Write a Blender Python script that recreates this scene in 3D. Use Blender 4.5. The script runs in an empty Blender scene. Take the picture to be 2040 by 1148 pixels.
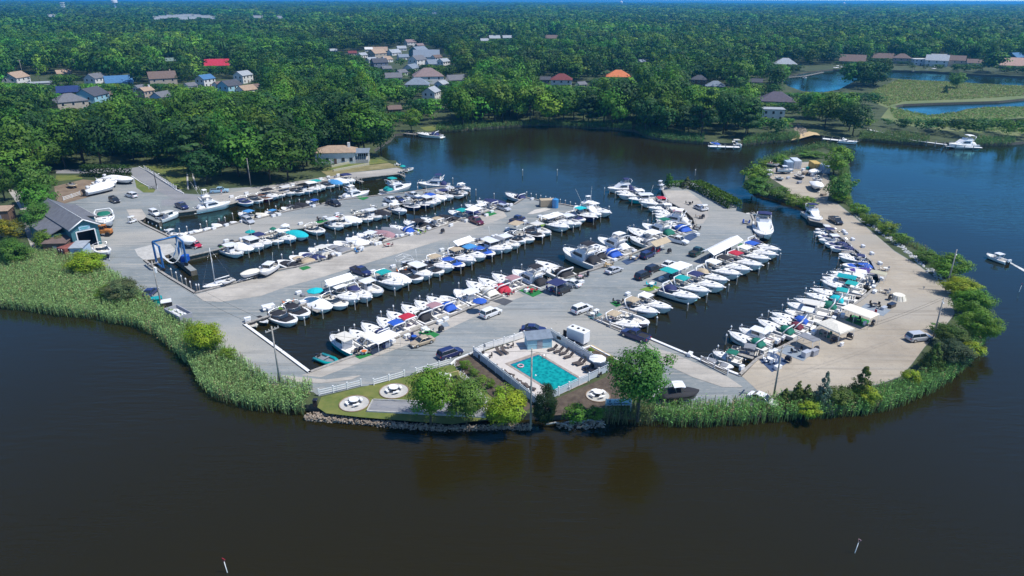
import bpy, math, random
import numpy as np
from mathutils import Vector, Matrix
from mathutils.geometry import tessellate_polygon
R = math.radians
rng = random.Random(7)
S = bpy.context.scene
COL = S.collection
# ------------------------------------------------------------------ camera, sky, sun, exposure
CAMH, FPX, PITCH, ROLL = 60.0, 1360.0, math.atan(574 / 1360.0), R(0.2)
cd = bpy.data.cameras.new("camera"); cam = bpy.data.objects.new("camera", cd); COL.objects.link(cam)
cam.matrix_world = Matrix.Translation((0, 0, CAMH)) @ Matrix.Rotation(math.pi / 2 - PITCH, 4, 'X') @ Matrix.Rotation(ROLL, 4, 'Z')
cd.sensor_width = 36; cd.lens = 36 * FPX / 2040; cd.clip_start = 1; cd.clip_end = 80000
S.camera = cam
SUN_EL, SUN_AZ = R(60), R(102)          # azimuth from +Y towards +X
w = bpy.data.worlds.new("World"); S.world = w; w.use_nodes = True
nt = w.node_tree; bg = nt.nodes["Background"]
sky = nt.nodes.new("ShaderNodeTexSky"); sky.sky_type = 'NISHITA'; sky.sun_disc = False
sky.sun_elevation = SUN_EL; sky.sun_rotation = SUN_AZ; sky.altitude = 3000; sky.air_density = 1.0; sky.dust_density = 0.0; sky.ozone_density = 10.0
nt.links.new(sky.outputs[0], bg.inputs[0]); bg.inputs[1].default_value = 0.15
sl = bpy.data.lights.new("sun", 'SUN'); sl.energy = 4.2; sl.angle = R(0.53); sl.color = (1, .965, .9)
so = bpy.data.objects.new("sun", sl); COL.objects.link(so)
sd = Vector((math.sin(SUN_AZ) * math.cos(SUN_EL), math.cos(SUN_AZ) * math.cos(SUN_EL), math.sin(SUN_EL)))
so.rotation_euler = sd.to_track_quat('Z', 'Y').to_euler(); so.location = (200, 200, 400)
S.view_settings.view_transform = 'Standard'; S.view_settings.look = 'None'; S.view_settings.exposure = 0.33; S.view_settings.gamma = 1
S.cycles.volume_bounces = 0; S.cycles.max_bounces = 6; S.cycles.diffuse_bounces = 2; S.cycles.glossy_bounces = 2
S.cycles.transparent_max_bounces = 4; S.cycles.use_denoising = True
# ------------------------------------------------------------------ where a photo point stands on the ground
LZ = 1.2
_r0, _f0, _u0 = Vector((1, 0, 0)), Vector((0, math.cos(PITCH), -math.sin(PITCH))), Vector((0, math.sin(PITCH), math.cos(PITCH)))
_r, _u = _r0 * math.cos(ROLL) + _u0 * math.sin(ROLL), _u0 * math.cos(ROLL) - _r0 * math.sin(ROLL)
def G(x, y, z=LZ):
    d = _f0 * FPX + _r * (x - 1020) + _u * (574 - y)
    t = (CAMH - z) / max(-d.z, 1e-3)
    return Vector((d.x * t, d.y * t, z))
def PX(p):
    q = Vector(p) - Vector((0, 0, CAMH)); f = q.dot(_f0)
    return 1020 + FPX * q.dot(_r) / f, 574 - FPX * q.dot(_u) / f
# ------------------------------------------------------------------ objects
def link(name, data=None, parent=None, loc=(0, 0, 0), rz=0.0, sc=1.0):
    o = bpy.data.objects.new(name, data); COL.objects.link(o)
    o.location = loc; o.rotation_euler = (0, 0, rz)
    o.scale = (sc, sc, sc) if isinstance(sc, (int, float)) else sc
    if parent: o.parent = parent
    return o
def tag(o, label, cat, group=None):
    o['label'] = label; o['category'] = cat
    if group: o['group'] = group
    return o
def thing(name, label, cat, loc=(0, 0, 0), rz=0.0, group=None, sc=1.0):
    return tag(link(name, None, None, loc, rz, sc), label, cat, group)
def kind(o, k, label=None):
    o['kind'] = k
    if label: o['label'] = label
    return o
ORD = "first second third fourth fifth sixth seventh eighth ninth tenth eleventh twelfth thirteenth fourteenth fifteenth sixteenth seventeenth eighteenth nineteenth twentieth twenty-first twenty-second twenty-third twenty-fourth twenty-fifth twenty-sixth twenty-seventh twenty-eighth twenty-ninth thirtieth thirty-first thirty-second thirty-third thirty-fourth thirty-fifth thirty-sixth".split()
# ------------------------------------------------------------------ materials
MATS = {}
def mat(key, col, rough=.6, metal=0, var=0.0, scale=1.0, col2=None, bump=0, obj_rand=0.0, spec=.5, coat=0, trans=0):
    if key in MATS: return MATS[key]
    m = bpy.data.materials.new(key); m.use_nodes = True; N = m.node_tree; b = N.nodes["Principled BSDF"]
    b.inputs["Base Color"].default_value = (*col, 1); b.inputs["Roughness"].default_value = rough; b.inputs["Metallic"].default_value = metal
    b.inputs["Specular IOR Level"].default_value = spec
    if coat: b.inputs["Coat Weight"].default_value = coat; b.inputs["Coat Roughness"].default_value = .05
    src = None
    if var or col2:
        tc = N.nodes.new("ShaderNodeTexCoord"); nz = N.nodes.new("ShaderNodeTexNoise"); nz.inputs["Scale"].default_value = scale; nz.inputs["Detail"].default_value = 6; nz.inputs["Roughness"].default_value = .65
        N.links.new(tc.outputs["Object"], nz.inputs["Vector"])
        rp = N.nodes.new("ShaderNodeValToRGB"); N.links.new(nz.outputs["Fac"], rp.inputs[0])
        c2 = col2 or tuple(min(1, c * (1 + var)) for c in col); c1 = col if col2 else tuple(c * (1 - var) for c in col)
        rp.color_ramp.elements[0].position = .35; rp.color_ramp.elements[1].position = .65
        rp.color_ramp.elements[0].color = (*c1, 1); rp.color_ramp.elements[1].color = (*c2, 1); src = rp.outputs[0]
        if bump:
            bp = N.nodes.new("ShaderNodeBump"); bp.inputs["Strength"].default_value = bump; N.links.new(nz.outputs["Fac"], bp.inputs["Height"]); N.links.new(bp.outputs[0], b.inputs["Normal"])
    if obj_rand:
        oi = N.nodes.new("ShaderNodeObjectInfo"); hs = N.nodes.new("ShaderNodeHueSaturation")
        mr = N.nodes.new("ShaderNodeMapRange"); mr.inputs[3].default_value = 1 - obj_rand; mr.inputs[4].default_value = 1 + obj_rand
        N.links.new(oi.outputs["Random"], mr.inputs[0]); N.links.new(mr.outputs[0], hs.inputs["Value"])
        if src: N.links.new(src, hs.inputs["Color"])
        else: hs.inputs["Color"].default_value = (*col, 1)
        src = hs.outputs[0]
    if src: N.links.new(src, b.inputs["Base Color"])
    MATS[key] = m; return m
def leafmat(key, attr=True, tint=(1, 1, 1), rnd=.25):
    """foliage: colour of each leaf from the mesh attribute, each tree a little different"""
    m = bpy.data.materials.new(key); m.use_nodes = True; N = m.node_tree; b = N.nodes["Principled BSDF"]
    b.inputs["Roughness"].default_value = .62; b.inputs["Specular IOR Level"].default_value = .25
    at = N.nodes.new("ShaderNodeAttribute"); at.attribute_name = "col"
    mx = N.nodes.new("ShaderNodeMix"); mx.data_type = 'RGBA'; mx.blend_type = 'MULTIPLY'; mx.inputs[0].default_value = 1; mx.inputs[7].default_value = (*tint, 1)
    N.links.new(at.outputs["Color"], mx.inputs[6])
    hs = N.nodes.new("ShaderNodeHueSaturation"); oi = N.nodes.new("ShaderNodeObjectInfo")
    for k, (a, c, mul) in {"Value": (1 - rnd, 1 + rnd, 1), "Hue": (.482, .52, 7.31)}.items():
        mm = N.nodes.new("ShaderNodeMath"); mm.operation = 'MULTIPLY'; mm.inputs[1].default_value = mul; fr = N.nodes.new("ShaderNodeMath"); fr.operation = 'FRACT'
        mr = N.nodes.new("ShaderNodeMapRange"); mr.inputs[3].default_value = a; mr.inputs[4].default_value = c
        N.links.new(oi.outputs["Random"], mm.inputs[0]); N.links.new(mm.outputs[0], fr.inputs[0]); N.links.new(fr.outputs[0], mr.inputs[0]); N.links.new(mr.outputs[0], hs.inputs[k])
    N.links.new(mx.outputs[2], hs.inputs["Color"]); N.links.new(hs.outputs[0], b.inputs["Base Color"])
    tr = N.nodes.new("ShaderNodeBsdfTranslucent"); ms = N.nodes.new("ShaderNodeMixShader"); ms.inputs[0].default_value = .3
    N.links.new(hs.outputs[0], tr.inputs[0]); N.links.new(b.outputs[0], ms.inputs[1]); N.links.new(tr.outputs[0], ms.inputs[2]); N.links.new(ms.outputs[0], N.nodes["Material Output"].inputs[0])
    MATS[key] = m; return m
PAL = dict(white=(.76, .76, .75), cream=(.7, .66, .56), navy=(.016, .024, .10), royal=(.015, .085, .42), teal=(.0, .30, .29), green=(.0, .13, .085), red=(.42, .015, .04), black=(.016, .016, .02),
    grey=(.2, .21, .23), tan=(.42, .34, .23), mauve=(.33, .19, .21), aqua=(.0, .42, .46), sky=(.05, .24, .5), purple=(.06, .03, .2), brown=(.13, .06, .035), maroon=(.12, .012, .03), silver=(.45, .47, .5), lime=(.25, .4, .03), orange=(.6, .16, .03), pink=(.6, .35, .4), khaki=(.4, .38, .27), ltblue=(.32, .5, .62), darkgreen=(.02, .06, .045))
for k_, c_ in PAL.items():
    mat('cloth_' + k_, c_, .8, var=.12, scale=2.5); mat('gel_' + k_, c_, .22, coat=.4); mat('paint_' + k_, c_, .3, coat=.6)
mat('gel_liftblue', (.022, .125, .33), .4); mat('glass', (.02, .03, .04), .06, spec=.7); mat('steel', (.55, .56, .58), .25, 1); mat('bottom', (.02, .03, .06), .6); mat('deckwhite', (.74, .73, .70), .5, var=.06, scale=2)
mat('rubber', (.02, .02, .02), .8); mat('wood', (.27, .22, .17), .8, var=.25, scale=3); mat('greywood', (.30, .28, .25), .85, var=.3, scale=2.2); mat('whitepaint', (.76, .76, .74), .5, var=.05); mat('alu', (.6, .62, .64), .35, .8)
mat('darkmetal', (.05, .05, .06), .5, .6); mat('seat', (.62, .58, .5), .6); mat('lamp_red', (.5, .01, .01), .3); mat('lamp_white', (.8, .8, .78), .15); mat('concrete', (.42, .41, .38), .9, var=.14, scale=1.2); mat('wicker', (.07, .055, .05), .8, var=.2, scale=8)
# ------------------------------------------------------------------ mesh builder
class MB:
    def __init__(s): s.v = []; s.f = []; s.m = []; s.sm = []
    def add(s, vs, fs, m=0, smooth=False):
        o = len(s.v); s.v += [tuple(v) for v in vs]; s.f += [tuple(i + o for i in f) for f in fs]; s.m += [m] * len(fs); s.sm += [smooth] * len(fs); return s
    def box(s, x0, x1, y0, y1, z0, z1, m=0, tx=0, ty=0, M=None):
        v = [(x0, y0, z0), (x1, y0, z0), (x1, y1, z0), (x0, y1, z0), (x0 + tx, y0 + ty, z1), (x1 - tx, y0 + ty, z1), (x1 - tx, y1 - ty, z1), (x0 + tx, y1 - ty, z1)]
        if M is not None: v = [tuple(M @ Vector(p)) for p in v]
        return s.add(v, [(3, 2, 1, 0), (4, 5, 6, 7), (0, 1, 5, 4), (1, 2, 6, 5), (2, 3, 7, 6), (3, 0, 4, 7)], m)
    def rbox(s, x0, x1, y0, y1, z0, z1, r=.05, m=0, crown=0):
        """box with chamfered plan corners and a softened top"""
        def ring(i, z):
            a, b, c, d = x0 + i, x1 - i, y0 + i, y1 - i
            return [(a + r, c, z), (b - r, c, z), (b, c + r, z), (b, d - r, z), (b - r, d, z), (a + r, d, z), (a, d - r, z), (a, c + r, z)]
        return s.loft([ring(0, z0), ring(0, z1 - r), ring(r, z1), ring(r + .3 * min(x1 - x0, y1 - y0), z1 + crown)] if crown else [ring(0, z0), ring(0, z1 - r), ring(r, z1)], m)
    def loft(s, secs, m=0, close=True, caps=True, smooth=False, ms=None):
        n = len(secs[0]); vs = [p for q in secs for p in q]; 
        for k in range(len(secs) - 1):
            pass
        o = len(s.v); s.v += [tuple(p) for p in vs]
        for k in range(len(secs) - 1):
            for i in range(n if close else n - 1):
                j = (i + 1) % n
                s.f.append((o + k * n + i, o + k * n + j, o + (k + 1) * n + j, o + (k + 1) * n + i)); s.m.append(ms[i] if ms else m); s.sm.append(smooth)
        if caps:
            s.f.append(tuple(o + i for i in reversed(range(n)))); s.m.append(m); s.sm.append(False)
            s.f.append(tuple(o + (len(secs) - 1) * n + i for i in range(n))); s.m.append(m); s.sm.append(False)
        return s
    def tube(s, pts, r, n=5, m=0, r2=None):
        pts = [Vector(p) for p in pts]; secs = []
        for i, p in enumerate(pts):
            d = (pts[min(i + 1, len(pts) - 1)] - pts[max(i - 1, 0)]).normalized()
            a = d.cross(Vector((0, 0, 1)) if abs(d.z) < .9 else Vector((1, 0, 0))).normalized(); b = d.cross(a)
            q = r if r2 is None else r + (r2 - r) * i / (len(pts) - 1)
            secs.append([p + a * math.cos(2 * math.pi * k / n) * q + b * math.sin(2 * math.pi * k / n) * q for k in range(n)])
        return s.loft(secs, m, smooth=True)
    def cyl(s, c, r, z0, z1, n=12, m=0, r2=None, ry=None):
        r2 = r if r2 is None else r2; e = (ry or r) / r
        return s.loft([[(c[0] + q * math.cos(2 * math.pi * k / n), c[1] + q * e * math.sin(2 * math.pi * k / n), z) for k in range(n)] for q, z in ((r, z0), (r2, z1))], m)
    def prism(s, pts, z0, z1, m=0):
        return s.loft([[(p[0], p[1], z0) for p in pts], [(p[0], p[1], z1) for p in pts]], m)
    def profile(s, pts, y0, y1, m=0, ins=0):
        """side outline (x,z) carried across y"""
        return s.loft([[(p[0], y0, p[1]) for p in pts], [(p[0], y1, p[1]) for p in pts]], m)
    def mesh(s, name, mats):
        me = bpy.data.meshes.new(name); me.from_pydata(s.v, [], s.f)
        for k in mats: me.materials.append(MATS.get(k) or MATS['whitepaint'])
        me.polygons.foreach_set("material_index", s.m); me.polygons.foreach_set("use_smooth", s.sm)
        return me
    def build(s, name, mats, parent=None, loc=(0, 0, 0), rz=0.0, sc=1.0):
        return link(name, s.mesh(name, mats if isinstance(mats, (list, tuple)) else [mats]), parent, loc, rz, sc)
def inst(parent, parts, cmap):
    """parts: (name, mesh, material keys, index of the part it belongs to); one object per part, meshes shared"""
    made = []
    for name, me, keys, sub in parts:
        o = link(name, me, parent if sub is None else made[sub]); made.append(o)
        for i, k in enumerate(keys):
            if k in cmap:
                o.material_slots[i].link = 'OBJECT'; o.material_slots[i].material = MATS[cmap[k]]
    return made
def npmesh(name, V, F, mats, col=None, fm=None):
    me = bpy.data.meshes.new(name); n, k = F.shape
    me.vertices.add(len(V)); me.vertices.foreach_set("co", V.astype(np.float32).ravel())
    me.loops.add(n * k); me.loops.foreach_set("vertex_index", F.astype(np.int32).ravel())
    me.polygons.add(n); me.polygons.foreach_set("loop_start", np.arange(0, n * k, k, dtype=np.int32))
    me.polygons.foreach_set("use_smooth", np.zeros(n, bool))
    for m in mats: me.materials.append(MATS[m])
    if fm is not None: me.polygons.foreach_set("material_index", fm.astype(np.int32))
    if col is not None:
        a = me.attributes.new("col", 'FLOAT_COLOR', 'FACE'); a.data.foreach_set("color", np.c_[col, np.ones(len(col))].astype(np.float32).ravel())
    me.update(); return me
# ------------------------------------------------------------------ the setting: water, land, lots, lawns
def P(s):
    """'x,y x,y ...' photo points"""
    return [tuple(float(q) for q in t.split(',')[:2]) for t in s.split()]
SHORE = P("-500,590 -200,600 0,612 60,618 120,628 185,632 215,640 270,650 310,668 345,700 380,730 395,765 430,795 500,815 560,822 605,828 640,830 720,836 800,844 860,848 960,849 1000,845 1050,846 1130,846 1200,842 1260,846 1330,849 1400,850 1480,846 1560,838 1640,832 1720,826 1780,815 1840,790 1890,765 1930,727 1955,700 1966,660 1952,612 1918,572 1908,540 1880,518 1850,510 1800,488 1750,456 1702,425 1690,400 1696,380 1692,340 1686,305 1640,292 1600,305 1560,312 1510,330 1480,345 1475,365 1500,388 1540,400 1580,412 1600,416")
EDGE = P("1606,428 1614,440 1640,446 1660,462 1685,480 1706,498 1738,522 1751,547 1755,560 1741,577 1723,594 1678,626 1654,641 1614,666 1569,688 1510,717 1499,727 1474,750 1396,720 1360,704 1291,675 1241,658 1183,638 1240,611 1319,574 1382,542 1432,518 1475,493 1503,470 1501,440 1496,428 1466,420 1468,412 1440,395 1400,372 1372,361 1340,365 1318,373 1321,379 1326,391 1337,404 1365,419 1383,436 1387,448 1376,458 1347,472 1328,479 1285,497 1249,511 1212,527 1197,534 1145,550 1087,564 1031,578 989,594 944,612 898,631 836,656 795,672 738,696 708,710 616,744 560,702 485,647 556,623 608,606 660,585 738,557 819,534 847,523 889,512 908,504 955,487 1019,470 1044,463 1069,451 1092,438 1123,427 1150,420 1160,416 1122,408 1081,402 1046,394 1025,408 1000,413 963,425 916,438 878,453 824,467 761,484 725,491 673,509 627,523 597,531 549,540 480,562 459,567 388,585 332,551 300,530 287,519 306,517 337,507 380,541 392,538 361,513 376,511 403,505 440,496 464,482 485,478 537,466 580,458 605,455 641,446 677,433 711,428 729,425 780,411 812,405 840,394 875,384 889,378 906,373 867,376 805,385 738,392 680,399 653,404 617,413 572,422 507,438 484,442 371,471 342,475 284,447 276,441 290,433 316,444 322,442 300,430 357,424 389,420 461,405 477,400 551,386 588,375 652,362 708,355 750,352 796,345 805,338")
SHORE2 = P("789,325 777,325 758,314 748,305 770,290 782,283 790,272 820,269 850,271 880,263 920,262 1000,256 1080,251 1150,256 1200,258 1260,263 1290,276 1340,284 1400,288 1440,291 1475,292 1520,287 1590,282 1600,277 1620,272 1640,276 1700,285 1720,281 1790,287 1830,290 1880,290 1950,292 2020,290 2060,286 2200,285 2600,280")
PONDS = [P("1556,160 1575,150 1610,143 1660,138 1720,139 1780,140 1850,142 1930,147 2040,152 2250,156 2250,172 2040,171 1960,167 1880,162 1800,158 1760,154 1728,152 1700,163 1672,178 1640,184 1600,182 1570,172"),
         P("1784,211 1800,208 1850,206 1920,204 1990,202 2040,197 2250,190 2250,214 2040,212 1960,214 1925,217 1905,224 1880,230 1850,231 1815,224 1790,217"), P("1990,240 2040,236 2200,232 2200,252 2040,250 2005,248")]
def W2(pts, z=LZ): return [G(x, y, z) for x, y in pts]
def sheet(name, pts, m, z, holes=(), skirt=None, k='structure'):
    loops = [[Vector(p) for p in pts]] + [[Vector(p) for p in h] for h in holes]
    for l in loops:
        for p in l: p.z = z
    tris = tessellate_polygon(loops); v = [p for l in loops for p in l]; b = MB()
    fs = []
    for t in tris:
        a, c, d = (v[i] for i in t)
        fs.append(tuple(t) if (c - a).cross(d - a).z > 0 else tuple(reversed(t)))
    b.add(v, fs, 0)
    if skirt is not None:
        for l in loops:
            n = len(l); vs = list(l) + [Vector((p.x, p.y, skirt)) for p in l]
            b.add(vs, [(i, (i + 1) % n, n + (i + 1) % n, n + i) for i in range(n)], 1)
    o = b.build(name, [m, m + '_side'] if skirt is not None else [m]); o['kind'] = k
    return o
# water: dark, turbid, finely rippled
def water_mat():
    m = bpy.data.materials.new('water'); m.use_nodes = True; N = m.node_tree; N.nodes.remove(N.nodes["Principled BSDF"])
    tc = N.nodes.new("ShaderNodeTexCoord"); prev = None
    pn = N.nodes.new("ShaderNodeTexNoise"); pn.inputs["Scale"].default_value = .022; pn.inputs["Detail"].default_value = 4; N.links.new(tc.outputs["Object"], pn.inputs["Vector"])
    pm = N.nodes.new("ShaderNodeMapRange"); pm.inputs[1].default_value = .42; pm.inputs[2].default_value = .62; pm.inputs[3].default_value = .25; pm.inputs[4].default_value = 1; N.links.new(pn.outputs["Fac"], pm.inputs[0])
    for sc, rot, st, dist, dim in ((.5, 35, .30, .45, 3), (1.5, 22, .2, .2, 2), (.05, 10, .05, 1.6, 3)):
        mp = N.nodes.new("ShaderNodeMapping"); mp.inputs["Rotation"].default_value = (0, 0, R(rot)); mp.inputs["Scale"].default_value = (.35, 1.9, 1)
        nz = N.nodes.new("ShaderNodeTexNoise"); nz.inputs["Scale"].default_value = sc; nz.inputs["Detail"].default_value = dim; nz.inputs["Distortion"].default_value = .4
        N.links.new(tc.outputs["Object"], mp.inputs[0]); N.links.new(mp.outputs[0], nz.inputs["Vector"])
        bp = N.nodes.new("ShaderNodeBump"); bp.inputs["Distance"].default_value = dist; ml = N.nodes.new("ShaderNodeMath"); ml.operation = 'MULTIPLY'; ml.inputs[1].default_value = st; N.links.new(pm.outputs[0], ml.inputs[0]); N.links.new(ml.outputs[0], bp.inputs["Strength"])
        N.links.new(nz.outputs["Fac"], bp.inputs["Height"])
        if prev: N.links.new(prev.outputs[0], bp.inputs["Normal"])
        prev = bp
    df = N.nodes.new("ShaderNodeBsdfDiffuse"); cr = N.nodes.new("ShaderNodeMix"); cr.data_type = 'RGBA'; cr.inputs[6].default_value = (.0150, .0120, .0026, 1); cr.inputs[7].default_value = (.0190, .0146, .0032, 1); N.links.new(pn.outputs["Fac"], cr.inputs[0]); N.links.new(cr.outputs[2], df.inputs[0])
    gl = N.nodes.new("ShaderNodeBsdfGlossy"); gl.inputs["Color"].default_value = (.30, .92, 1, 1); gl.inputs["Roughness"].default_value = .06; fr = N.nodes.new("ShaderNodeFresnel"); fr.inputs["IOR"].default_value = 1.33
    for n_ in (gl, fr): N.links.new(prev.outputs[0], n_.inputs["Normal"])
    ms = N.nodes.new("ShaderNodeMixShader"); N.links.new(fr.outputs[0], ms.inputs[0]); N.links.new(df.outputs[0], ms.inputs[1]); N.links.new(gl.outputs[0], ms.inputs[2]); N.links.new(ms.outputs[0], N.nodes["Material Output"].inputs[0]); MATS['water'] = m
water_mat()
b = MB(); b.add([(-30000, -400, 0), (30000, -400, 0), (30000, 30000, 0), (-30000, 30000, 0)], [(0, 1, 2, 3)]); kind(b.build('water', 'water'), 'structure', 'dark rippled river and marina water')
mat('land', (.026, .045, .012), .95, col2=(.065, .085, .03), scale=.12); mat('land_side', (.10, .085, .065), .9, var=.4, scale=1.5)
PIERA = math.atan2(*(G(963, 425) - G(388, 585)).yx)
def gravel(key, c1, c2, c3, sc=.06):
    m = mat(key, c1, .95, col2=c2, scale=sc); N = m.node_tree; bs = N.nodes["Principled BSDF"]; src = bs.inputs["Base Color"].links[0].from_socket
    tc = N.nodes.new("ShaderNodeTexCoord"); prev = src
    for s_, d_, c_, lo, hi, am, sx, sy in ((.9, 8, c3, .53, .72, .5, .6, 1.4), (.022, 5, c3, .50, .62, .75, .6, 1.4), (.35, 6, tuple(x * .6 for x in c1), .55, .76, .55, .12, 2.6), (.5, 5, c3, .54, .7, .6, .06, 2.2), (3.5, 4, tuple(x * .5 for x in c1), .58, .75, .5, 1, 1)):
        mp = N.nodes.new("ShaderNodeMapping"); mp.inputs["Scale"].default_value = (sx, sy, 1); mp.inputs["Rotation"].default_value = (0, 0, -PIERA); nz = N.nodes.new("ShaderNodeTexNoise"); nz.inputs["Scale"].default_value = s_; nz.inputs["Detail"].default_value = d_; nz.inputs["Distortion"].default_value = .6
        N.links.new(tc.outputs["Object"], mp.inputs[0]); N.links.new(mp.outputs[0], nz.inputs["Vector"])
        mr = N.nodes.new("ShaderNodeMapRange"); mr.inputs[1].default_value = lo; mr.inputs[2].default_value = hi; mr.inputs[4].default_value = am; N.links.new(nz.outputs["Fac"], mr.inputs[0])
        mx = N.nodes.new("ShaderNodeMix"); mx.data_type = 'RGBA'; mx.inputs[7].default_value = (*c_, 1); N.links.new(mr.outputs[0], mx.inputs[0]); N.links.new(prev, mx.inputs[6]); prev = mx.outputs[2]
    N.links.new(prev, bs.inputs["Base Color"])
gravel('gravel', (.160, .184, .188), (.245, .266, .268), (.36, .34, .30))
gravel('sandy', (.28, .24, .185), (.43, .375, .295), (.32, .295, .25)); gravel('asphalt', (.19, .195, .21), (.24, .245, .255), (.28, .27, .26)); gravel('tanstrip', (.33, .305, .265), (.46, .425, .37), (.29, .28, .26), .2)
mat('coppled', (.5, .47, .42), .9, var=.1); mat('lawn', (.075, .12, .018), .95, col2=(.16, .165, .04), scale=.35); mat('mulch', (.055, .038, .028), .95, col2=(.11, .085, .06), scale=1.2); mat('dirt', (.15, .105, .07), .95, col2=(.24, .18, .12), scale=.3)
mat('marsh', (.10, .145, .04), .95, col2=(.16, .18, .07), scale=.05); mat('beach', (.5, .37, .2), .95, var=.15, scale=.4); mat('drygrass', (.15, .14, .05), .95, col2=(.26, .22, .11), scale=.3)
far = [(9000, 200), (30000, 3000), (30000, 29000), (-30000, 29000), (-30000, 60)]
def setback(pts, k):
    w_ = W2(pts, 0.0); out = []
    for i, p in enumerate(w_):
        d = (w_[min(i + 1, len(w_) - 1)] - w_[max(i - 1, 0)]).normalized(); out.append(Vector((p.x - d.y * k, p.y + d.x * k, LZ)))
    return out
landpts = setback(SHORE, 1.3) + W2(EDGE) + setback(SHORE2, .8) + [Vector((x, y, LZ)) for x, y in far]
ponds_w = [W2(p) for p in PONDS]
sheet('land', landpts, 'land', LZ, ponds_w, skirt=-1.5)
YARD = P("1606,411 1585,400 1560,370 1530,352 1535,338 1565,325 1620,322 1645,335 1656,370 1648,400 1668,405 1702,432 1742,466 1782,500 1832,530 1870,560 1896,592 1902,625 1882,652 1842,692 1816,727 1792,752 1752,766 1692,776 1612,782 1562,778 1532,802 1500,810 1400,817 1330,818 1308,806 1290,770 1246,727 1176,690 1160,696 1130,690 1102,668 1040,664 1004,680 990,685 908,718 900,727 829,746 806,751 745,768 720,770 635,790 625,782 580,774 542,766 506,745 470,714 430,692 380,652 330,632 290,602 262,574 214,542 190,508 150,512 105,500 100,480 125,455 120,420 130,405 200,378 262,352 262,335 277,333 330,362 355,385 400,388 440,376 520,372 600,360 655,352 700,344 760,338 790,334")
o = sheet('gravel_lot', W2(list(EDGE) + list(reversed(YARD))), 'gravel', LZ + .02)
sheet('sandy_lot', W2(P("1606,429 1614,441 1640,447 1660,463 1685,481 1706,499 1738,523 1751,548 1755,561 1741,578 1723,595 1678,627 1654,642 1614,667 1569,689 1510,718 1500,728 1478,750 1500,770 1530,800 1562,777 1612,781 1692,775 1752,765 1792,751 1816,726 1842,691 1882,651 1901,624 1895,592 1869,561 1831,531 1781,501 1741,467 1701,433 1668,407 1648,402 1607,410")), 'sandy', LZ + .04)
sheet('bulkhead_apron', W2(P("390,587 459,569 549,543 627,526 725,494 824,470 916,441 963,428 1000,417 1010,432 930,462 850,488 740,522 640,553 570,572 520,590 440,602 405,600")), 'tanstrip', LZ + .04)
sheet('bank_track', W2(P("400,418 461,407 477,402 551,388 588,377 652,364 708,357 796,347 804,339 790,335 760,339 700,345 655,353 600,361 520,373 440,388 405,395")), 'tanstrip', LZ + .04)
sheet('pier_apron', W2(P("618,743 708,711 795,674 898,633 989,596 1031,581 1045,590 1000,606 960,625 880,662 800,692 720,722 640,752 600,748")), 'tanstrip', LZ + .04)
sheet('pier_track', W2(P("1322,380 1327,391 1338,404 1366,419 1384,436 1388,447 1400,446 1412,430 1404,412 1392,396 1370,380")), 'tanstrip', LZ + .04)
sheet('driveway', W2(P("262,352 262,335 277,333 310,345 360,378 366,386 420,396 405,402 345,396 300,374 280,362")), 'asphalt', LZ + .05)
sheet('dirt_road', W2(P("15,378 42,380 60,410 66,450 80,478 108,490 100,500 62,494 50,460 48,430 30,400")), 'tanstrip', LZ + .04)
sheet('back_road', W2(P("110,338 165,338 230,334 262,336 262,344 165,346 112,346")), 'asphalt', LZ + .05)
sheet('dirt_yard', W2(P("108,372 165,358 205,362 180,392 128,406 112,400")), 'dirt', LZ + .045)
for i, q in enumerate(["330,352 372,348 374,376 352,378", "286,331 330,330 376,330 372,347 330,350", "112,350 164,350 164,357 110,362", "268,356 278,360 310,378 306,384 286,384 272,374", "640,338 690,322 735,310 760,318 775,324 740,328 700,334 660,342", "836,254 876,250 880,258 850,262",
     "640,792 720,772 806,752 898,727 906,730 944,764 990,800 975,836 900,846 820,840 720,832 650,824 632,812"]):
    sheet('lawn', W2(P(q)), 'lawn', LZ + .05)
sheet('dry_bank', W2(P("640,342 700,334 775,325 800,334 790,334 700,344 655,352")), 'drygrass', LZ + .06)
sheet('garden_bed', W2(P("908,719 944,710 1068,810 1040,822 1000,806 946,762 906,729")), 'mulch', LZ + .07)
sheet('garden_bed', W2(P("1072,810 1207,752 1212,742 1250,760 1250,800 1190,818 1110,828 1075,828")), 'mulch', LZ + .06)
sheet('garden_bed', W2(P("1102,669 1130,690 1160,697 1176,691 1246,728 1212,741 1096,673")), 'mulch', LZ + .065)
sheet('garden_bed', W2(P("908,718 990,685 1004,680 1040,664 1048,672 964,700 944,709")), 'mulch', LZ + .065)
sheet('marsh', W2(P("1730,190 1760,172 1790,160 1880,164 1960,169 2040,173 2250,174 2250,189 2040,196 1990,201 1920,203 1850,205 1800,207 1783,211 1770,216 1740,205")), 'marsh', LZ + .03)
sheet('marsh', W2(P("1770,216 1783,212 1790,219 1815,226 1850,233 1880,232 1905,226 1925,219 1960,216 2040,214 2200,214 2200,231 2040,235 1988,239 2003,249 2040,252 2200,254 2200,270 2040,272 1900,262 1800,250 1755,235")), 'marsh', LZ + .03)
sheet('beach', W2(P("1576,280 1592,277 1606,273 1622,269 1634,270 1628,265 1612,262 1596,267 1584,273")), 'beach', LZ + .03)
sheet('yard_ground', W2(P("1606,411 1585,400 1560,371 1532,353 1537,338 1566,326 1620,323 1644,336 1655,370 1648,400")), 'sandy', LZ + .045)
sheet('boat_ramp', W2(P("252,418 282,417 292,432 285,438 270,441 258,430")), 'tanstrip', LZ + .05)
sheet('worn_patch', W2(P("322,400 338,396 352,397 366,400 372,403 352,406 340,411 322,410")), 'asphalt', LZ + .06)
sheet('worn_patch', W2(P("1066,418 1084,415 1098,417 1080,423 1062,427 1050,427")), 'coppled', LZ + .06)
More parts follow.
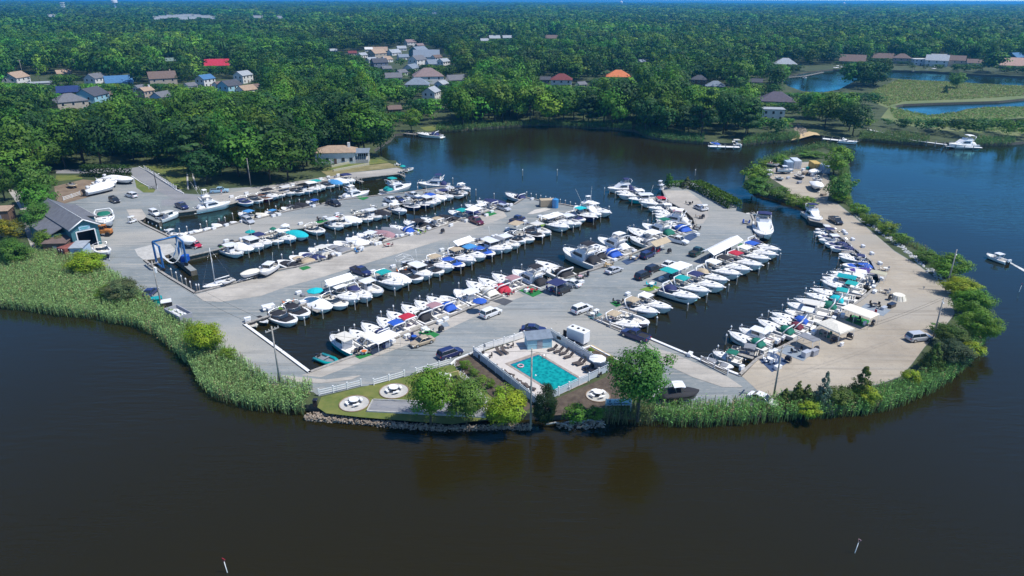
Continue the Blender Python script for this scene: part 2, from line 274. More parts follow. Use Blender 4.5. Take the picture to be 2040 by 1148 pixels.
sheet('worn_patch', W2(P("560,748 600,752 650,757 720,748 700,757 640,764 590,762")), 'tanstrip', LZ + .06)
sheet('worn_patch', W2(P("1290,690 1340,704 1400,730 1450,752 1480,772 1440,772 1380,752 1320,724")), 'tanstrip', LZ + .06)
sheet('lift_pad', W2(P("268,497 302,488 340,487 352,500 337,507 306,517 287,519 275,510")), 'concrete', LZ + .05)
# ------------------------------------------------------------------ timber bulkheads along the basins
def run(a, c):
    i = min(range(len(EDGE)), key=lambda k: (EDGE[k][0] - a[0]) ** 2 + (EDGE[k][1] - a[1]) ** 2); j = min(range(len(EDGE)), key=lambda k: (EDGE[k][0] - c[0]) ** 2 + (EDGE[k][1] - c[1]) ** 2)
    return EDGE[i:j + 1]
def bulkhead(a, c, label, m='greywood', wdt=.45):
    pts = W2(run(a, c)); b = MB(); f = MB()
    for p, q in zip(pts, pts[1:]):
        d = (q - p); L = d.length; ang = math.atan2(d.y, d.x)
        M = Matrix.Translation(p) @ Matrix.Rotation(ang, 4, 'Z')
        b.box(-.05, L + .05, -wdt + .02, .12, .04, .24, 0, M=M)
    nrm = []
    for i, p in enumerate(pts): d = (pts[min(i + 1, len(pts) - 1)] - pts[max(i - 1, 0)]).normalized(); nrm.append(Vector((d.y, -d.x, 0)))
    f.loft([[p - n * .02 + Vector((0, 0, -2.2)), p - n * .18 + Vector((0, 0, -2.2)), p - n * .18 + Vector((0, 0, -.25)), p - n * .26 + Vector((0, 0, -.25)), p - n * .26 + Vector((0, 0, .02)), p - n * .02 + Vector((0, 0, .02))] for p, n in zip(pts, nrm)])
    r = thing('bulkhead', label, 'bulkhead', (0, 0, 0)); b.build('cap', [m], r); f.build('face_timber', ['wood'], r)
bulkhead((1614, 440), (1474, 750), 'long timber bulkhead curving along the sandy peninsula')
bulkhead((1474, 750), (1183, 638), 'pale bulkhead between the big tree and the sandy peninsula basin', 'whitepaint')
bulkhead((1183, 638), (1496, 428), 'timber bulkhead behind the long white canopy')
bulkhead((1321, 379), (1328, 479), 'short curving timber bulkhead beside the hedge tipped pier')
bulkhead((1328, 479), (616, 744), 'timber bulkhead along the road side with parked white suv')
bulkhead((616, 744), (485, 647), 'white capped bulkhead at the road end of the middle basin', 'whitepaint')
bulkhead((485, 647), (1160, 416), 'timber bulkhead behind boats facing the pool, second pier from woods')
bulkhead((1160, 416), (1046, 394), 'bulkhead at the tip of the pier with the blue tank')
bulkhead((1046, 394), (388, 585), 'bulkhead facing the woods on the second pier')
bulkhead((388, 585), (287, 519), 'bulkhead beside the blue boat lift and the utility pole')
bulkhead((361, 513), (906, 373), 'timber bulkhead behind the covered boats beside the blue lift')
bulkhead((906, 373), (342, 475), 'bulkhead of the first pier facing the wooded bank')
bulkhead((342, 475), (276, 441), 'short timber dock edge beside the boat ramp')
bulkhead((300, 430), (805, 338), 'bulkhead under the wooded bank')
# ------------------------------------------------------------------ boats
TS = [0, .12, .28, .42, .55, .68, .8, .89, .95, 1.0]
BT = [.92, .96, 1, 1, .98, .92, .77, .56, .34, .03]
def hull(L, B, h, flare=1.0, rise=.38, white_in=True):
    """outer shell with dark bottom, sheer rising to a raked stem"""
    b = MB(); secs = []
    for t, w_ in zip(TS, BT):
        z = h * (1 + rise * t * t); bb = B / 2 * w_; k = -.35 + (.35 + z * .55) * max(0, (t - .72) / .28) ** 1.6
        x = t * L; rake = .0 if t < .8 else (t - .8) / .2 * .06 * L
        zw = max(k + .06, .16)
        half = [(x, bb, z), (x - rake * .1, bb * .985, z - .14), (x - rake * .35, bb * (.90 - .12 * t), zw + .02), (x - rake * .6, bb * (.82 - .2 * t), max(k + .03, -.05)), (x - rake, 0, k)]
        secs.append(half + [(p[0], -p[1], p[2]) for p in reversed(half[:-1])])
    b.loft(secs, 0, close=False, caps=False, smooth=True, ms=[0, 0, 1, 1, 1, 1, 0, 0, 0])
    s0 = secs[0]; b.add(s0, [tuple(range(len(s0)))], 0)
    return b
def deck(L, B, h, tc, crown=.12, floor=.5, rise=.38, side=.24):
    b = MB(); secs = []; t0 = 0
    st = sorted(set(TS + [tc, tc + .001]))
    for t in st:
        w_ = np.interp(t, TS, BT); z = h * (1 + rise * t * t) + .012; bb = B / 2 * w_; x = t * L
        if t <= tc: f = z - floor; q = max(bb - side, .05); row = [(x, bb + .03, z), (x, q, z + .02), (x, q - .03, f), (x, -q + .03, f), (x, -q, z + .02), (x, -bb - .03, z)]
        else: c = crown * min(1, (1 - t) / .25 + .15); row = [(x, bb + .03, z), (x, bb * .72, z + c * .55), (x, bb * .3, z + c), (x, -bb * .3, z + c), (x, -bb * .72, z + c * .55), (x, -bb - .03, z)]
        secs.append(row)
    b.loft(secs, 0, close=False, caps=False)
    f = h - floor; q = B / 2 * .9 - side
    b.box(0, .1, -q, q, f, h, 0)
    return b
def sheer(t, h, rise=.38): return h * (1 + rise * t * t)
def wind(L, B, h, tc, ht=.5, wrap=.22, back=1.1, rise=.38):
    """wrap-round windscreen: glass with a pale top frame"""
    b = MB(); n = 8; lo = []; hi = []; z = sheer(tc, h, rise); bw = B / 2 * np.interp(tc, TS, BT) * .84
    for i in range(n + 1):
        a = -1 + 2 * i / n; x = tc * L + wrap * L * .35 * (1 - a * a) - (back * abs(a) ** 3 * .6)
        lo.append((x, bw * math.copysign(abs(a) ** .8, a), z + .05)); hi.append((x - .38, bw * .9 * math.copysign(abs(a) ** .8, a), z + .05 + ht))
    b.add(lo + hi, [(i, i + 1, n + 2 + i, n + 1 + i) for i in range(n)], 0); b.tube(hi, .035, 4, 1)
    return b
def canvas(x0, x1, B0, B1, z0, z1, front=.55, aft=.25, n=5, drop=None):
    """stretched cover: rounded section, sloping ends"""
    b = MB(); secs = []
    for t in [0, .06, .25, .5, .75, .94, 1]:
        x = x0 + (x1 - x0) * t; hw = B0 + (B1 - B0) * t; e = min(1, t / max(aft, .01)) if t < aft else min(1, (1 - t) / max(front, .01))
        zt = z0 + (z1 - z0) * max(.06, math.sin(e * math.pi / 2))
        secs.append([(x, hw, z0), (x, hw * .93, z0 + (zt - z0) * .55), (x, hw * .62, z0 + (zt - z0) * .93), (x, 0, zt), (x, -hw * .62, z0 + (zt - z0) * .93), (x, -hw * .93, z0 + (zt - z0) * .55), (x, -hw, z0)])
    return b.loft(secs, 0, close=False, caps=True, smooth=True)
def motor(x, y, z, sc=1):
    b = MB(); b.rbox(x - .62 * sc, x + .0, y - .26 * sc, y + .26 * sc, z + .12, z + .85 * sc, .07, 0); b.rbox(x - .45 * sc, x - .1, y - .15, y + .15, -.35, z + .14, .03, 1); b.box(x - .1, x + .15, y - .2, y + .2, z - .1, z + .35, 1)
    return b
def rail(L, B, h, t0, ht=.55, rise=.38):
    b = MB(); pts = []
    for s_ in (1, -1):
        row = []
        for t in np.linspace(t0, .985, 7):
            bb = B / 2 * np.interp(t, TS, BT) * .93; row.append((t * L, s_ * bb, sheer(t, h, rise) + ht * min(1, .35 + (t - t0) / .12)))
        pts.append(row)
        for p in row[::2]: b.tube([(p[0], p[1], sheer(p[0] / L, h, rise)), p], .022, 4)
    b.tube(pts[0] + list(reversed(pts[1])), .03, 4)
    return b
def frame_top(x0, x1, B, z0, z1, m=0, crown=.14, posts=True, th=.1):
    t = MB(); n = 5; secs = []
    for i in range(n + 1):
        a = i / n; x = x0 + (x1 - x0) * a; zz = z1 + crown * math.sin(a * math.pi) * .6
        secs.append([(x, B * .98, zz - .05), (x, B * .75, zz + crown * .6), (x, 0, zz + crown), (x, -B * .75, zz + crown * .6), (x, -B * .98, zz - .05), (x, -B * .7, zz - th + crown * .4), (x, B * .7, zz - th + crown * .4)])
    t.loft(secs, m, smooth=False)
    fs = []
    for q in (x0 + .15, x1 - .15):
        f = MB(); xm = (x0 + x1) / 2 + (q - (x0 + x1) / 2) * .45
        f.tube([(xm, B * .82, z0), (q, B * .9, z1 - .02), (q, B * .7, z1 + .02), (q, -B * .7, z1 + .02), (q, -B * .9, z1 - .02), (xm, -B * .82, z0)], .035, 4, m); fs.append(f)
    return t, fs
def seatbox(x0, x1, y0, y1, z0, hb=.45):
    b = MB(); b.rbox(x0, x1, y0, y1, z0, z0 + .42, .06, 0); b.rbox(x0 - .02, x0 + .14, y0, y1, z0 + .4, z0 + .42 + hb, .04, 0); return b
def strip(L, B, h, t0, t1, rise=.38, dz=.28, ht=.2, side=1):
    """dark window band let into each topside"""
    b = MB()
    for s_ in (side,):
        v = []
        for i in range(6):
            t = t0 + (t1 - t0) * i / 5; bb = B / 2 * np.interp(t, TS, BT); e = math.sin(math.pi * i / 5) * .5 + .5
            v += [(t * L, s_ * (bb * .99 + .012), sheer(t, h, rise) - dz), (t * L, s_ * (bb * .985 + .006), sheer(t, h, rise) - dz - ht * e)]
        b.add(v, [(2 * i, 2 * i + 1, 2 * i + 3, 2 * i + 2) for i in range(5)])
    return b
PROTO = {}
def proto(tp):
    if tp in PROTO: return PROTO[tp]
    ps = []
    def part(name, b, keys, sub=None): ps.append((name, b.mesh(name, [('gel_white' if k == 'HULL' else 'cloth_navy' if k == 'CANVAS' else 'gel_white' if k == 'TOP' else k) for k in keys]), keys, sub)); return len(ps) - 1
    if tp in 'XY':      # express cruiser; Y shows an open cockpit
        L, B, h, tc = 9.0, 2.95, 1.15, .46
        H = part('hull', hull(L, B, h), ['HULL', 'bottom']); D = part('deck', deck(L, B, h, tc, .42, .55), ['deckwhite'])
        [part('cabin_window', strip(L, B, h, .55, .82, side=s_), ['glass'], H) for s_ in (1, -1)]; part('windshield', wind(L, B, h, tc, .55, .3), ['glass', 'gel_white'])
        a = MB(); a.tube([(2.5, -1.36, h), (1.9, -1.3, h + 1.0), (1.6, -1.0, h + 1.5), (1.6, 1.0, h + 1.5), (1.9, 1.3, h + 1.0), (2.5, 1.36, h)], .13, 6); part('radar_arch', a, ['gel_white'])
        if tp == 'X': part('canvas_cover', canvas(1.0, 4.15, 1.08, .98, h + .02, h + 1.2, .35, .4), ['CANVAS'])
        else:
            t, f = frame_top(1.7, 4.0, 1.15, h, h + 1.45); part('bimini_top', t, ['CANVAS']); [part('bimini_frame', q_, ['alu']) for q_ in f]
            part('seat', seatbox(.5, 1.2, -1.0, 1.0, h - .55), ['seat']); part('seat', seatbox(2.7, 3.3, .2, .9, h - .55), ['seat'])
        part('bow_rail', rail(L, B, h, .55), ['steel']); s_ = MB(); s_.rbox(-.75, 0, -1.2, 1.2, .28, .38, .03); part('swim_platform', s_, ['deckwhite'])
        hh = MB(); hh.rbox(6.2, 6.75, -.28, .28, sheer(.7, h) + .4, sheer(.7, h) + .47, .02); hh.rbox(5.1, 5.5, .35, .75, sheer(.6, h) + .33, sheer(.6, h) + .40, .02); part('deck_hatch', hh, ['glass'], D)
        an = MB(); an.rbox(8.7, 9.35, -.16, .16, sheer(.97, h) + .0, sheer(.97, h) + .1, .02); part('bow_pulpit', an, ['deckwhite'])
    elif tp == 'C':     # centre console with hard top
        L, B, h, tc = 6.8, 2.45, .85, .93
        part('hull', hull(L, B, h), ['HULL', 'bottom']); part('deck', deck(L, B, h, .74, .05, .45), ['deckwhite'])
        c = MB(); c.rbox(2.5, 3.5, -.42, .42, h - .45, h + .62, .08); part('console', c, ['gel_white']); g = MB(); g.box(3.2, 3.5, -.4, .4, h + .62, h + 1.0, 0, tx=.1); part('windshield', g, ['glass'])
        t, f = frame_top(1.9, 3.9, .98, h - .1, h + 1.55, crown=.06); part('hard_top', t, ['TOP']); [part('top_frame', q_, ['alu']) for q_ in f]
        part('seat', seatbox(1.6, 2.2, -.45, .45, h - .45), ['seat']); part('seat', seatbox(4.0, 4.6, -.4, .4, h - .45, .02), ['seat'])
        part('outboard_motor', motor(0, -.32, h - .1, .95), ['MOTOR', 'rubber']); part('outboard_motor', motor(0, .32, h - .1, .95), ['MOTOR', 'rubber']); part('bow_rail', rail(L, B, h, .7, .2), ['steel'])
    elif tp in 'BO':     # bowrider: B under cockpit cover, O open
        L, B, h, tc = 6.2, 2.4, .82, .5
        part('hull', hull(L, B, h), ['HULL', 'bottom']); part('deck', deck(L, B, h, .82, .05, .42), ['deckwhite'])
        part('windshield', wind(L, B, h, .5, .42, .2, .6), ['glass', 'alu'])
        if tp == 'B': part('cockpit_cover', canvas(.25, 3.4, 1.06, 1.02, h + .03, h + .55, .2, .3), ['CANVAS']); part('bow_cover', canvas(3.75, 5.35, .98, .42, h + .16, h + .4, .4, .2), ['CANVAS'])
        else: part('seat', seatbox(.35, .95, -.85, .85, h - .42), ['seat']); part('seat', seatbox(2.0, 2.5, .2, .75, h - .42), ['seat']); part('seat', seatbox(2.0, 2.5, -.75, -.2, h - .42), ['seat']); part('seat', seatbox(3.9, 4.6, -.6, .6, h - .42, .1), ['seat'])
        a = MB(); a.tube([(2.2, -1.12, h), (1.7, -1.05, h + 1.2), (1.65, 0, h + 1.45), (1.7, 1.05, h + 1.2), (2.2, 1.12, h)], .05, 5); part('wake_tower', a, ['alu'])
        s_ = MB(); s_.rbox(-.7, 0, -.95, .95, .25, .34, .03); part('swim_platform', s_, ['deckwhite'])
    elif tp == 'K':     # cuddy with soft top and an outboard
        L, B, h, tc = 6.8, 2.5, .95, .5
        H = part('hull', hull(L, B, h), ['HULL', 'bottom']); D = part('deck', deck(L, B, h, tc, .36, .5), ['deckwhite']); part('windshield', wind(L, B, h, tc, .5, .25, .7), ['glass', 'alu'])
        t, f = frame_top(1.3, 3.6, 1.02, h, h + 1.5); part('bimini_top', t, ['CANVAS']); [part('bimini_frame', q_, ['alu']) for q_ in f]
        part('seat', seatbox(.5, 1.0, -.9, .9, h - .5), ['seat']); part('seat', seatbox(2.1, 2.6, .2, .8, h - .5), ['seat']); part('seat', seatbox(2.1, 2.6, -.8, -.2, h - .5), ['seat'])
        part('outboard_motor', motor(0, 0, h - .1, 1.05), ['MOTOR', 'rubber']); part('bow_rail', rail(L, B, h, .58, .4), ['steel']); [part('cabin_window', strip(L, B, h, .58, .76, dz=.2, ht=.14, side=s_), ['glass'], H) for s_ in (1, -1)]
        hh = MB(); hh.rbox(4.5, 5.0, -.25, .25, sheer(.7, h) + .33, sheer(.7, h) + .40, .02); part('deck_hatch', hh, ['glass'], D)
    elif tp in 'FG':     # flybridge cruiser; G carries a tower and outriggers
        L, B, h = 11.5, 3.9, 1.4
        H = part('hull', hull(L, B, h), ['HULL', 'bottom']); D = part('deck', deck(L, B, h, .3, .3, .75), ['deckwhite'])
        c = MB(); secs = []
        for x, w_, zt in ((3.2, 1.5, 1.75), (3.6, 1.55, 1.8), (6.2, 1.5, 1.75), (7.4, 1.25, .95), (8.6, .8, .3)):
            z0 = sheer(x / L, h) + .02; secs.append([(x, w_, z0), (x, w_ * .93, z0 + zt * .55), (x, w_ * .82, z0 + zt), (x, -w_ * .82, z0 + zt), (x, -w_ * .93, z0 + zt * .55), (x, -w_, z0)])
        c.loft(secs, 0); C = part('cabin', c, ['gel_white'])
        g = MB()
        for s_ in (1, -1):
            v = [(3.9, s_ * 1.5, 2.05), (6.1, s_ * 1.48, 2.15), (7.2, s_ * 1.26, 2.2), (6.3, s_ * 1.37, 2.85), (3.9, s_ * 1.38, 2.75)]; g.add([(x, y + s_ * .03, z) for x, y, z in v], [(0, 1, 2, 3, 4) if s_ < 0 else (4, 3, 2, 1, 0)])
        g.add([(7.46, -1.0, 2.28), (7.46, 1.0, 2.28), (6.5, 1.12, 3.05), (6.5, -1.12, 3.05)], [(0, 1, 2, 3)]); part('cabin_window', g, ['glass'], C)
        fb = MB(); fb.rbox(2.3, 6.0, -1.45, 1.45, 3.22, 3.32, .1); secs = [[(2.9, 1.3, 3.3), (2.9, 1.35, 3.9), (5.2, 1.3, 4.0), (5.9, .9, 3.95), (5.9, -.9, 3.95), (5.2, -1.3, 4.0), (2.9, -1.35, 3.9), (2.9, -1.3, 3.3)]]
        for s_ in (1, -1): fb.add([(2.9, s_ * 1.3, 3.3), (5.3, s_ * 1.3, 3.3), (6.0, s_ * .8, 3.3), (5.75, s_ * .82, 4.0), (5.2, s_ * 1.28, 3.95), (2.9, s_ * 1.28, 3.85)], [(0, 1, 2, 3, 4, 5)])
        fb.add([(6.0, .8, 3.3), (6.0, -.8, 3.3), (5.75, -.82, 4.0), (5.75, .82, 4.0)], [(0, 1, 2, 3)]); FB = part('flybridge', fb, ['gel_white'])
        part('seat', seatbox(3.1, 3.8, -.9, .9, 3.32), ['seat'], FB)
        t, f = frame_top(2.7, 5.0, 1.3, 3.4, 5.0); part('bimini_top', t, ['CANVAS'], FB); [part('bimini_frame', q_, ['alu'], FB) for q_ in f]
        a = MB(); a.tube([(2.6, -1.4, 3.3), (1.9, -1.3, 4.6), (1.8, 0, 4.75), (1.9, 1.3, 4.6), (2.6, 1.4, 3.3)], .12, 6); part('radar_arch', a, ['gel_white'], FB)
        part('bow_rail', rail(L, B, h, .5, .7), ['steel']); part('cockpit_cover', canvas(.9, 3.05, 1.3, 1.25, h + .05, h + 1.2, .15, .45), ['CANVAS2'])
        s_ = MB(); s_.rbox(-.8, 0, -1.6, 1.6, .3, .42, .03); part('swim_platform', s_, ['deckwhite'])
        if tp == 'G':
            f = MB()
            for s_ in (1, -1): f.tube([(3.4, s_ * 1.3, 3.4), (1.2, s_ * 3.2, 9.5)], .04, 4, 0, .015); f.tube([(4.6, s_ * 1.2, 3.9), (4.2, s_ * .6, 7.0)], .05, 4); f.tube([(3.0, s_ * 1.2, 3.9), (3.4, s_ * .6, 7.0)], .05, 4)
            f.rbox(3.2, 4.6, -.8, .8, 7.0, 7.1, .1); part('tuna_tower', f, ['whitepaint'])
    elif tp == 'H':     # pilothouse / hardtop walkaround
        L, B, h = 7.8, 2.7, 1.05
        H = part('hull', hull(L, B, h), ['HULL', 'bottom']); part('deck', deck(L, B, h, .42, .38, .5), ['deckwhite'])
        c = MB(); c.box(2.7, 4.9, -.98, .98, h - .4, h + 1.5, 0, tx=.28, ty=.1); C = part('pilothouse', c, ['gel_white'])
        g = MB(); g.box(2.95, 4.68, -.99, .99, h + .72, h + 1.3, 0, tx=.1, ty=.045); g.box(4.62, 4.84, -.85, .85, h + .6, h + 1.32, 0, tx=.1, ty=.02); part('window', g, ['glass'], C)
        t, f = frame_top(1.7, 5.1, 1.1, h, h + 1.55, crown=.06); part('hard_top', t, ['TOP']); [part('top_frame', q_, ['alu']) for q_ in f]
        part('seat', seatbox(.4, .9, -.8, .8, h - .5), ['seat']); part('outboard_motor', motor(0, -.35, h - .1, 1.05), ['MOTOR', 'rubber']); part('outboard_motor', motor(0, .35, h - .1, 1.05), ['MOTOR', 'rubber']); part('bow_rail', rail(L, B, h, .55), ['steel'])
        an = MB(); an.tube([(2.4, .7, h + 1.6), (1.9, .75, h + 4.2)], .025, 4); part('antenna', an, ['whitepaint'])
    elif tp == 'T':     # under a full storage cover
        L, B, h = 6.6, 2.5, .9
        part('hull', hull(L, B, h), ['HULL', 'bottom']); b = MB(); secs = []
        for t, w_ in zip(TS, BT):
            z = sheer(t, h) - .12; bb = B / 2 * w_ + .05; p = z + .15 + .75 * max(.05, math.sin(min(1, t / .45) * math.pi / 2) * (1 if t < .5 else max(.1, 1 - ((t - .5) / .5) ** 1.3)))
            secs.append([(t * L + .02, bb, z), (t * L, bb * .8, z + (p - z) * .5), (t * L, 0, p), (t * L, -bb * .8, z + (p - z) * .5), (t * L + .02, -bb, z)])
        b.loft(secs, 0, close=False, caps=True, smooth=True); part('boat_cover', b, ['CANVAS']); part('outboard_motor', motor(0, 0, h - .15), ['MOTOR', 'rubber'])
    elif tp == 'P':     # pontoon boat
        L, B = 7.0, 2.5
        for s_ in (1, -1):
            t = MB(); t.tube([(0, s_ * .85, .1), (6.3, s_ * .85, .1), (7.0, s_ * .85, .35)], .33, 8); part('pontoon', t, ['alu'])
        d = MB(); d.rbox(0, 6.8, -1.25, 1.25, .45, .55, .1); part('deck', d, ['cloth_grey']); f = MB()
        for a in ((.1, 6.7, 1.2, 1.24), (.1, 6.7, -1.24, -1.2)): f.box(a[0], a[1], a[2], a[3], .6, 1.25)
        f.box(6.66, 6.7, -1.2, 1.2, .6, 1.25); f.box(.1, .14, -1.2, -.3, .6, 1.25); part('railing', f, ['CANVAS2'])
        part('seat', seatbox(4.8, 5.6, -1.1, -.5, .55), ['seat']); part('seat', seatbox(.5, 1.2, -1.1, 1.1, .55), ['seat']); part('seat', seatbox(4.8, 5.6, .5, 1.1, .55), ['seat'])
        c = MB(); c.rbox(2.8, 3.3, .3, 1.1, .55, 1.45, .05); part('console', c, ['gel_grey']); t, f = frame_top(1.2, 3.8, 1.15, .6, 2.55); part('bimini_top', t, ['CANVAS']); [part('bimini_frame', q_, ['alu']) for q_ in f]; part('outboard_motor', motor(0, 0, .5), ['MOTOR', 'rubber'])
    elif tp == 'S':     # sloop
        L, B, h = 7.8, 2.4, .8
        part('hull', hull(L, B, h, rise=.2), ['HULL', 'bottom']); part('deck', deck(L, B, h, .3, .1, .45, rise=.2), ['deckwhite'])
        c = MB(); c.box(2.4, 4.9, -.7, .7, h, h + .5, 0, tx=.35, ty=.12); C = part('cabin', c, ['gel_white']); g = MB(); g.box(2.9, 4.3, -.66, .66, h + .15, h + .35, 0); part('cabin_window', g, ['glass'], C)
        m = MB(); m.tube([(4.6, 0, h), (4.5, 0, h + 9.5)], .09, 6, 0, .06); part('mast', m, ['whitepaint']); m = MB(); m.tube([(4.5, 0, h + 1.2), (.9, 0, h + 1.3)], .13, 6); part('boom', m, ['whitepaint'])
        m = MB(); m.tube([(4.5, 0, h + 9.3), (7.7, 0, h + .3)], .02, 3); m.tube([(4.5, 0, h + 9.4), (.1, 0, h + .2)], .02, 3); m.tube([(4.5, 0, h + 9.0), (4.3, 1.1, h)], .02, 3); m.tube([(4.5, 0, h + 9.0), (4.3, -1.1, h)], .02, 3); part('rigging', m, ['steel']); part('bow_rail', rail(L, B, h, .8, .5, .2), ['steel'])
    elif tp == 'J':     # jet ski on a drive-on float
        b = MB(); secs = []
        for x, w_, z in ((0, .42, .5), (.8, .55, .62), (1.7, .55, .7), (2.5, .4, .75), (3.0, .06, .8)): secs.append([(x, w_, .5 + .08 * x), (x, w_ * .7, z + .1), (x, -w_ * .7, z + .1), (x, -w_, .5 + .08 * x), (x, -w_ * .5, .28 + .1 * x), (x, w_ * .5, .28 + .1 * x)])
        b.loft(secs, 0); part('hull', b, ['HULL']); c = canvas(.1, 2.5, .42, .35, .7, 1.15, .4, .2); part('cover', c, ['CANVAS']); s_ = MB(); s_.tube([(1.7, -.35, 1.15), (1.75, 0, 1.2), (1.7, .35, 1.15)], .035, 5); part('handlebar', s_, ['rubber'])
    elif tp == 'D':     # inflatable tender
        b = MB(); b.tube([(0, .6, .35), (2.2, .6, .38), (2.9, .35, .45), (3.1, 0, .48), (2.9, -.35, .45), (2.2, -.6, .38), (0, -.6, .35)], .22, 8); part('tube', b, ['HULL']); f = MB(); f.rbox(.05, 2.6, -.45, .45, .2, .28, .05); f.box(.05, .12, -.45, .45, .2, .6); f.rbox(1.2, 1.5, -.5, .5, .5, .56, .03); part('floor', f, ['cloth_grey']); part('outboard_motor', motor(.05, 0, .3, .6), ['MOTOR', 'rubber'])
    PROTO[tp] = ps; return ps
REFL = dict(X=9.0, Y=9.0, C=6.8, B=6.2, O=6.2, K=6.8, F=11.5, G=11.5, H=7.8, T=6.6, P=7.0, S=7.8, J=3.0, D=3.1)
KIND = dict(X=('cabin_cruiser', 'cruiser'), Y=('cabin_cruiser', 'cruiser'), C=('center_console_boat', 'fishing boat'), B=('bowrider_boat', 'motorboat'), O=('bowrider_boat', 'motorboat'), K=('cuddy_boat', 'motorboat'), F=('flybridge_yacht', 'yacht'), G=('sportfishing_yacht', 'yacht'), H=('pilothouse_boat', 'fishing boat'), T=('covered_boat', 'motorboat'), P=('pontoon_boat', 'pontoon boat'), S=('sailboat', 'sailboat'), J=('jet_ski', 'jet ski'), D=('inflatable_dinghy', 'dinghy'))
CN = dict(royal='royal blue', aqua='turquoise', sky='bright blue', white='white', darkgreen='dark green')
def look(tp, c, hc):
    n = CN.get(c, c); h = {'white': 'white', 'ltblue': 'pale blue', 'navy': 'navy', 'black': 'black', 'teal': 'teal', 'cream': 'cream', 'purple': 'purple', 'maroon': 'maroon', 'grey': 'grey', 'aqua': 'turquoise', 'royal': 'blue'}.get(hc, hc)
    return {'X': f'{h} cruiser, {n} cockpit canvas', 'Y': f'{h} cruiser, {n} sun top', 'C': f'{h} open boat, {n} hard top', 'B': f'{h} bowrider under {n} covers', 'O': f'{h} open bowrider', 'K': f'{h} cuddy, {n} top', 'F': f'{h} flybridge yacht, {n} canvas', 'G': f'{h} sportfishing yacht with tower', 'H': f'{h} pilothouse boat, {n} roof', 'T': f'{h} boat wrapped in {n} cover', 'P': f'pontoon boat, {n} top', 'S': f'{h} sloop with bare mast', 'J': f'jet ski under {n} cover', 'D': f'{h} inflatable dinghy'}[tp]
def boat(tp, bow, stern, label, c='navy', hc='white', group=None, z=0.0, motor_c=None, maxk=1.45):
    d = bow - stern; L = d.length; k = max(.5, min(maxk, L / REFL[tp])); nm, cat = KIND[tp]
    mid = (bow + stern) / 2; rz = math.atan2(d.y, d.x); st = mid - Vector((math.cos(rz), math.sin(rz), 0)) * REFL[tp] * k / 2
    kk = k if k > .9 else (k * .5 + .45)
    o = thing(nm, label, cat, (st.x, st.y, z), rz, group, (k, min(kk, k * 1.12) * 1.18, min(kk, k * 1.1, 1.12)))
    mc = motor_c or rng.choice(['gel_black', 'gel_black', 'gel_white', 'gel_grey'])
    inst(o, proto(tp), {'HULL': 'gel_' + hc, 'CANVAS': 'cloth_' + c, 'CANVAS2': 'cloth_' + (c if tp != 'P' else hc if hc != 'white' else 'grey'), 'TOP': 'gel_' + (c if c in ('white', 'cream', 'black', 'teal') else 'white'), 'MOTOR': mc})
    return o
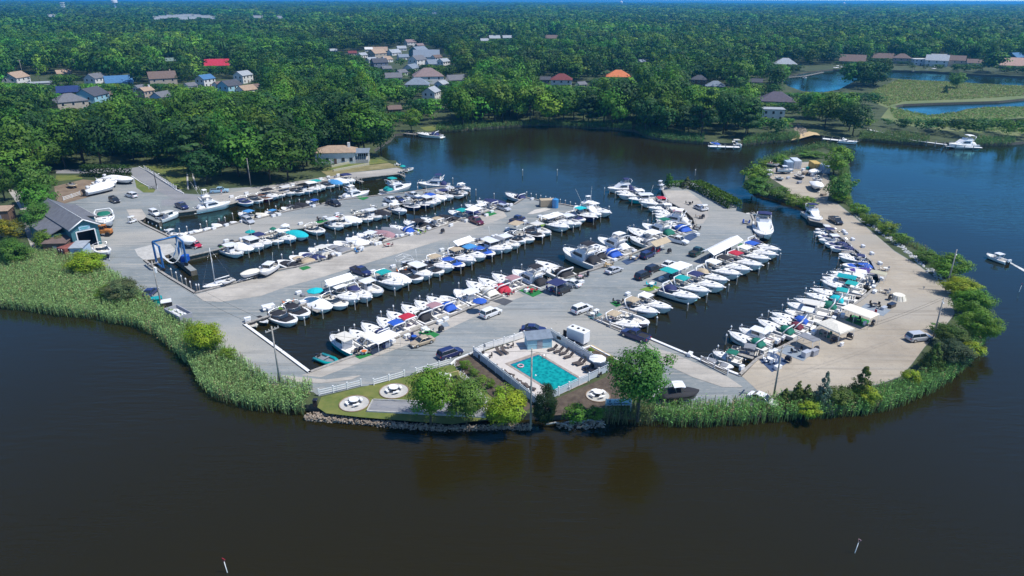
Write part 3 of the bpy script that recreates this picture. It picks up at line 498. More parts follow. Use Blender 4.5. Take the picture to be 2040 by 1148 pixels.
# one row: name used in labels, photo offsets bow->stern at two x, boats "x,y,type,canvas[,scale[,hull]]" from the road end outwards
ROWS = [
 ("along wooded bank", (500, (-33, -10)), (700, (-26, -10)), "504,407,B,navy,1,ltblue 524,402,B,black 543,398,B,brown,1,maroon 552,394,K,black,.9 568,391,O,white 587,387,C,white 606,386,B,black,1,white 622,383,C,black,1,ltblue 638,380,K,white 647,377,K,teal 666,373,B,black 681,369,T,sky 694,366,T,white 706,364,K,navy"),
 ("woods side of first pier", (400, (30, 10)), (620, (26, 8)), "354,461,T,white,.6 368,459,O,white,.6 384,455,T,white,.6 397,453,O,white,.6 409,450,T,white,.6 422,444,T,white,.75 434,441,T,black,.85 446,441,O,white,.6 458,438,T,white,.6 476,425,K,sky,1.15 497,428,T,grey,.7 510,424,T,cream 528,421,K,sky,.9 545,421,O,white,.75 561,412,O,white 572,408,T,black,1.1 589,404,T,black,1.1 610,401,K,royal,1.05"),
 ("lift side of first pier", (482, (-38, -13)), (940, (-29, -8)), "482,507,C,white 502,499,T,white 523,495,H,white 539,488,K,navy 563,482,O,white 587,479,K,white,1,ltblue 611,473,T,aqua 645,463,O,white 683,453,C,white 699,447,O,white 719,444,T,white,1.1 741,438,O,white,1,white 759,434,C,white 776,430,T,black 809,423,Y,white,1 835,414,B,grey,1,navy 855,410,C,black,1,navy 868,408,H,white 877,404,K,royal 888,398,T,white 902,395,K,navy 922,391,B,black 931,387,C,black 936,378,Y,white,.8"),
 ("woods side of second pier", (553, (50, 16)), (960, (43, 14)), "553,519,B,black 578,510,B,tan 597,504,B,navy 615,495,C,cream 647,487,B,grey,1.1 666,481,O,white 690,475,T,white 703,471,O,white 712,466,C,white 727,466,O,white 747,460,T,mauve,.9 761,454,T,grey,1.05 778,452,X,royal,1.05 805,442,K,black 823,442,T,black,.9 840,437,Y,tan,1.05 865,433,O,white 875,429,T,black 894,421,K,teal,1,ltblue 917,417,T,navy 928,410,Y,white 951,403,Y,navy 966,397,T,navy 1008,387,X,navy,.95"),
 ("pool side of second pier", (590, (-50, -21)), (1200, (-47, -14)), "589,643,B,black 615,629,B,black 661,617,T,white,1.15 691,610,O,white 714,601,Y,white,1.1 740,596,X,navy 762,584,C,white 802,572,Y,teal,1.1 817,564,T,white 842,558,B,black 860,552,H,white 884,545,B,black,1,white 902,538,Y,tan,1.05 926,532,B,royal,1,navy 946,524,Y,tan,1.1 966,515,K,sky 987,509,B,royal,1,navy 1004,501,H,white 1019,498,K,grey,.9 1035,491,C,white 1049,483,B,black 1066,480,O,white 1088,473,B,black,1.05,black 1099,466,C,cream,1.05 1132,457,Y,white,1.15 1145,451,Y,white,1.05 1159,448,C,navy 1169,441,B,navy 1189,437,Y,aqua,1,navy 1197,431,G,white,.85 1216,428,Y,white,1.1"),
 ("pool side bows, long canopy pier", (660, (53, 33)), (1260, (66, 26)), "660,670,H,cream,1,aqua 698,660,Y,cream 722,647,X,navy 753,636,Y,royal 773,625,Y,red,1.05 802,612,X,black,1.05 828,603,Y,mauve 852,595,X,royal 878,590,O,grey,.8 904,577,C,white,1.05 931,565,X,cream,1.05 955,559,X,red,1.05 982,550,Y,mauve 1022,543,F,black,1.12 1063,522,X,black,1.42 1123,500,F,black,1.15 1152,497,X,black,.9 1168,488,X,royal,1.12 1192,477,F,white,.95 1255,473,X,grey,.75 1251,457,Y,white,1.1,navy 1280,450,F,green,.95 1307,441,X,royal,1.1"),
 ("far side, long canopy pier", (1273, (-74, -22)), (1550, (-70, -18)), "1274,654,Y,tan 1294,645,O,black,1.02,pink 1311,626,Y,tan 1337,617,Y,white 1391,598,X,navy,1.1 1413,585,Y,teal,1.1 1442,577,Y,navy,1.15 1450,562,X,tan 1475,551,Y,white,1.1 1495,542,Y,black,1.1 1518,533,Y,red,1.1 1532,520,Y,white 1547,512,Y,royal,1.05 1552,502,X,navy"),
]
BOATS = []   # (row name, ordinal, bow, stern)
def lerp_off(r, x):
    (xa, a), (xb, c) = r[1], r[2]; t = max(-.2, min(1.2, (x - xa) / (xb - xa))); return a[0] + (c[0] - a[0]) * t, a[1] + (c[1] - a[1]) * t
for r in ROWS:
    for i, t in enumerate(r[3].split()):
        q = t.split(','); x, y = float(q[0]), float(q[1]); k = float(q[4]) if len(q) > 4 else 1.0; hc = q[5] if len(q) > 5 else 'white'
        ox, oy = lerp_off(r, x); bow, stern = G(x, y, 1.2), G(x + ox * k, y + oy * k, .8); bow.z = stern.z = 0
        boat(q[2], bow, stern, f"{look(q[2], q[3], hc)}, {ORD[i]} from road end, {r[0]}", q[3], hc, "boats " + r[0])
        BOATS.append((r[0], i, bow, stern))
# boats given bow and stern one by one
ONE = "1462,731,1394,716,B,grey,white,1;1420,699,1480,721,K,green,white,2;1455,691,1514,707,P,grey,grey,3;1453,663,1530,697,X,green,white,4;1472,655,1545,684,H,white,white,5;1495,655,1568,678,D,white,white,6;1510,639,1588,671,X,green,white,7;1536,634,1606,660,X,maroon,white,8;1537,625,1618,648,X,royal,white,9;1563,619,1640,640,C,white,white,10;1567,607,1660,630,H,cream,white,11;1584,599,1677,620,X,green,white,12;1605,587,1690,606,X,aqua,white,13;1617,578,1703,597,Y,teal,white,14;1637,562,1722,586,Y,teal,white,15;1637,555,1722,575,H,teal,white,16;1651,550,1733,566,Y,white,white,17;1656,544,1738,558,Y,white,white,18;1682,537,1744,543,B,purple,white,19;1678,528,1740,532,B,royal,white,20;1673,512,1732,521,Y,navy,white,21;1671,506,1720,509,O,khaki,white,22;1653,492,1706,497,B,navy,white,23;1643,485,1692,488,B,navy,white,24;1631,477,1682,480,C,white,white,25;1629,470,1674,472,B,navy,white,26;1623,463,1668,466,K,navy,white,27;1624,455,1662,458,C,white,white,28"
for t in ONE.split(';'):
    q = t.split(','); bow, stern = G(float(q[0]), float(q[1]), 1.2), G(float(q[2]), float(q[3]), .8); bow.z = stern.z = 0; i = int(q[7]) - 1
    rd = 4.2 if q[4] == 'D' else 0
    if rd: stern = bow + (stern - bow).normalized() * 6; q[4] = 'C'; q[6] = 'pink'
    boat(q[4], bow, stern, f"{look(q[4], q[5], q[6])}, {ORD[i]} from road end, sandy peninsula", q[5], q[6], "boats along sandy peninsula"); BOATS.append(("sandy peninsula", i, bow, stern))
SP = [  # bow px, stern px, type, canvas, hull, label
 (210, 377, 264, 376, 'F', 'navy', 'white', 'big white flybridge yacht at the tip of the hedge topped pier'), (227, 384, 274, 383, 'X', 'navy', 'white', 'white cruiser with navy canvas just behind the flybridge yacht at the pier tip'),
 (232, 391, 290, 390, 'Y', 'white', 'white', 'white cruiser, third boat from the hedge topped pier tip'), (251, 398, 311, 398, 'H', 'white', 'aqua', 'turquoise hulled boat with white hard top near the hedge topped pier tip'),
 (275, 406, 335, 406, 'Y', 'red', 'white', 'white cruiser with dark red stern cover, fifth from the hedge topped pier tip'), (291, 415, 345, 417, 'Y', 'white', 'white', 'white cruiser beside the one with the dark red stern cover'),
 (304, 422, 358, 425, 'Y', 'white', 'white', 'long white cruiser, seventh from the hedge topped pier tip'), (304, 429, 368, 434, 'Y', 'mauve', 'white', 'white cruiser with mauve enclosure, eighth from the hedge topped pier tip'), (305, 434, 376, 446, 'F', 'white', 'white', 'sleek white yacht beside the one with bright blue cockpit canvas')]
for a in SP:
    bow, stern = G(1000 + a[0], a[1], 1.2), G(1000 + a[2], a[3], .8); bow.z = stern.z = 0; boat(a[4], bow, stern, a[7], a[5], a[6]); BOATS.append(("hedge topped pier tip", 0, bow, stern))
SP = [(460, 406, 388, 420, 'G', 'white', 'white', 'large white sportfishing yacht tied along the wooded bank beside the navy pickup'), (356, 424, 316, 439, 'H', 'cream', 'white', 'white hardtop cruiser moored by the short dock at the boat ramp'),
 (357, 467, 327, 464, 'C', 'white', 'white', 'white open boat with T-top in the corner beside the floats'), (736, 384, 680, 396, 'G', 'white', 'white', 'white sportfishing yacht with spidery tower along the first pier'),
 (819, 371, 763, 385, 'F', 'teal', 'white', 'boxy white motor yacht with teal top along the first pier'), (833, 368, 895, 371, 'F', 'navy', 'white', 'big white flybridge yacht at the tip of the first pier'),
 (403, 571, 465, 556, 'S', 'white', 'cream', 'cream sloop moored in the corner of the blue lift basin'), (1521, 476, 1518, 448, 'F', 'navy', 'white', 'white yacht moored bow toward the camera past the long canopy'),
 (1488, 423, 1503, 423, 'O', 'black', 'white', 'small white runabout behind the bow-on yacht'), (1633, 443, 1607, 424, 'F', 'navy', 'white', 'white flybridge yacht moored by the bushes at the peninsula neck'), (1966, 505, 2008, 521, 'C', 'white', 'white', 'white boat with hard top under way on the open river'),
 (832, 268, 880, 272, 'X', 'navy', 'white', 'white cruiser at the small dock below the wooded lagoon lawn'), (823, 333, 809, 338, 'O', 'white', 'white', 'small white outboard off the stone tip with the white chairs'), (1415, 283, 1432, 289, 'B', 'royal', 'white', 'white boat with blue cover on a lift at the lagoon dock'), (1462, 282, 1471, 290, 'C', 'white', 'white', 'white open boat at the lagoon dock beside the blue covered boat'),
 (1708, 284, 1672, 281, 'X', 'white', 'white', 'white cruiser on the lift at the dock by the little beach'), (1889, 291, 1944, 291, 'F', 'white', 'white', 'white motor yacht at the end of the zigzag walkway'), (511, 649, 488, 637, 'J', 'black', 'cream', 'jet ski under black cover, at the white capped corner'), (533, 641, 510, 631, 'J', 'black', 'white', 'jet ski under black cover beside the deck of white boxes'),
 (668, 717, 602, 694, 'D', 'teal', 'teal', 'teal inflatable tender in the corner slip beside the white corner bench'), (1600, 155, 1622, 150, 'O', 'white', 'white', 'tiny white boat by the far cove shore'), (1546, 153, 1560, 152, 'O', 'white', 'white', 'tiny white skiff by the far cove shore willow'), (1655, 136, 1680, 135, 'K', 'white', 'white', 'white boat moored below the far brown house'), (1765, 136, 1790, 133, 'O', 'white', 'white', 'white boat moored below the far red gabled house'), (1860, 141, 1862, 134, 'K', 'white', 'white', 'white boat below the far house with the blue balcony'), (1843, 140, 1855, 138, 'O', 'white', 'white', 'small white boat beside the far blue balcony dock')]
for a in SP:
    bow, stern = G(a[0], a[1], 1.0), G(a[2], a[3], .8); bow.z = stern.z = 0
    if a[4] == 'D': stern = bow + (stern - bow).normalized() * 4.5
    if a[4] == 'O' and a[1] < 170: stern = bow + (stern - bow).normalized() * 6
    boat(a[4], bow, stern, a[7], a[5], a[6], maxk=1.6)
# foam left by the boat under way
mat('foam', (.35, .36, .34), .6, col2=(.75, .76, .74), scale=.8)
b = MB(); v = []
for i in range(9):
    c = G(2008 + i * 7.5, 521 + i * 4.2, .03); wd = .7 + i * .16; v += [c + Vector((.4 * wd, wd, 0)), c - Vector((.4 * wd, wd, 0))]
b.add(v, [(2 * i, 2 * i + 1, 2 * i + 3, 2 * i + 2) for i in range(8)]); kind(b.build('wake_foam', 'foam'), 'stuff', 'thin foam wake behind the boat under way')
# ------------------------------------------------------------------ mooring posts, finger piers, dock boxes
def pile_mesh():
    b = MB(); b.cyl((0, 0), .13, -2.0, 1.75, 8); c = MB(); c.cyl((0, 0), .18, 1.73, 1.85, 8); c.cyl((0, 0), .18, 1.85, 2.1, 8, r2=.05)
    return b.mesh('post', ['greywood']), c.mesh('cap', ['whitepaint'])
PILE = pile_mesh()
def piling(p, label, group, s=1.0):
    o = thing('mooring_piling', label, 'piling', (p.x, p.y, 0), rng.random() * 6, group, (1, 1, s)); inst(o, [('post', PILE[0], [], None), ('cap', PILE[1], [], None)], {})
fd = MB(); fd.box(0, 5, -.45, .45, .78, .95); fp = MB(); [fp.cyl((4.8, s_ * .35), .1, -1.5, 1.3, 6) for s_ in (1, -1)]
FING = (fd.mesh('planks', ['greywood']), fp.mesh('post', ['wood']))
bx = MB(); bx.box(-.6, .6, -.35, .35, 0, .5); bl = MB(); bl.rbox(-.64, .64, -.39, .39, .5, .66, .06)
BOXM = (bx.mesh('body', ['whitepaint']), bl.mesh('lid', ['gel_white']))
byrow = {}
for q in BOATS: byrow.setdefault(q[0], []).append(q)
for rn, bs in byrow.items():
    for k, (a, c) in enumerate(zip(bs, bs[1:])):
        gap = (a[2] - c[2]).length; da = (a[2] - a[3]).normalized()
        if gap > 11 or gap < 1.2 or (k % 3 == 2 and gap < 5): continue
        m = (a[2] + c[2]) / 2 + da * .7
        piling(m, f"white capped timber mooring post off the bows, {rn}" if 'hedge' not in rn else "white capped mooring post near the hedge topped pier tip", "mooring posts " + rn, rng.uniform(.85, 1.1))
        if k % 4 == 1 and gap > 3 and 'hedge' not in rn:
            s_ = (a[3] + c[3]) / 2 - da * .3; o = thing('finger_pier', f"plank finger pier after {ORD[a[1]]} boat from road end, {rn}", 'dock', (s_.x, s_.y, 0), math.atan2(da.y, da.x)); inst(o, [('planks', FING[0], [], None), ('post', FING[1], [], None)], {})
    for a in bs:
        if rng.random() < .55 and 'tip' not in rn:
            d = (a[2] - a[3]).normalized(); p = a[3] - d * 1.7 + Vector((-d.y, d.x, 0)) * rng.uniform(-1, 1)
            o = thing('dock_box', f"white plastic dock box on the quay, {rn}", 'dock box', (p.x, p.y, LZ + .04), math.atan2(d.y, d.x) + math.pi / 2, "dock boxes " + rn); inst(o, [('body', BOXM[0], [], None), ('lid', BOXM[1], [], None)], {})
for i, s_ in enumerate("281,438 289,443 297,446 305,450 313,454 321,459 329,463".split()):
    x, y = map(float, s_.split(',')); p = G(x, y, .1); b = MB(); b.cyl((0, 0), .28, -.15, .25, 10, r2=.2); b.cyl((0, 0), .2, .25, .4, 10, r2=.05)
    tag(b.build('mooring_buoy', 'gel_white', None, (p.x + 1, p.y, 0)), "small white float in the line beside the short dock", 'buoy', 'white floats by the short dock')
for s_ in "333,551 343,558 353,565 362,571 371,577 383,583 388,583".split():
    x, y = map(float, s_.split(',')); p = G(x, y, .5); piling(p + Vector((.9, .5, 0)), "tall mooring post along the bulkhead beside the blue boat lift", "posts by the blue lift", 1.15)
for s_ in "1049,388 1058,391 1068,393 1077,395 1087,397 1096,399 1106,401 1116,403 1126,405 1136,408 1146,411 1156,413 1213,417".split():
    x, y = map(float, s_.split(',')); piling(G(x, y, 1), "white capped post in the line past the blue tank", "posts past the blue tank")
for s_ in "902,362 920,383 948,385 1041,345 1385,345 1204,382 832,372 832,380 1110,345".split():
    x, y = map(float, s_.split(',')); piling(G(x, y, 1), "lone white mooring post standing in the open lagoon", "lone posts in the lagoon", 1.2)
# ------------------------------------------------------------------ vehicles
def veh(tp):
    k = 'V' + tp
    if k in PROTO: return PROTO[k]
    ps = []
    L, W, sh, hd, base, roof, zr = {'sedan': (4.8, 1.84, .88, .82, (-1.75, 1.05), (-1.05, .25), 1.42), 'suv': (4.9, 1.92, 1.05, .98, (-2.3, 1.15), (-2.05, .45), 1.74), 'pickup': (5.8, 2.0, 1.12, 1.08, (-.75, 1.45), (-.55, .75), 1.86), 'coupe': (4.5, 1.85, .80, .76, (-1.7, .75), (-.85, .05), 1.24)}[tp]
    b = MB(); secs = []; h = L / 2
    for x, wf, zt, zb in ((-h, .86, sh - .25, .42), (-h + .08, .93, sh - .06, .34), (-h + .45, 1, sh, .3), (base[0], 1, sh, .28), (base[1], 1, sh, .28), (base[1] + .25, .99, hd, .28), (h - .35, .95, hd - .1, .3), (h - .08, .86, hd - .2, .34), (h, .78, hd - .38, .42)):
        w_ = W / 2 * wf; secs.append([(x, w_ * .96, zb), (x, w_, (zb + zt) * .55), (x, w_ * .97, zt - .06), (x, w_ * .88, zt), (x, -w_ * .88, zt), (x, -w_ * .97, zt - .06), (x, -w_, (zb + zt) * .55), (x, -w_ * .96, zb)])
    b.loft(secs, 0)
    if tp == 'pickup': pass
    B_ = len(ps); ps.append(('body', b.mesh('body', ['paint_white']), ['PAINT'], None))
    g = MB(); w0, w1 = W * .455, W * .385
    g.loft([[(base[0], -w0, sh - .02), (base[1], -w0, sh - .02), (base[1], w0, sh - .02), (base[0], w0, sh - .02)], [(roof[0], -w1, zr - .06), (roof[1], -w1, zr - .06), (roof[1], w1, zr - .06), (roof[0], w1, zr - .06)]])
    ps.append(('window', g.mesh('window', ['glass']), ['glass'], None))
    r = MB(); r.rbox(roof[0] - .04, roof[1] + .06, -w1 - .02, w1 + .02, zr - .07, zr, .08); 
    for s_ in (1, -1):
        for xa, xb in ((base[0], roof[0]), (base[1], roof[1])): r.tube([(xa, s_ * w0, sh), (xb, s_ * w1, zr - .05)], .05, 4)
        xm = (base[0] * .5 + base[1] * .5); r.tube([(xm, s_ * (w0 + .005), sh), (xm - .05, s_ * w1, zr - .05)], .045, 4)
    ps.append(('roof', r.mesh('roof', ['paint_white']), ['PAINT'], None))
    if tp == 'pickup':
        r = MB(); r.box(-h + .12, base[0] - .12, -W * .41, W * .41, sh + .005, sh + .03); ps.append(('cargo_bed', r.mesh('cargo_bed', ['rubber']), ['rubber'], None))
        r = MB(); [r.box(-h + .05, base[0] - .05, s_ * W * .46 - .06, s_ * W * .46 + .06, sh, sh + .09) for s_ in (1, -1)]; r.box(-h + .03, -h + .13, -W * .46, W * .46, sh, sh + .09); ps.append(('bed_rail', r.mesh('bed_rail', ['paint_white']), ['PAINT'], None))
    for xw in (-h + .95, h - .95):
        for s_ in (1, -1):
            t = MB(); n = 14; t.loft([[(xw + .36 * math.cos(2 * math.pi * i / n), y, .36 + .36 * math.sin(2 * math.pi * i / n)) for i in range(n)] for y in (s_ * (W / 2 - .2), s_ * (W / 2 + .02))]); ps.append(('wheel', t.mesh('wheel', ['rubber']), [], None)); wi = len(ps) - 1
            t = MB(); t.loft([[(xw + .22 * math.cos(2 * math.pi * i / n), y, .36 + .22 * math.sin(2 * math.pi * i / n)) for i in range(n)] for y in (s_ * (W / 2), s_ * (W / 2 + .035))]); ps.append(('rim', t.mesh('rim', ['alu']), [], wi))
    for s_ in (1, -1):
        t = MB(); t.box(h - .2, h - .02, s_ * W * .36 - .17, s_ * W * .36 + .17, hd - .36, hd - .2); ps.append(('headlight', t.mesh('headlight', ['lamp_white']), [], None))
        t = MB(); t.box(-h - .01, -h + .1, s_ * W * .37 - .12, s_ * W * .37 + .12, sh - .36, sh - .14); ps.append(('taillight', t.mesh('taillight', ['lamp_red']), [], None))
    PROTO[k] = ps; return ps
CARS = [("978,627,32,-13,suv,white", "large white suv parked facing the middle pier edge beside a blue umbrella"), ("841,684,-34,11,sedan,tan", "beige sedan parked beside the bright green mat"), ("897,708,32,-11,suv,navy", "dark navy suv parked at the end of the white rail fence"), ("1063,659,33,2,sedan,navy", "dark blue sedan parked behind the pool shed"),
 ("1159,619,30,-11,suv,white", "white suv beside the teal mat on the long canopy pier"), ("1265,672,-42,-15,pickup,navy", "dark blue pickup backed to the edge beside the wooden railing"), ("1122,581,27,-13,suv,black", "black suv beside the dark square sunshade"), ("1138,567,-30,-9,sedan,white", "white sedan behind the black suv near the dark square sunshade"),
 ("1223,541,27,-9,sedan,silver", "silver sedan with black roof beside the big flybridge yachts"), ("1281,552,25,-11,suv,black", "black hatchback in the middle of the road by the teal canopy"), ("1301,539,26,-11,suv,black", "black suv next to the white sedan by the teal and white canopy"), ("1332,529,24,-11,sedan,white", "white sedan behind the teal and white canopy"),
 ("1290,511,23,-10,suv,navy", "dark suv parked beside the tan gabled canopy"), ("1350,482,34,8,pickup,white", "white pickup with dark bed cover beside the navy hulled cruiser"), ("1388,505,24,-13,pickup,darkgreen", "dark green pickup parked behind the long white canopy"), ("719,544,36,12,pickup,navy", "dark pickup parked in the road by the turquoise topped boat"),
 ("1031,440,26,-10,pickup,navy", "dark blue pickup parked behind the small tan sunshade"), ("949,443,25,11,pickup,maroon", "maroon pickup parked on the second pier"), ("1004,417,22,7,suv,silver", "silver hatchback near the tip of the second pier"), ("779,402,26,9,pickup,white", "white pickup beside the dark blue car on the first pier"), ("796,399,19,8,sedan,navy", "dark blue car beside a white pickup on the first pier"), ("823,392,22,5,pickup,white", "white pickup farther out than the dark blue car, first pier"),
 ("666,407,25,9,pickup,black", "black pickup on the first pier beside the little gangway"), ("495,442,18,8,suv,silver", "silver grey suv at the start of the first pier"), ("391,489,18,11,coupe,red", "red sports car parked by the shrink wrapped boat"), ("363,413,25,10,pickup,navy", "navy pickup parked by the sportfishing yacht under the wooded bank"), ("438,382,33,-2,pickup,ltblue", "grey blue pickup parked below the wooded bank"),
 ("262,391,-20,-5,suv,white", "white suv in the boat yard near the hedge"), ("229,401,20,9,suv,black", "black suv beside the teal workshop"), ("301,585,11,-10,sedan,navy", "dark car nosed in beside the teal skip and utility pole"), ("1829,676,28,-3,suv,silver", "silver suv parked under the utility pole on the sandy lot"), ("1664,442,18,11,pickup,black", "black pickup parked on the sandy peninsula neck"), ("309,427,17,8,suv,white", "small white car on the dock beside the boat ramp"), ("1394,416,15,7,sedan,silver", "silver car parked by the hedge topped pier's sheds"), ("1519,800,20,8,sedan,white", "white car half hidden by the reeds at the sandy lot")]
for s_, lb in CARS:
    q = s_.split(','); x, y, dx, dy = map(float, q[:4]); p = G(x, y + 2, LZ); d = G(x + dx, y + dy + 2) - p
    o = thing('parked_' + ('car' if q[4] in ('sedan', 'coupe') else q[4] if q[4] == 'suv' else 'pickup_truck'), lb, {'sedan': 'car', 'coupe': 'car', 'suv': 'suv', 'pickup': 'pickup truck'}[q[4]], (p.x, p.y, LZ + .045), math.atan2(d.y, d.x)); inst(o, veh(q[4]), {'PAINT': 'paint_' + q[5]})
def cart(x, y, rz, label):
    p = G(x, y); o = thing('golf_cart', label, 'golf cart', (p.x, p.y, LZ + .04), rz); b = MB(); b.rbox(-1.1, 1.1, -.55, .55, .25, .6, .08); b.rbox(.6, 1.15, -.5, .5, .55, .85, .06); b.build('body', 'gel_white', o); t = MB(); t.rbox(-1.0, .8, -.58, .58, 1.8, 1.88, .08); t.build('roof', 'gel_white', o)
    f = MB(); [f.tube([(xx, yy, .6), (xx, yy, 1.82)], .03, 4) for xx in (-.9, .7) for yy in (-.5, .5)]; f.build('roof_post', 'darkmetal', o); seatbox(-.5, 0, -.5, .5, .5).build('seat', 'seat', o)
    for xx in (-.75, .75):
        for yy in (-.5, .5): wv = MB(); wv.loft([[(xx + .23 * math.cos(k * .6283), yy + s2, .23 + .23 * math.sin(k * .6283)) for k in range(10)] for s2 in (-.1, .1)]); wv.build('wheel', 'rubber', o)
cart(264, 444, 1.2, "white golf cart beside the boat ramp"); cart(1315, 371, 1.0, "white golf cart by the bush at the pier tip"); cart(1318, 379, 1.0, "second white cart, just below the cart by the pier tip bush"); cart(1403, 420, .3, "white utility cart beside the silver car on the hedge topped pier")
# trailers carrying boats
def trailer(bp, sp, label):
    bow, st = G(*bp), G(*sp); d = bow - st; o = thing('boat_trailer', label, 'trailer', (st.x, st.y, LZ + .04), math.atan2(d.y, d.x)); L = d.length; f = MB()
    for s_ in (1, -1): f.tube([(.3, s_ * .9, .5), (L * .7, s_ * .8, .5), (L + .9, 0, .5)], .06, 5)
    for x in (.8, L * .4, L * .65): f.tube([(x, -.9, .5), (x, .9, .5)], .05, 4)
    f.tube([(L + .7, 0, .5), (L + .7, 0, 0)], .05, 5); f.build('frame', 'alu', o)
    for s_ in (1, -1):
        for x in (L * .3, L * .42): w_ = MB(); w_.loft([[(x + .33 * math.cos(k * .524), s_ * 1.05 + s2, .33 + .33 * math.sin(k * .524)) for k in range(12)] for s2 in (-.11, .11)]); w_.build('wheel', 'rubber', o)
LAND = [((481, 562), (519, 549), 'T', 'cream', 'white', "white shrink wrapped boat on a trailer beside the cream sloop", 1), ((522, 557), (549, 538), 'H', 'white', 'white', "white pilothouse boat propped on the quay bow toward the road", 0), ((445, 572), (463, 564), 'O', 'white', 'white', "small cream skiff on the quay beside the sloop", 0), ((388, 497), (365, 484), 'T', 'white', 'white', "white boat on the quay beside the red sports car", 1),
 ((217, 519), (199, 504), 'O', 'white', 'white', "white runabout on a trailer beside the round yellow bush", 1), ((213, 463), (209, 434), 'X', 'green', 'white', "white boat with green cover beside the teal workshop", 0), ((1390, 799), (1312, 802), 'T', 'black', 'black', "black covered boat with white top on a trailer by the reeds", 1),
 ((233, 378), (168, 392), 'T', 'white', 'white', "longest white wrapped boat in the yard, next to the workshop roof", 0), ((236, 371), (178, 384), 'T', 'white', 'white', "white wrapped boat, second from the workshop in the yard", 0), ((238, 366), (186, 374), 'X', 'white', 'white', "white cruiser in the yard among wrapped boats", 0), ((255, 366), (209, 360), 'T', 'white', 'white', "white wrapped boat nearest the lot's white suv and hedge", 0), ((268, 368), (225, 362), 'T', 'white', 'white', "peaked white wrapped boat at the hedge end of the yard", 0), ((152, 378), (139, 370), 'D', 'tan', 'tan', "tan upturned tender in the brown dirt yard", 0),
 ((1580, 347), (1547, 346), 'C', 'navy', 'ltblue', "pale blue boat with navy top in the peninsula storage yard", 1), ((1537, 347), (1517, 343), 'T', 'white', 'white', "small white wrapped boat in the peninsula storage yard bushes", 0), ((1538, 354), (1516, 352), 'O', 'white', 'white', "open white boat half hidden by bushes in the storage yard", 0), ((1552, 334), (1528, 331), 'B', 'brown', 'white', "boat under brown cover at the back of the storage yard", 0), ((1630, 385), (1622, 372), 'T', 'white', 'white', "white boat by the storage yard gate", 1), ((1612, 352), (1628, 346), 'T', 'white', 'white', "rounded white wrapped hull in front of the yellow container", 0), ((1634, 368), (1622, 362), 'O', 'white', 'white', "open white skiff along the yard's river side trees", 1), ((1600, 360), (1586, 354), 'O', 'grey', 'grey', "grey dinghy-like skiff in the middle of the storage yard", 0), ((1560, 362), (1546, 358), 'O', 'grey', 'ltblue', "pale skiff low in the storage yard bushes", 0)]
for bp, sp, tp, c, hc, lb, tr in LAND:
    bow, st = G(*bp), G(*sp); bow.z = st.z = 0
    if tr: trailer(bp, sp, "galvanised trailer under the " + lb.replace(" on a trailer", "").replace("white shrink", "shrink"))
    bo = boat(tp, bow, st, lb, c, hc, None, LZ + (.85 if tr else .55))
    if 'with white top on a trailer' in lb: t, f = frame_top(2.0, 3.9, .95, 1.2, 2.5); t.build('hard_top', 'gel_white', bo); [q_.build('top_frame', 'alu', bo) for q_ in f]
    if not tr:
        d = (bow - st); k = thing('keel_block', "timber blocks under the " + lb, 'keel block', (st.x, st.y, LZ + .03), math.atan2(d.y, d.x)); f = MB(); [f.box(d.length * t - .25, d.length * t + .25, -.3, .3, 0, .32) for t in (.15, .45, .7)]; f.build('block', 'wood', k)
# travel lift over its slip
def G2(x, y): return G(x, y, LZ)
A_, B_, C_, D_ = G2(314, 531), G2(327, 541), G2(360, 519), G2(373, 530)
lf = thing('boat_lift', "blue four legged travelling boat lift with white slings over its slip", 'boat lift', (0, 0, 0)); H_ = 6.2
for p in (A_, B_, C_, D_):
    b = MB(); b.box(p.x - .18, p.x + .18, p.y - .18, p.y + .18, LZ + .7, LZ + H_); b.build('leg', 'gel_liftblue', lf)
    w_ = MB(); w_.loft([[(p.x + .45 * math.cos(k * .524) - .1, p.y + s2 + .45 * math.sin(k * .524) * 0, LZ + .5 + .45 * math.sin(k * .524)) for k in range(12)] for s2 in (-.2, .2)]); w_.build('wheel', 'rubber', lf)
up = Vector((0, 0, H_))
for p, q in ((A_, C_), (A_, B_), (C_, D_)): b = MB(); b.tube([p + up, q + up], .25, 4); b.build('beam', 'gel_liftblue', lf)
for p, q in ((A_, B_), (C_, D_)): b = MB(); b.tube([p + Vector((0, 0, .9)), q + Vector((0, 0, .9))], .28, 4); b.build('sill_beam', 'gel_liftblue', lf)
b = MB(); m_ = (C_ + D_) / 2; b.rbox(m_.x + .1, m_.x + 1.5, m_.y - 1.6, m_.y + .4, LZ + .8, LZ + 2.3, .1); b.build('engine_housing', 'gel_royal', lf)
for p, q in ((A_.lerp(B_, .2), C_.lerp(D_, .2)), (A_.lerp(B_, .9), C_.lerp(D_, .9))):
    b = MB(); pts = []
    for i in range(11): t = i / 10; pts.append(p.lerp(q, t) + Vector((0, 0, H_ - .3 - 4.6 * (1 - (2 * t - 1) ** 2) ** .8)))
    b.loft([[(v.x - .1, v.y - .16, v.z), (v.x + .1, v.y + .16, v.z), (v.x + .1, v.y + .16, v.z + .07), (v.x - .1, v.y - .16, v.z + .07)] for v in pts]); b.build('sling', 'gel_white', lf)
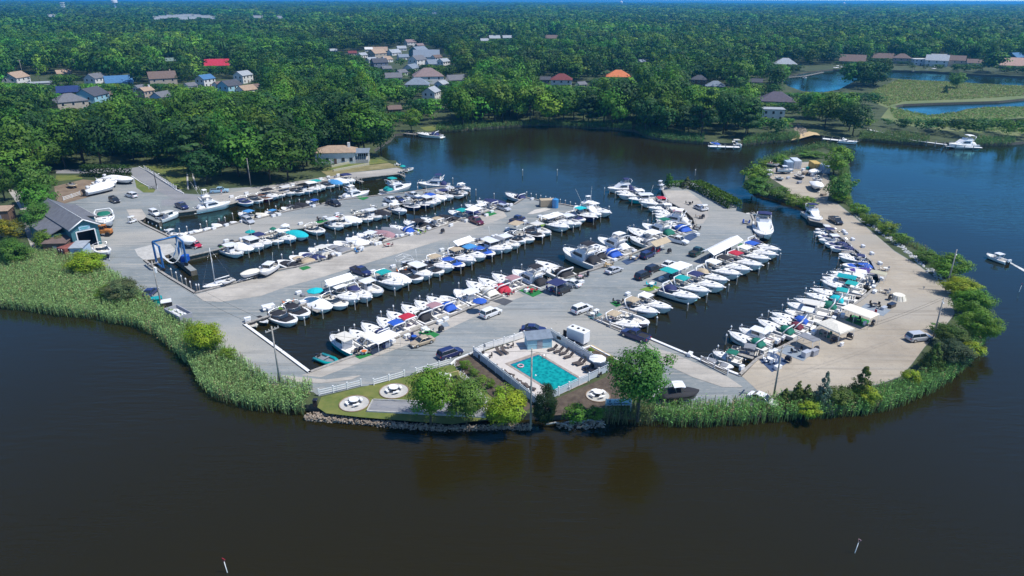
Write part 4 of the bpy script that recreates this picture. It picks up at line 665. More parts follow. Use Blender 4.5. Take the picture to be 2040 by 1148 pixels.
# orange yard loader
p = G(206, 470); o = thing('yard_loader', "rusty orange wheeled yard loader beside the workshop door", 'loader', (p.x, p.y, LZ + .04), math.pi + .1); mat('rustorange', (.42, .16, .035), .7, var=.4, scale=1.5)
b = MB(); b.rbox(-2.4, .4, -.8, .8, .8, 1.8, .1); b.rbox(.3, 1.9, -.6, .6, .8, 1.3, .1); b.build('body', 'rustorange', o); b = MB(); [b.tube([(xx, yy, 1.8), (xx, yy, 2.9)], .06, 4) for xx in (-.9, .3) for yy in (-.6, .6)]; b.rbox(-1.1, .5, -.75, .75, 2.9, 3.0, .06); b.build('canopy', 'rustorange', o); b = MB(); [b.tube([(.4, s_ * .7, 1.6), (2.3, s_ * .6, 1.5), (3.2, s_ * .6, .6)], .12, 4) for s_ in (1, -1)]; b.build('arm', 'rustorange', o); b = MB(); b.profile([(3.0, .2), (3.9, .15), (3.9, .25), (3.2, .3), (3.0, 1.1), (2.9, 1.1)], -1.1, 1.1); b.build('bucket', 'rustorange', o)
for xx in (-1.6, 1.3):
    for s_ in (1, -1): w_ = MB(); w_.loft([[(xx + .62 * math.cos(k * .449), s_ * .95 + s2, .62 + .62 * math.sin(k * .449)) for k in range(14)] for s2 in (-.2, .2)]); w_.build('wheel', 'rubber', o)
# ------------------------------------------------------------------ houses
WALLC = {'white': (.66, .66, .64), 'beige': (.42, .37, .3), 'tan': (.40, .32, .24), 'cyan': (.28, .5, .58), 'lblue': (.38, .5, .62), 'teal': (.06, .16, .17), 'grey': (.30, .31, .34), 'brown': (.16, .10, .07), 'slate': (.16, .19, .25), 'blue': (.03, .12, .32), 'workteal': (.055, .17, .19)}
ROOFC = {'grey': (.13, .135, .15), 'dark': (.06, .065, .08), 'tan': (.33, .24, .17), 'blue': (.05, .15, .30), 'solar': (.01, .03, .12), 'crimson': (.42, .02, .05), 'brown': (.14, .10, .085), 'mauve': (.21, .155, .15), 'orange': (.56, .17, .06), 'dred': (.15, .035, .035), 'lgrey': (.30, .33, .36), 'gblue': (.17, .21, .26), 'plum': (.085, .075, .10), 'pink': (.42, .28, .22), 'green': (.15, .22, .2), 'white': (.62, .62, .6)}
for k, c in WALLC.items(): mat('wall_' + k, c, .8, var=.07, scale=.6)
for k, c in ROOFC.items(): mat('roof_' + k, c, .85, var=.16, scale=.9)
def house(loc, rz, w_, d, h, wall, roof, label, style='gable', rise=None, ch=None, nw=3, storeys=1, wing=None, name='house', cat='house'):
    """ridge runs along local x; the face towards -y carries the most windows"""
    o = thing(name, label, cat, (loc.x, loc.y, LZ), rz); rise = rise or d * .32; W = MB()
    W.box(-w_ / 2, w_ / 2, -d / 2, d / 2, 0, h); hip = style == 'hip'
    if style == 'gable': W.add([(-w_ / 2, -d / 2, h), (-w_ / 2, d / 2, h), (-w_ / 2, 0, h + rise), (w_ / 2, -d / 2, h), (w_ / 2, d / 2, h), (w_ / 2, 0, h + rise)], [(0, 2, 1), (3, 4, 5)])
    if wing: ww, wd = wing; W.box(-w_ * .3, -w_ * .3 + ww, -d / 2 - wd, -d / 2, 0, h * .92); W.add([(-w_ * .3, -d / 2 - wd, h * .92), (-w_ * .3 + ww, -d / 2 - wd, h * .92), (-w_ * .3 + ww / 2, -d / 2 - wd, h * .92 + ww * .42)], [(0, 1, 2)])
    W.build('wall', 'wall_' + wall, o); e = .4; r = MB(); t = .18
    if style == 'flat': r.box(-w_ / 2 - .25, w_ / 2 + .25, -d / 2 - .25, d / 2 + .25, h, h + .35)
    else:
        ix = (d * .5 if hip else -e); zl = h - e * rise / (d / 2)
        for s_ in (1, -1):
            r.loft([[(-w_ / 2 - e, s_ * (d / 2 + e), zl), (w_ / 2 + e, s_ * (d / 2 + e), zl), (w_ / 2 - ix, 0, h + rise), (-w_ / 2 + ix, 0, h + rise)], [(-w_ / 2 - e, s_ * (d / 2 + e), zl + t), (w_ / 2 + e, s_ * (d / 2 + e), zl + t), (w_ / 2 - ix, 0, h + rise + t), (-w_ / 2 + ix, 0, h + rise + t)]])
            if hip: r.loft([[(s_ * (w_ / 2 + e), -d / 2 - e, zl), (s_ * (w_ / 2 + e), d / 2 + e, zl), (s_ * (w_ / 2 - ix), 0, h + rise)], [(s_ * (w_ / 2 + e), -d / 2 - e, zl + t), (s_ * (w_ / 2 + e), d / 2 + e, zl + t), (s_ * (w_ / 2 - ix), 0, h + rise + t)]])
    if wing:
        x0 = -w_ * .3; zz = h * .92
        for s_ in (0, 1): a = x0 + ww * s_ + (.3 if s_ else -.3); r.loft([[(a, -d / 2 - wd - .3, zz - .2), (x0 + ww / 2, -d / 2 - wd - .3, zz + ww * .42), (x0 + ww / 2, -d * .15, zz + ww * .42), (a, -d * .3, zz - .2)], [(a, -d / 2 - wd - .3, zz - .02), (x0 + ww / 2, -d / 2 - wd - .3, zz + ww * .42 + .18), (x0 + ww / 2, -d * .15, zz + ww * .42 + .18), (a, -d * .3, zz - .02)]])
    R_ = r.build('roof', 'roof_' + roof, o)
    for st in range(storeys):
        z0 = 1.0 + st * 2.75
        for i in range(nw):
            x = -w_ / 2 + w_ * (i + .5) / nw
            if st == 0 and i == nw // 2: g = MB(); g.box(x - .5, x + .5, -d / 2 - .06, -d / 2 + .02, 0, 2.1); g.build('door', 'wall_brown', o); continue
            if wing and x < -w_ * .3 + ww: y = -d / 2 - wd
            else: y = -d / 2
            f = MB(); f.box(x - .72, x + .72, y - .05, y + .02, z0 - .1, z0 + 1.5); F = f.build('window', 'whitepaint', o); g = MB(); g.box(x - .6, x + .6, y - .08, y - .04, z0, z0 + 1.4); g.build('pane', 'glass', F)
        for s_ in (1, -1):
            for y in (-d * .22, d * .22):
                f = MB(); f.box(s_ * w_ / 2 - .05, s_ * w_ / 2 + .05, y - .65, y + .65, z0 - .1, z0 + 1.5); F = f.build('window', 'whitepaint', o); g = MB(); g.box(s_ * w_ / 2 - .08, s_ * w_ / 2 + .08, y - .55, y + .55, z0, z0 + 1.4); g.build('pane', 'glass', F)
    if ch: c = MB(); c.box(w_ * .3, w_ * .3 + .9, -.4, .5, h, h + rise + 1.2); c.build('chimney', 'wall_' + ch, R_)
    if roof == 'solar': pass
    return o
KEEP = []   # (x0, x1, y of the lowest visible wall, distance): woods stay below these sight lines
def hs(x, y, wpx, wall, roof, label, ang=0, style='gable', st=1, ch=None, dep=.75, wing=None, hgt=None, nw=3, keep=True):
    p = G(x, y + 3); dist = p.length; w_ = wpx * math.hypot(p.x, p.y, CAMH) / FPX; w_ = max(7, w_ / (abs(math.cos(R(ang))) + .6 * abs(math.sin(R(ang)))))
    face = math.atan2(p.y, p.x) - math.pi / 2
    house(p, face + R(ang), w_, w_ * dep, hgt or (2.9 * st), wall, roof, label, style, None, ch, nw, st, wing)
    if keep: KEEP.append((x - wpx * .5, x + wpx * .5, y - (2 if y > 110 else 0), math.hypot(p.x, p.y)))
H = [(35, 167, 34, 'white', 'tan', "white gabled house with tan roof at the edge of the wood", 55, 'gable', 2), (128, 150, 22, 'tan', 'tan', "tan roofed house by the far utility poles", 10), (193, 168, 30, 'white', 'grey', "tall white angular house beside the blue roofed one", 50, 'gable', 2), (238, 168, 42, 'cyan', 'blue', "long low house with bright blue roof", 5), (141, 188, 36, 'brown', 'solar', "brown house with dark blue solar roof", -5, 'gable', 1), (143, 218, 50, 'beige', 'grey', "beige house with broad grey hipped roof among the nearer trees", 15, 'hip', 2), (186, 205, 46, 'cyan', 'dark', "sky blue house with dark roof beside the grey hipped one", 60, 'gable', 2), (326, 168, 44, 'beige', 'brown', "beige dormered house with brown roof and brick chimney", 5, 'gable', 2, 'tan'), (294, 196, 24, 'tan', 'tan', "tan brick house with tall white chimney", 40, 'gable', 2, 'white'), (324, 198, 34, 'lblue', 'grey', "pale blue house with dark grey roof and garage", 50), (434, 133, 42, 'white', 'crimson', "white house with bright crimson roof", -5), (411, 170, 30, 'white', 'blue', "white house with a blue sloping roof", 45, 'gable', 2), (440, 174, 26, 'white', 'brown', "small white house with brown roof between blue roofs", 40), (460, 184, 38, 'cyan', 'dark', "sky blue gabled house with charcoal roof", 45, 'gable', 2), (492, 184, 34, 'white', 'tan', "white house with sandy tan roof among trees", 40), (486, 162, 30, 'white', 'lgrey', "pale house with light grey gable near the wood", 50, 'gable', 2), (343, 124, 18, 'white', 'green', "small house with grey green roof in the wood", 0),
 (752, 114, 32, 'beige', 'tan', "tan gabled two storey house in the cleared street", 40, 'gable', 2), (756, 134, 32, 'slate', 'dark', "slate blue house with white chimney in the cleared street", 20, 'gable', 2, 'white'), (785, 107, 26, 'white', 'lgrey', "white bungalow with pale roof in the cleared street", 40), (835, 109, 34, 'teal', 'gblue', "dark teal two storey gabled house", 50, 'gable', 2), (832, 128, 32, 'white', 'grey', "white gabled house with grey roof in the cleared street", 50, 'gable', 2), (820, 139, 28, 'white', 'gblue', "white garage with low gable in front of the grey roofed house", 60), (866, 130, 34, 'lblue', 'gblue', "pale blue house under grey blue roof by the cleared street", 20), (784, 158, 32, 'white', 'grey', "grey roofed cottage half sunk in trees", 5), (853, 163, 58, 'white', 'mauve', "large house with mauve hipped roof", 5, 'hip', 2), (832, 172, 46, 'white', 'gblue', "house with broad slate grey roof before the mauve one", -5, 'hip', 1), (860, 198, 30, 'white', 'lgrey', "white pointed gable house with dark windows above the lagoon", 70, 'gable', 2), (908, 163, 38, 'white', 'grey', "white house with steep grey roof beside the mauve one", 20, 'gable', 1), (817, 90, 22, 'white', 'mauve', "far white gabled house at the top of the street", 30, 'gable', 2), (758, 103, 26, 'tan', 'tan', "low tan roofed house at the back of the street", 0), (702, 108, 16, 'beige', 'dred', "little house with faded red roof at the street's end", 10), (850, 115, 48, 'white', 'gblue', "long low grey roofed house in the street", 0, 'gable', 1), (722, 112, 18, 'white', 'lgrey', "small white house at the clearing's edge", 40), (786, 224, 18, 'brown', 'brown', "small brown house hidden at the lagoon's wooded bend", 10),
 (1231, 156, 44, 'tan', 'orange', "house with bright orange tiled hip roof in the wood", 0, 'hip', 1), (1118, 171, 40, 'white', 'dred', "house with dark red hip roof and white dormer", 0, 'hip', 2), (1157, 173, 20, 'white', 'grey', "little grey roofed house beside the dark red one", 40), (1086, 163, 20, 'slate', 'dark', "navy roofed house in the trees beside the dark red one", 0), (1391, 171, 28, 'brown', 'dark', "dark hip roofed house in the wood above the lagoon dock", 0, 'hip', 2), (1424, 176, 34, 'brown', 'gblue', "low blue grey hip roofed house next to the dark hip roof", 0, 'hip'), (1099, 77, 22, 'white', 'brown', "far house with brown roof in a gap of the wood", 0), (1277, 126, 16, 'white', 'gblue', "small white gable peeping from the deep wood", 50), (1545, 206, 62, 'slate', 'plum', "long low house with plum dark roofs above the beach", 5, 'hip', 1), (1536, 236, 42, 'white', 'lgrey', "white terraced house with balconies above the beach", 10, 'flat', 2), (1563, 130, 40, 'white', 'lgrey', "grey roofed house by the far cove", 5, 'hip', 1), (1697, 124, 40, 'brown', 'brown', "long low brown house across the far cove", 0), (1758, 118, 30, 'tan', 'brown', "brown roofed house beside the big hipped one, far cove", 0), (1794, 124, 26, 'tan', 'brown', "tall house with brown pyramid roof across the far cove", 0, 'hip', 2), (1830, 127, 24, 'white', 'white', "modern white house with brick end across the far cove", 20, 'flat', 2), (1864, 129, 32, 'white', 'lgrey', "white house with blue decks across the far cove", 0, 'gable', 2), (1900, 129, 28, 'beige', 'brown', "beige house between white houses across the far cove", 0, 'gable', 2), (2020, 122, 26, 'blue', 'blue', "deep blue gabled house across the far cove", 60, 'gable', 2), (2024, 133, 44, 'white', 'pink', "long house with pinkish roof at the far cove's end", 0)]
for a in H: hs(*a)
MORE = [(740, 122, 20, 'white', 'lgrey', "small white house with grey roof at the street's lower bend", 30, 'gable', 1), (770, 121, 22, 'white', 'tan', "white house with tan roof between slate and grey houses", 50, 'gable', 1), (803, 116, 22, 'white', 'gblue', "white cottage in front of the dark teal house", 20, 'gable', 1), (870, 117, 20, 'white', 'brown', "white house with brown roof past the dark teal house", 40, 'gable', 1), (884, 132, 22, 'white', 'lgrey', "white house with pale grey roof by the trees past the street", 50, 'gable', 2), (800, 98, 18, 'white', 'lgrey', "white far house left of the top gable", 10), (836, 92, 16, 'beige', 'mauve', "little beige house past the top gable", 30), (735, 100, 14, 'white', 'white', "white shed-like house at the street's wooded side", 0), (770, 140, 20, 'slate', 'grey', "slate house under trees below the white chimney", 20), (800, 148, 22, 'white', 'grey', "white house under grey roof above the grey cottage", 40, 'gable', 1), (880, 172, 24, 'lblue', 'lgrey', "pale blue wing house beside the pointed white gable", 60, 'gable', 1), (380, 176, 22, 'white', 'grey', "white house between the purple beech and blue roofs", 40, 'gable', 1), (212, 196, 22, 'white', 'brown', "white house with brown roof near the sky blue gable", 30), (85, 170, 34, 'grey', 'lgrey', "long grey building along the road of utility poles", 0, 'flat', 1), (280, 180, 20, 'white', 'grey', "little white garage beside the tan brick house", 40), (510, 178, 18, 'white', 'brown', "white house past the sandy tan roof", 40), (1505, 168, 22, 'brown', 'dark', "dark small house in trees near the far cove", 0), (1870, 118, 26, 'beige', 'lgrey', "pale roofed house behind the blue decked one", 10), (1940, 128, 24, 'white', 'brown', "white house under trees before the pinkish roof", 10)]
for a in MORE: hs(*a)
for i, (x, y, wp) in enumerate(((312, 39, 10), (326, 37, 13), (343, 35, 15), (360, 34, 16), (378, 33, 18), (396, 34, 14), (411, 36, 15), (426, 38, 9), (366, 39, 14), (385, 38, 12))):
    hs(x, y, wp, 'white', 'white', f"{ORD[i]} white roof along the distant shopping centre cluster, counted from the mast side" if i < 8 else f"white low roof in front of the distant cluster, {['mast side one', 'inland side one'][i - 8]}", 0, 'flat', 2, None, .5, None, 12)
for x, y, wp, lb, r in ((108, 34, 16, "lone white building beyond the forest beside the radio mast", 'white'), (514, 36, 18, "distant long building with pinkish roof beyond the forest", 'pink'), (558, 37, 10, "tiny pinkish building past the distant long one", 'pink'), (865, 28, 8, "speck-like white building high in the middle forest", 'white')): hs(x, y, wp, 'white', r, lb, 0, 'flat', 2, None, .5, None, 12)
for x, y, wp in ((985, 77, 22), (1010, 76, 18), (965, 82, 16), (665, 103, 14)): hs(x, y, wp, 'white', 'lgrey', f"distant pale house in a forest gap, {['first','second','third','fourth'][[985,1010,965,665].index(x)]} of four", 10)
# waterside house with porch, far side of the wooded bank
p = G(672, 322); o = house(p, .1, 15, 9, 4.4, 'white', 'tan', "white waterside house with tan roof and screened porch above the terraces", 'hip', 1.8, 'white', 5, 1); KEEP.append((668, 708, 318, p.length))
b = MB(); b.box(7.5, 12.5, -4.3, 2, 0, 1.5); b.build('porch_base', 'concrete', o); b = MB(); [b.box(7.5 + k * .82, 7.58 + k * .82, -4.3, -4.22, 1.5, 4.0) for k in range(7)]; [b.box(12.42, 12.5, -4.3 + k * 1.0, -4.22 + k * 1.0, 1.5, 4.0) for k in range(7)]; b.build('porch_post', 'whitepaint', o); b = MB(); b.loft([[(7.4, -4.7, 4.0), (12.9, -4.7, 4.0), (12.9, 2.3, 4.5), (7.4, 2.3, 4.5)], [(7.4, -4.7, 4.2), (12.9, -4.7, 4.2), (12.9, 2.3, 4.7), (7.4, 2.3, 4.7)]]); b.build('porch_roof', 'roof_gblue', o)
# workshop
f0, f1 = G(150, 499), G(204, 487); u = (f1 - f0); wd = u.length; rz = math.atan2(u.y, u.x); o = thing('workshop', "teal marina workshop with dark grey roof and open front door", 'workshop', (f0.x, f0.y, LZ), rz); DEP = 27; h, rs = 5.6, 1.9
W = MB()
W.add([(0, 0, 0), (1.2, 0, 0), (1.2, 0, 4.4), (wd - 1.0, 0, 4.4), (wd - 1.0, 0, 0), (wd, 0, 0), (wd, 0, h), (wd / 2, 0, h + rs), (0, 0, h)], [(0, 1, 2, 8), (2, 3, 6, 7, 8), (3, 4, 5, 6)]); W.box(-.001, .2, .01, DEP, 0, h); W.box(wd - .2, wd, .01, 11, 0, h); W.box(0, wd, DEP - .2, DEP, 0, h); W.box(wd + .01, wd + 2.6, 11, DEP - 1, 0, 4.6); W.box(-4, -.01, 5, DEP - 6, 0, 3.6); W.build('wall', 'wall_workteal', o)
r = MB(); e = .5
for s_, xe in ((0, -e), (1, wd + e)): zl = h - e * rs / (wd / 2); r.loft([[(xe, -.5, zl), (wd / 2, -.5, h + rs), (wd / 2, DEP + .4, h + rs), (xe, DEP + .4, zl)], [(xe, -.5, zl + .2), (wd / 2, -.5, h + rs + .2), (wd / 2, DEP + .4, h + rs + .2), (xe, DEP + .4, zl + .2)]])
r.loft([[(wd + .3, 10.6, h - .3), (wd + 3.1, 10.6, 4.6), (wd + 3.1, DEP, 4.6), (wd + .3, DEP, h - .3)], [(wd + .3, 10.6, h - .1), (wd + 3.1, 10.6, 4.8), (wd + 3.1, DEP, 4.8), (wd + .3, DEP, h - .1)]]); r.loft([[(-4.4, 4.6, 3.4), (.1, 4.6, 5.2), (.1, DEP - 5, 5.2), (-4.4, DEP - 5, 3.4)], [(-4.4, 4.6, 3.6), (.1, 4.6, 5.4), (.1, DEP - 5, 5.4), (-4.4, DEP - 5, 3.6)]]); RO = r.build('roof', 'roof_grey', o)
t = MB(); 
for s_, xe in ((0, -e), (1, wd + e)): zl = h - e * rs / (wd / 2); t.tube([(xe, -.55, zl), (wd / 2, -.55, h + rs)], .16, 4)
t.tube([(wd / 2, -.4, h + rs + .22), (wd / 2, DEP + .4, h + rs + .22)], .07, 4); t.box(1.0, 1.25, -.09, -.02, 0, 4.6); t.box(wd - 1.05, wd - .8, -.09, -.02, 0, 4.6); t.box(1.25, wd - 1.05, -.09, -.02, 4.4, 4.65); t.tube([(wd + 3.15, 10.5, 4.7), (wd + 3.15, DEP, 4.7)], .1, 4); t.build('trim', 'whitepaint', o)
b = MB(); b.box(.3, wd - .3, 6, 6.1, 0, 5.4); b.build('inner_wall', 'darkmetal', o); b = MB(); b.box(wd / 2 - 1.3, wd / 2 + 1.3, -.14, -.03, 4.75, 5.75); SG = b.build('sign_board', 'gel_ltblue', o); b = MB(); b.box(wd / 2 - 1.0, wd / 2 + 1.0, -.17, -.13, 5.3, 5.45); b.box(wd / 2 - .75, wd / 2 + .75, -.17, -.13, 5.0, 5.12); b.build('sign_lettering', 'gel_teal', SG)
b = MB(); b.box(.15, 1.0, -.1, -.02, .2, 2.2); b.build('side_door', 'gel_ltblue', o); b = MB(); [b.box(wd + 1 + k * 0, wd + 2.63, 12 + k * 3.5, 13.6 + k * 3.5, 1.2, 2.8) for k in range(1)]; b.build('window', 'glass', o)
KEEP.append((118, 215, 470, 120))
def shed(x, y, w_, d, h, rz, m, rm, label, name='shed', cat='shed'):
    p = G(x, y); o = thing(name, label, cat, (p.x, p.y, LZ + .03), rz); b = MB(); b.box(-w_ / 2, w_ / 2, -d / 2, d / 2, 0, h); b.build('wall', m, o); r = MB(); r.loft([[(-w_ / 2 - .2, -d / 2 - .2, h), (w_ / 2 + .2, -d / 2 - .2, h), (w_ / 2 + .2, d / 2 + .2, h + .5), (-w_ / 2 - .2, d / 2 + .2, h + .5)], [(-w_ / 2 - .2, -d / 2 - .2, h + .12), (w_ / 2 + .2, -d / 2 - .2, h + .12), (w_ / 2 + .2, d / 2 + .2, h + .62), (-w_ / 2 - .2, d / 2 + .2, h + .62)]]); r.build('roof', rm, o); g = MB(); g.box(-.5, .5, -d / 2 - .05, -d / 2 + .02, 0, min(2, h - .2)); g.build('door', 'wall_grey', o); return o
shed(122, 499, 5.5, 5, 2.6, .1, 'wall_brown', 'roof_brown', "weathered brown shed beside the rust red container"); shed(8, 438, 5, 4, 3, .2, 'wall_brown', 'roof_tan', "brown roofed hut at the edge of the photo by the dirt road"); shed(1072, 690, 4.6, 2.4, 2.0, .22, 'wall_cyan', 'roof_gblue', "pale teal pool shed at the corner of the pool deck"); shed(163, 508, 3, 4, 2.4, .1, 'wall_lblue', 'roof_lgrey', "small pale blue lean-to beside the workshop front")
def container(x, y, w_, d, h, rz, m, label, name='shipping_container', cat='container', lid=None):
    p = G(x, y); o = thing(name, label, cat, (p.x, p.y, LZ + .03), rz); b = MB(); n = 14; pts = []
    b.box(-w_ / 2, w_ / 2, -d / 2, d / 2, .1, h)
    for k in range(n): x0 = -w_ / 2 + w_ * (k + .25) / n; [b.box(x0, x0 + w_ / n * .5, s_ * d / 2 - .04, s_ * d / 2 + .04, .2, h - .1) for s_ in (1, -1)]
    b.build('body', m, o); g = MB(); [g.box(-w_ / 2 - .06, -w_ / 2, s_ * d * .24 - d * .22, s_ * d * .24 + d * .22, .2, h - .15) for s_ in (1, -1)]; g.build('door', lid or m, o); f = MB(); [f.tube([(-w_ / 2 - .1, q, .2), (-w_ / 2 - .1, q, h - .2)], .03, 4) for q in (-.5, .5)]; f.build('lock_bar', 'alu', o)
mat('rustred', (.22, .07, .05), .8, var=.3, scale=1); mat('contyellow', (.5, .35, .1), .7, var=.2); mat('contblue', (.35, .45, .55), .7, var=.1)
container(146, 508, 5.5, 2.6, 2.6, .55 * 0 + 1.2, 'rustred', "rust red container beside the round yellow bush"); container(1568, 334, 6, 2.6, 2.7, 1.5, 'contblue', "grey blue container at the back of the storage yard"); container(1583, 334, 6, 2.7, 3.2, 1.5, 'gel_white', "white container beside the grey blue one in the storage yard"); container(1622, 338, 6, 2.7, 2.8, 1.52, 'contyellow', "yellow roofed container in the storage yard"); container(1640, 343, 6, 2.6, 2.7, 1.52, 'contblue', "pale blue grey container beside the yellow one")
p = G(1097, 410); b = MB()
container(1090, 411, 4.6, 2.4, 2.2, .15, 'cloth_tan', "tan timber enclosure beside the blue tank", 'bin_enclosure', 'enclosure')
p = G(1106, 414); o = thing('water_tank', "bright blue cylindrical tank at the second pier's tip", 'tank', (p.x, p.y, LZ)); b = MB(); b.cyl((0, 0), 1.0, 0, 2.7, 20); b.cyl((0, 0), 1.02, 1.2, 1.3, 20); b.build('body', 'gel_sky', o); b = MB(); b.cyl((0, 0), 1.0, 2.7, 2.95, 20, r2=.3); b.cyl((0, 0), .25, 2.95, 3.05, 10); b.build('lid', 'gel_sky', o)
# skip, bin boxes on the reed verge
p = G(358, 636); o = thing('rubbish_skip', "long open grey steel skip full of white scrap on the reed verge", 'skip', (p.x, p.y, LZ), math.atan2(*(reversed((G(376, 643) - G(338, 622)).xy)))); b = MB(); b.loft([[(-3, -1.2, .2), (3, -1.2, .2), (3, 1.2, .2), (-3, 1.2, .2)], [(-3.1, -1.3, 1.9), (3.1, -1.3, 1.9), (3.1, 1.3, 1.9), (-3.1, 1.3, 1.9)], [(-2.95, -1.15, 1.9), (2.95, -1.15, 1.9), (2.95, 1.15, 1.9), (-2.95, 1.15, 1.9)], [(-2.9, -1.1, 1.3), (2.9, -1.1, 1.3), (2.9, 1.1, 1.3), (-2.9, 1.1, 1.3)]]); b.build('body', 'wall_grey', o); b = MB(); [b.box(x, x + rng.uniform(.3, 1), y, y + .4, 1.25, 1.3 + rng.random() * .5) for x in np.linspace(-2.6, 1.8, 7) for y in (-.8, .1)]; b.build('scrap', 'whitepaint', o)
for x, y, c, lb in ((314, 606, 'teal', "teal rubbish bin beside the utility pole on the reed verge"), (333, 612, 'white', "dark bin with white lid beside the long grey skip")):
    p = G(x, y); o = thing('rubbish_bin', lb, 'bin', (p.x, p.y, LZ), .5); b = MB(); b.box(-1, 1, -.8, .8, 0, 1.3, tx=-.08); b.build('body', 'gel_teal' if c == 'teal' else 'gel_black', o); b = MB(); b.rbox(-1.05, 1.05, -.9, .9, 1.3, 1.5, .05); b.build('lid', 'gel_teal' if c == 'teal' else 'gel_white', o)
# box trailer and utility trailer behind the pool
p = G(1151, 682); o = thing('box_trailer', "white box trailer with roof vents behind the pool fence", 'trailer', (p.x, p.y, LZ + .04), -.72); b = MB(); b.rbox(-2.0, 2.0, -1.0, 1.0, .55, 2.8, .1); b.build('body', 'gel_white', o); b = MB(); [b.rbox(x - .22, x + .22, -.22, .22, 2.8, 2.95, .04) for x in (-1.3, 0, 1.2)]; b.build('roof_vent', 'darkmetal', o)
for s_ in (1, -1): w_ = MB(); w_.loft([[(-.2 + .38 * math.cos(k * .524), s_ * 1.0 + s2, .38 + .38 * math.sin(k * .524)) for k in range(12)] for s2 in (-.14, .14)]); w_.build('wheel', 'rubber', o)
p = G(1134, 684); o = thing('utility_trailer', "black open utility trailer in front of the white box trailer", 'trailer', (p.x, p.y, LZ + .04), -.72); b = MB(); b.box(-2.2, 2.2, -1.0, 1.0, .55, .68); b.build('bed', 'darkmetal', o); b = MB(); [b.box(-2.2, 2.2, s_ * 1.0 - .03, s_ * 1.0 + .03, .68, 1.7) for s_ in (1,)]; b.box(-2.2, 2.2, -1.03, -.97, .68, 1.1); b.build('side_panel', 'rubber', o)
for s_ in (1, -1): w_ = MB(); w_.loft([[(.36 * math.cos(k * .524), s_ * 1.1 + s2, .36 + .36 * math.sin(k * .524)) for k in range(12)] for s2 in (-.12, .12)]); w_.build('wheel', 'rubber', o)
# ------------------------------------------------------------------ pool and its terrace
mat('pooldeck', (.50, .46, .42), .85, var=.08, scale=.8); mat('coping', (.30, .25, .21), .85, var=.3, scale=1.4); mat('vinyl', (.50, .56, .60), .45); mat('pooltile', (.01, .10, .22), .3)
def pool_water():
    m = bpy.data.materials.new('poolwater'); m.use_nodes = True; N = m.node_tree; b = N.nodes["Principled BSDF"]; b.inputs["Roughness"].default_value = .05; b.inputs["IOR"].default_value = 1.33
    tc = N.nodes.new("ShaderNodeTexCoord"); v = N.nodes.new("ShaderNodeTexVoronoi"); v.feature = 'SMOOTH_F1'; v.inputs["Scale"].default_value = 2.4; nz = N.nodes.new("ShaderNodeTexNoise"); nz.inputs["Scale"].default_value = 1.6; ad = N.nodes.new("ShaderNodeMix"); ad.data_type = 'RGBA'; ad.inputs[0].default_value = .25
    N.links.new(tc.outputs["Object"], nz.inputs["Vector"]); N.links.new(tc.outputs["Object"], ad.inputs[6]); N.links.new(nz.outputs["Color"], ad.inputs[7]); N.links.new(ad.outputs[2], v.inputs["Vector"])
    rp = N.nodes.new("ShaderNodeValToRGB"); rp.color_ramp.elements[0].color = (.0, .15, .17, 1); rp.color_ramp.elements[1].color = (.006, .31, .30, 1); rp.color_ramp.elements[0].position = .1; rp.color_ramp.elements[1].position = .6
    N.links.new(v.outputs["Distance"], rp.inputs[0]); N.links.new(rp.outputs[0], b.inputs["Base Color"]); bp = N.nodes.new("ShaderNodeBump"); bp.inputs["Strength"].default_value = .12; N.links.new(v.outputs["Distance"], bp.inputs["Height"]); N.links.new(bp.outputs[0], b.inputs["Normal"]); MATS['poolwater'] = m
pool_water()
DK = W2(P("944,709 1046,674 1096,673 1211,741 1070,809")); PL = W2(P("1016,728 1073,708 1160,760 1106,784"))
sheet('pool_deck', DK, 'pooldeck', LZ + .12)
cen = sum(PL, Vector()) / 4
def grow(ps, k): return [p + (p - cen).normalized() * k for p in ps]
def ring(name, a, c, z, m):
    b = MB(); n = len(a); b.add([Vector((p.x, p.y, z)) for p in a + c], [(i, (i + 1) % n, n + (i + 1) % n, n + i) for i in range(n)]); return b.build(name, m)
t = thing('swimming_pool', "rectangular turquoise swimming pool with stone coping", 'pool', (0, 0, 0)); r_ = ring('coping', PL, grow(PL, 1.0), LZ + .15, 'coping'); r_.parent = t; b = MB(); n = 4
b.add([Vector((p.x, p.y, z)) for z in (LZ + .15, LZ + .025) for p in PL], [(i, (i + 1) % n, n + (i + 1) % n, n + i) for i in range(n)]); b.build('tile_band', 'pooltile', t); b = MB(); b.add([Vector((p.x, p.y, LZ + .13)) for p in grow(PL, -.28)], [(0, 1, 2, 3)]); wtr = b.build('water_surface', 'poolwater', t); b = MB(); n = 4; g_ = grow(PL, -.28); b.add([Vector((p.x, p.y, LZ + .128)) for p in PL + g_], [(i, (i + 1) % n, n + (i + 1) % n, n + i) for i in range(n)]); b.build('edge_band', 'pooltile', t)
for x, y in ((1084, 716), (1134, 779)):
    p = G(x, y); b = MB(); [b.tube([(p.x + s_ * .3, p.y, LZ + .15), (p.x + s_ * .3, p.y, LZ + 1.0), (p.x + s_ * .3 - .5, p.y - .3, LZ + .9), (p.x + s_ * .3 - .6, p.y - .4, LZ + .1)], .035, 5) for s_ in (1, -1)]; b.build('handrail', 'steel', t)
p = G(1037, 730, LZ + .15); b = MB(); b.tube([(p.x + .5 * math.cos(k * .524), p.y + .5 * math.sin(k * .524), LZ + .25) for k in range(13)], .14, 6); tag(b.build('float_ring', 'gel_pink'), "pink float ring drifting in the pool", 'float ring')
p = G(1067, 748, LZ + .15); b = MB(); b.cyl((p.x, p.y), .18, LZ + .13, LZ + .3, 10, r2=.1); tag(b.build('pool_skimmer', 'gel_white'), "small white floating dispenser in the pool", 'pool float')
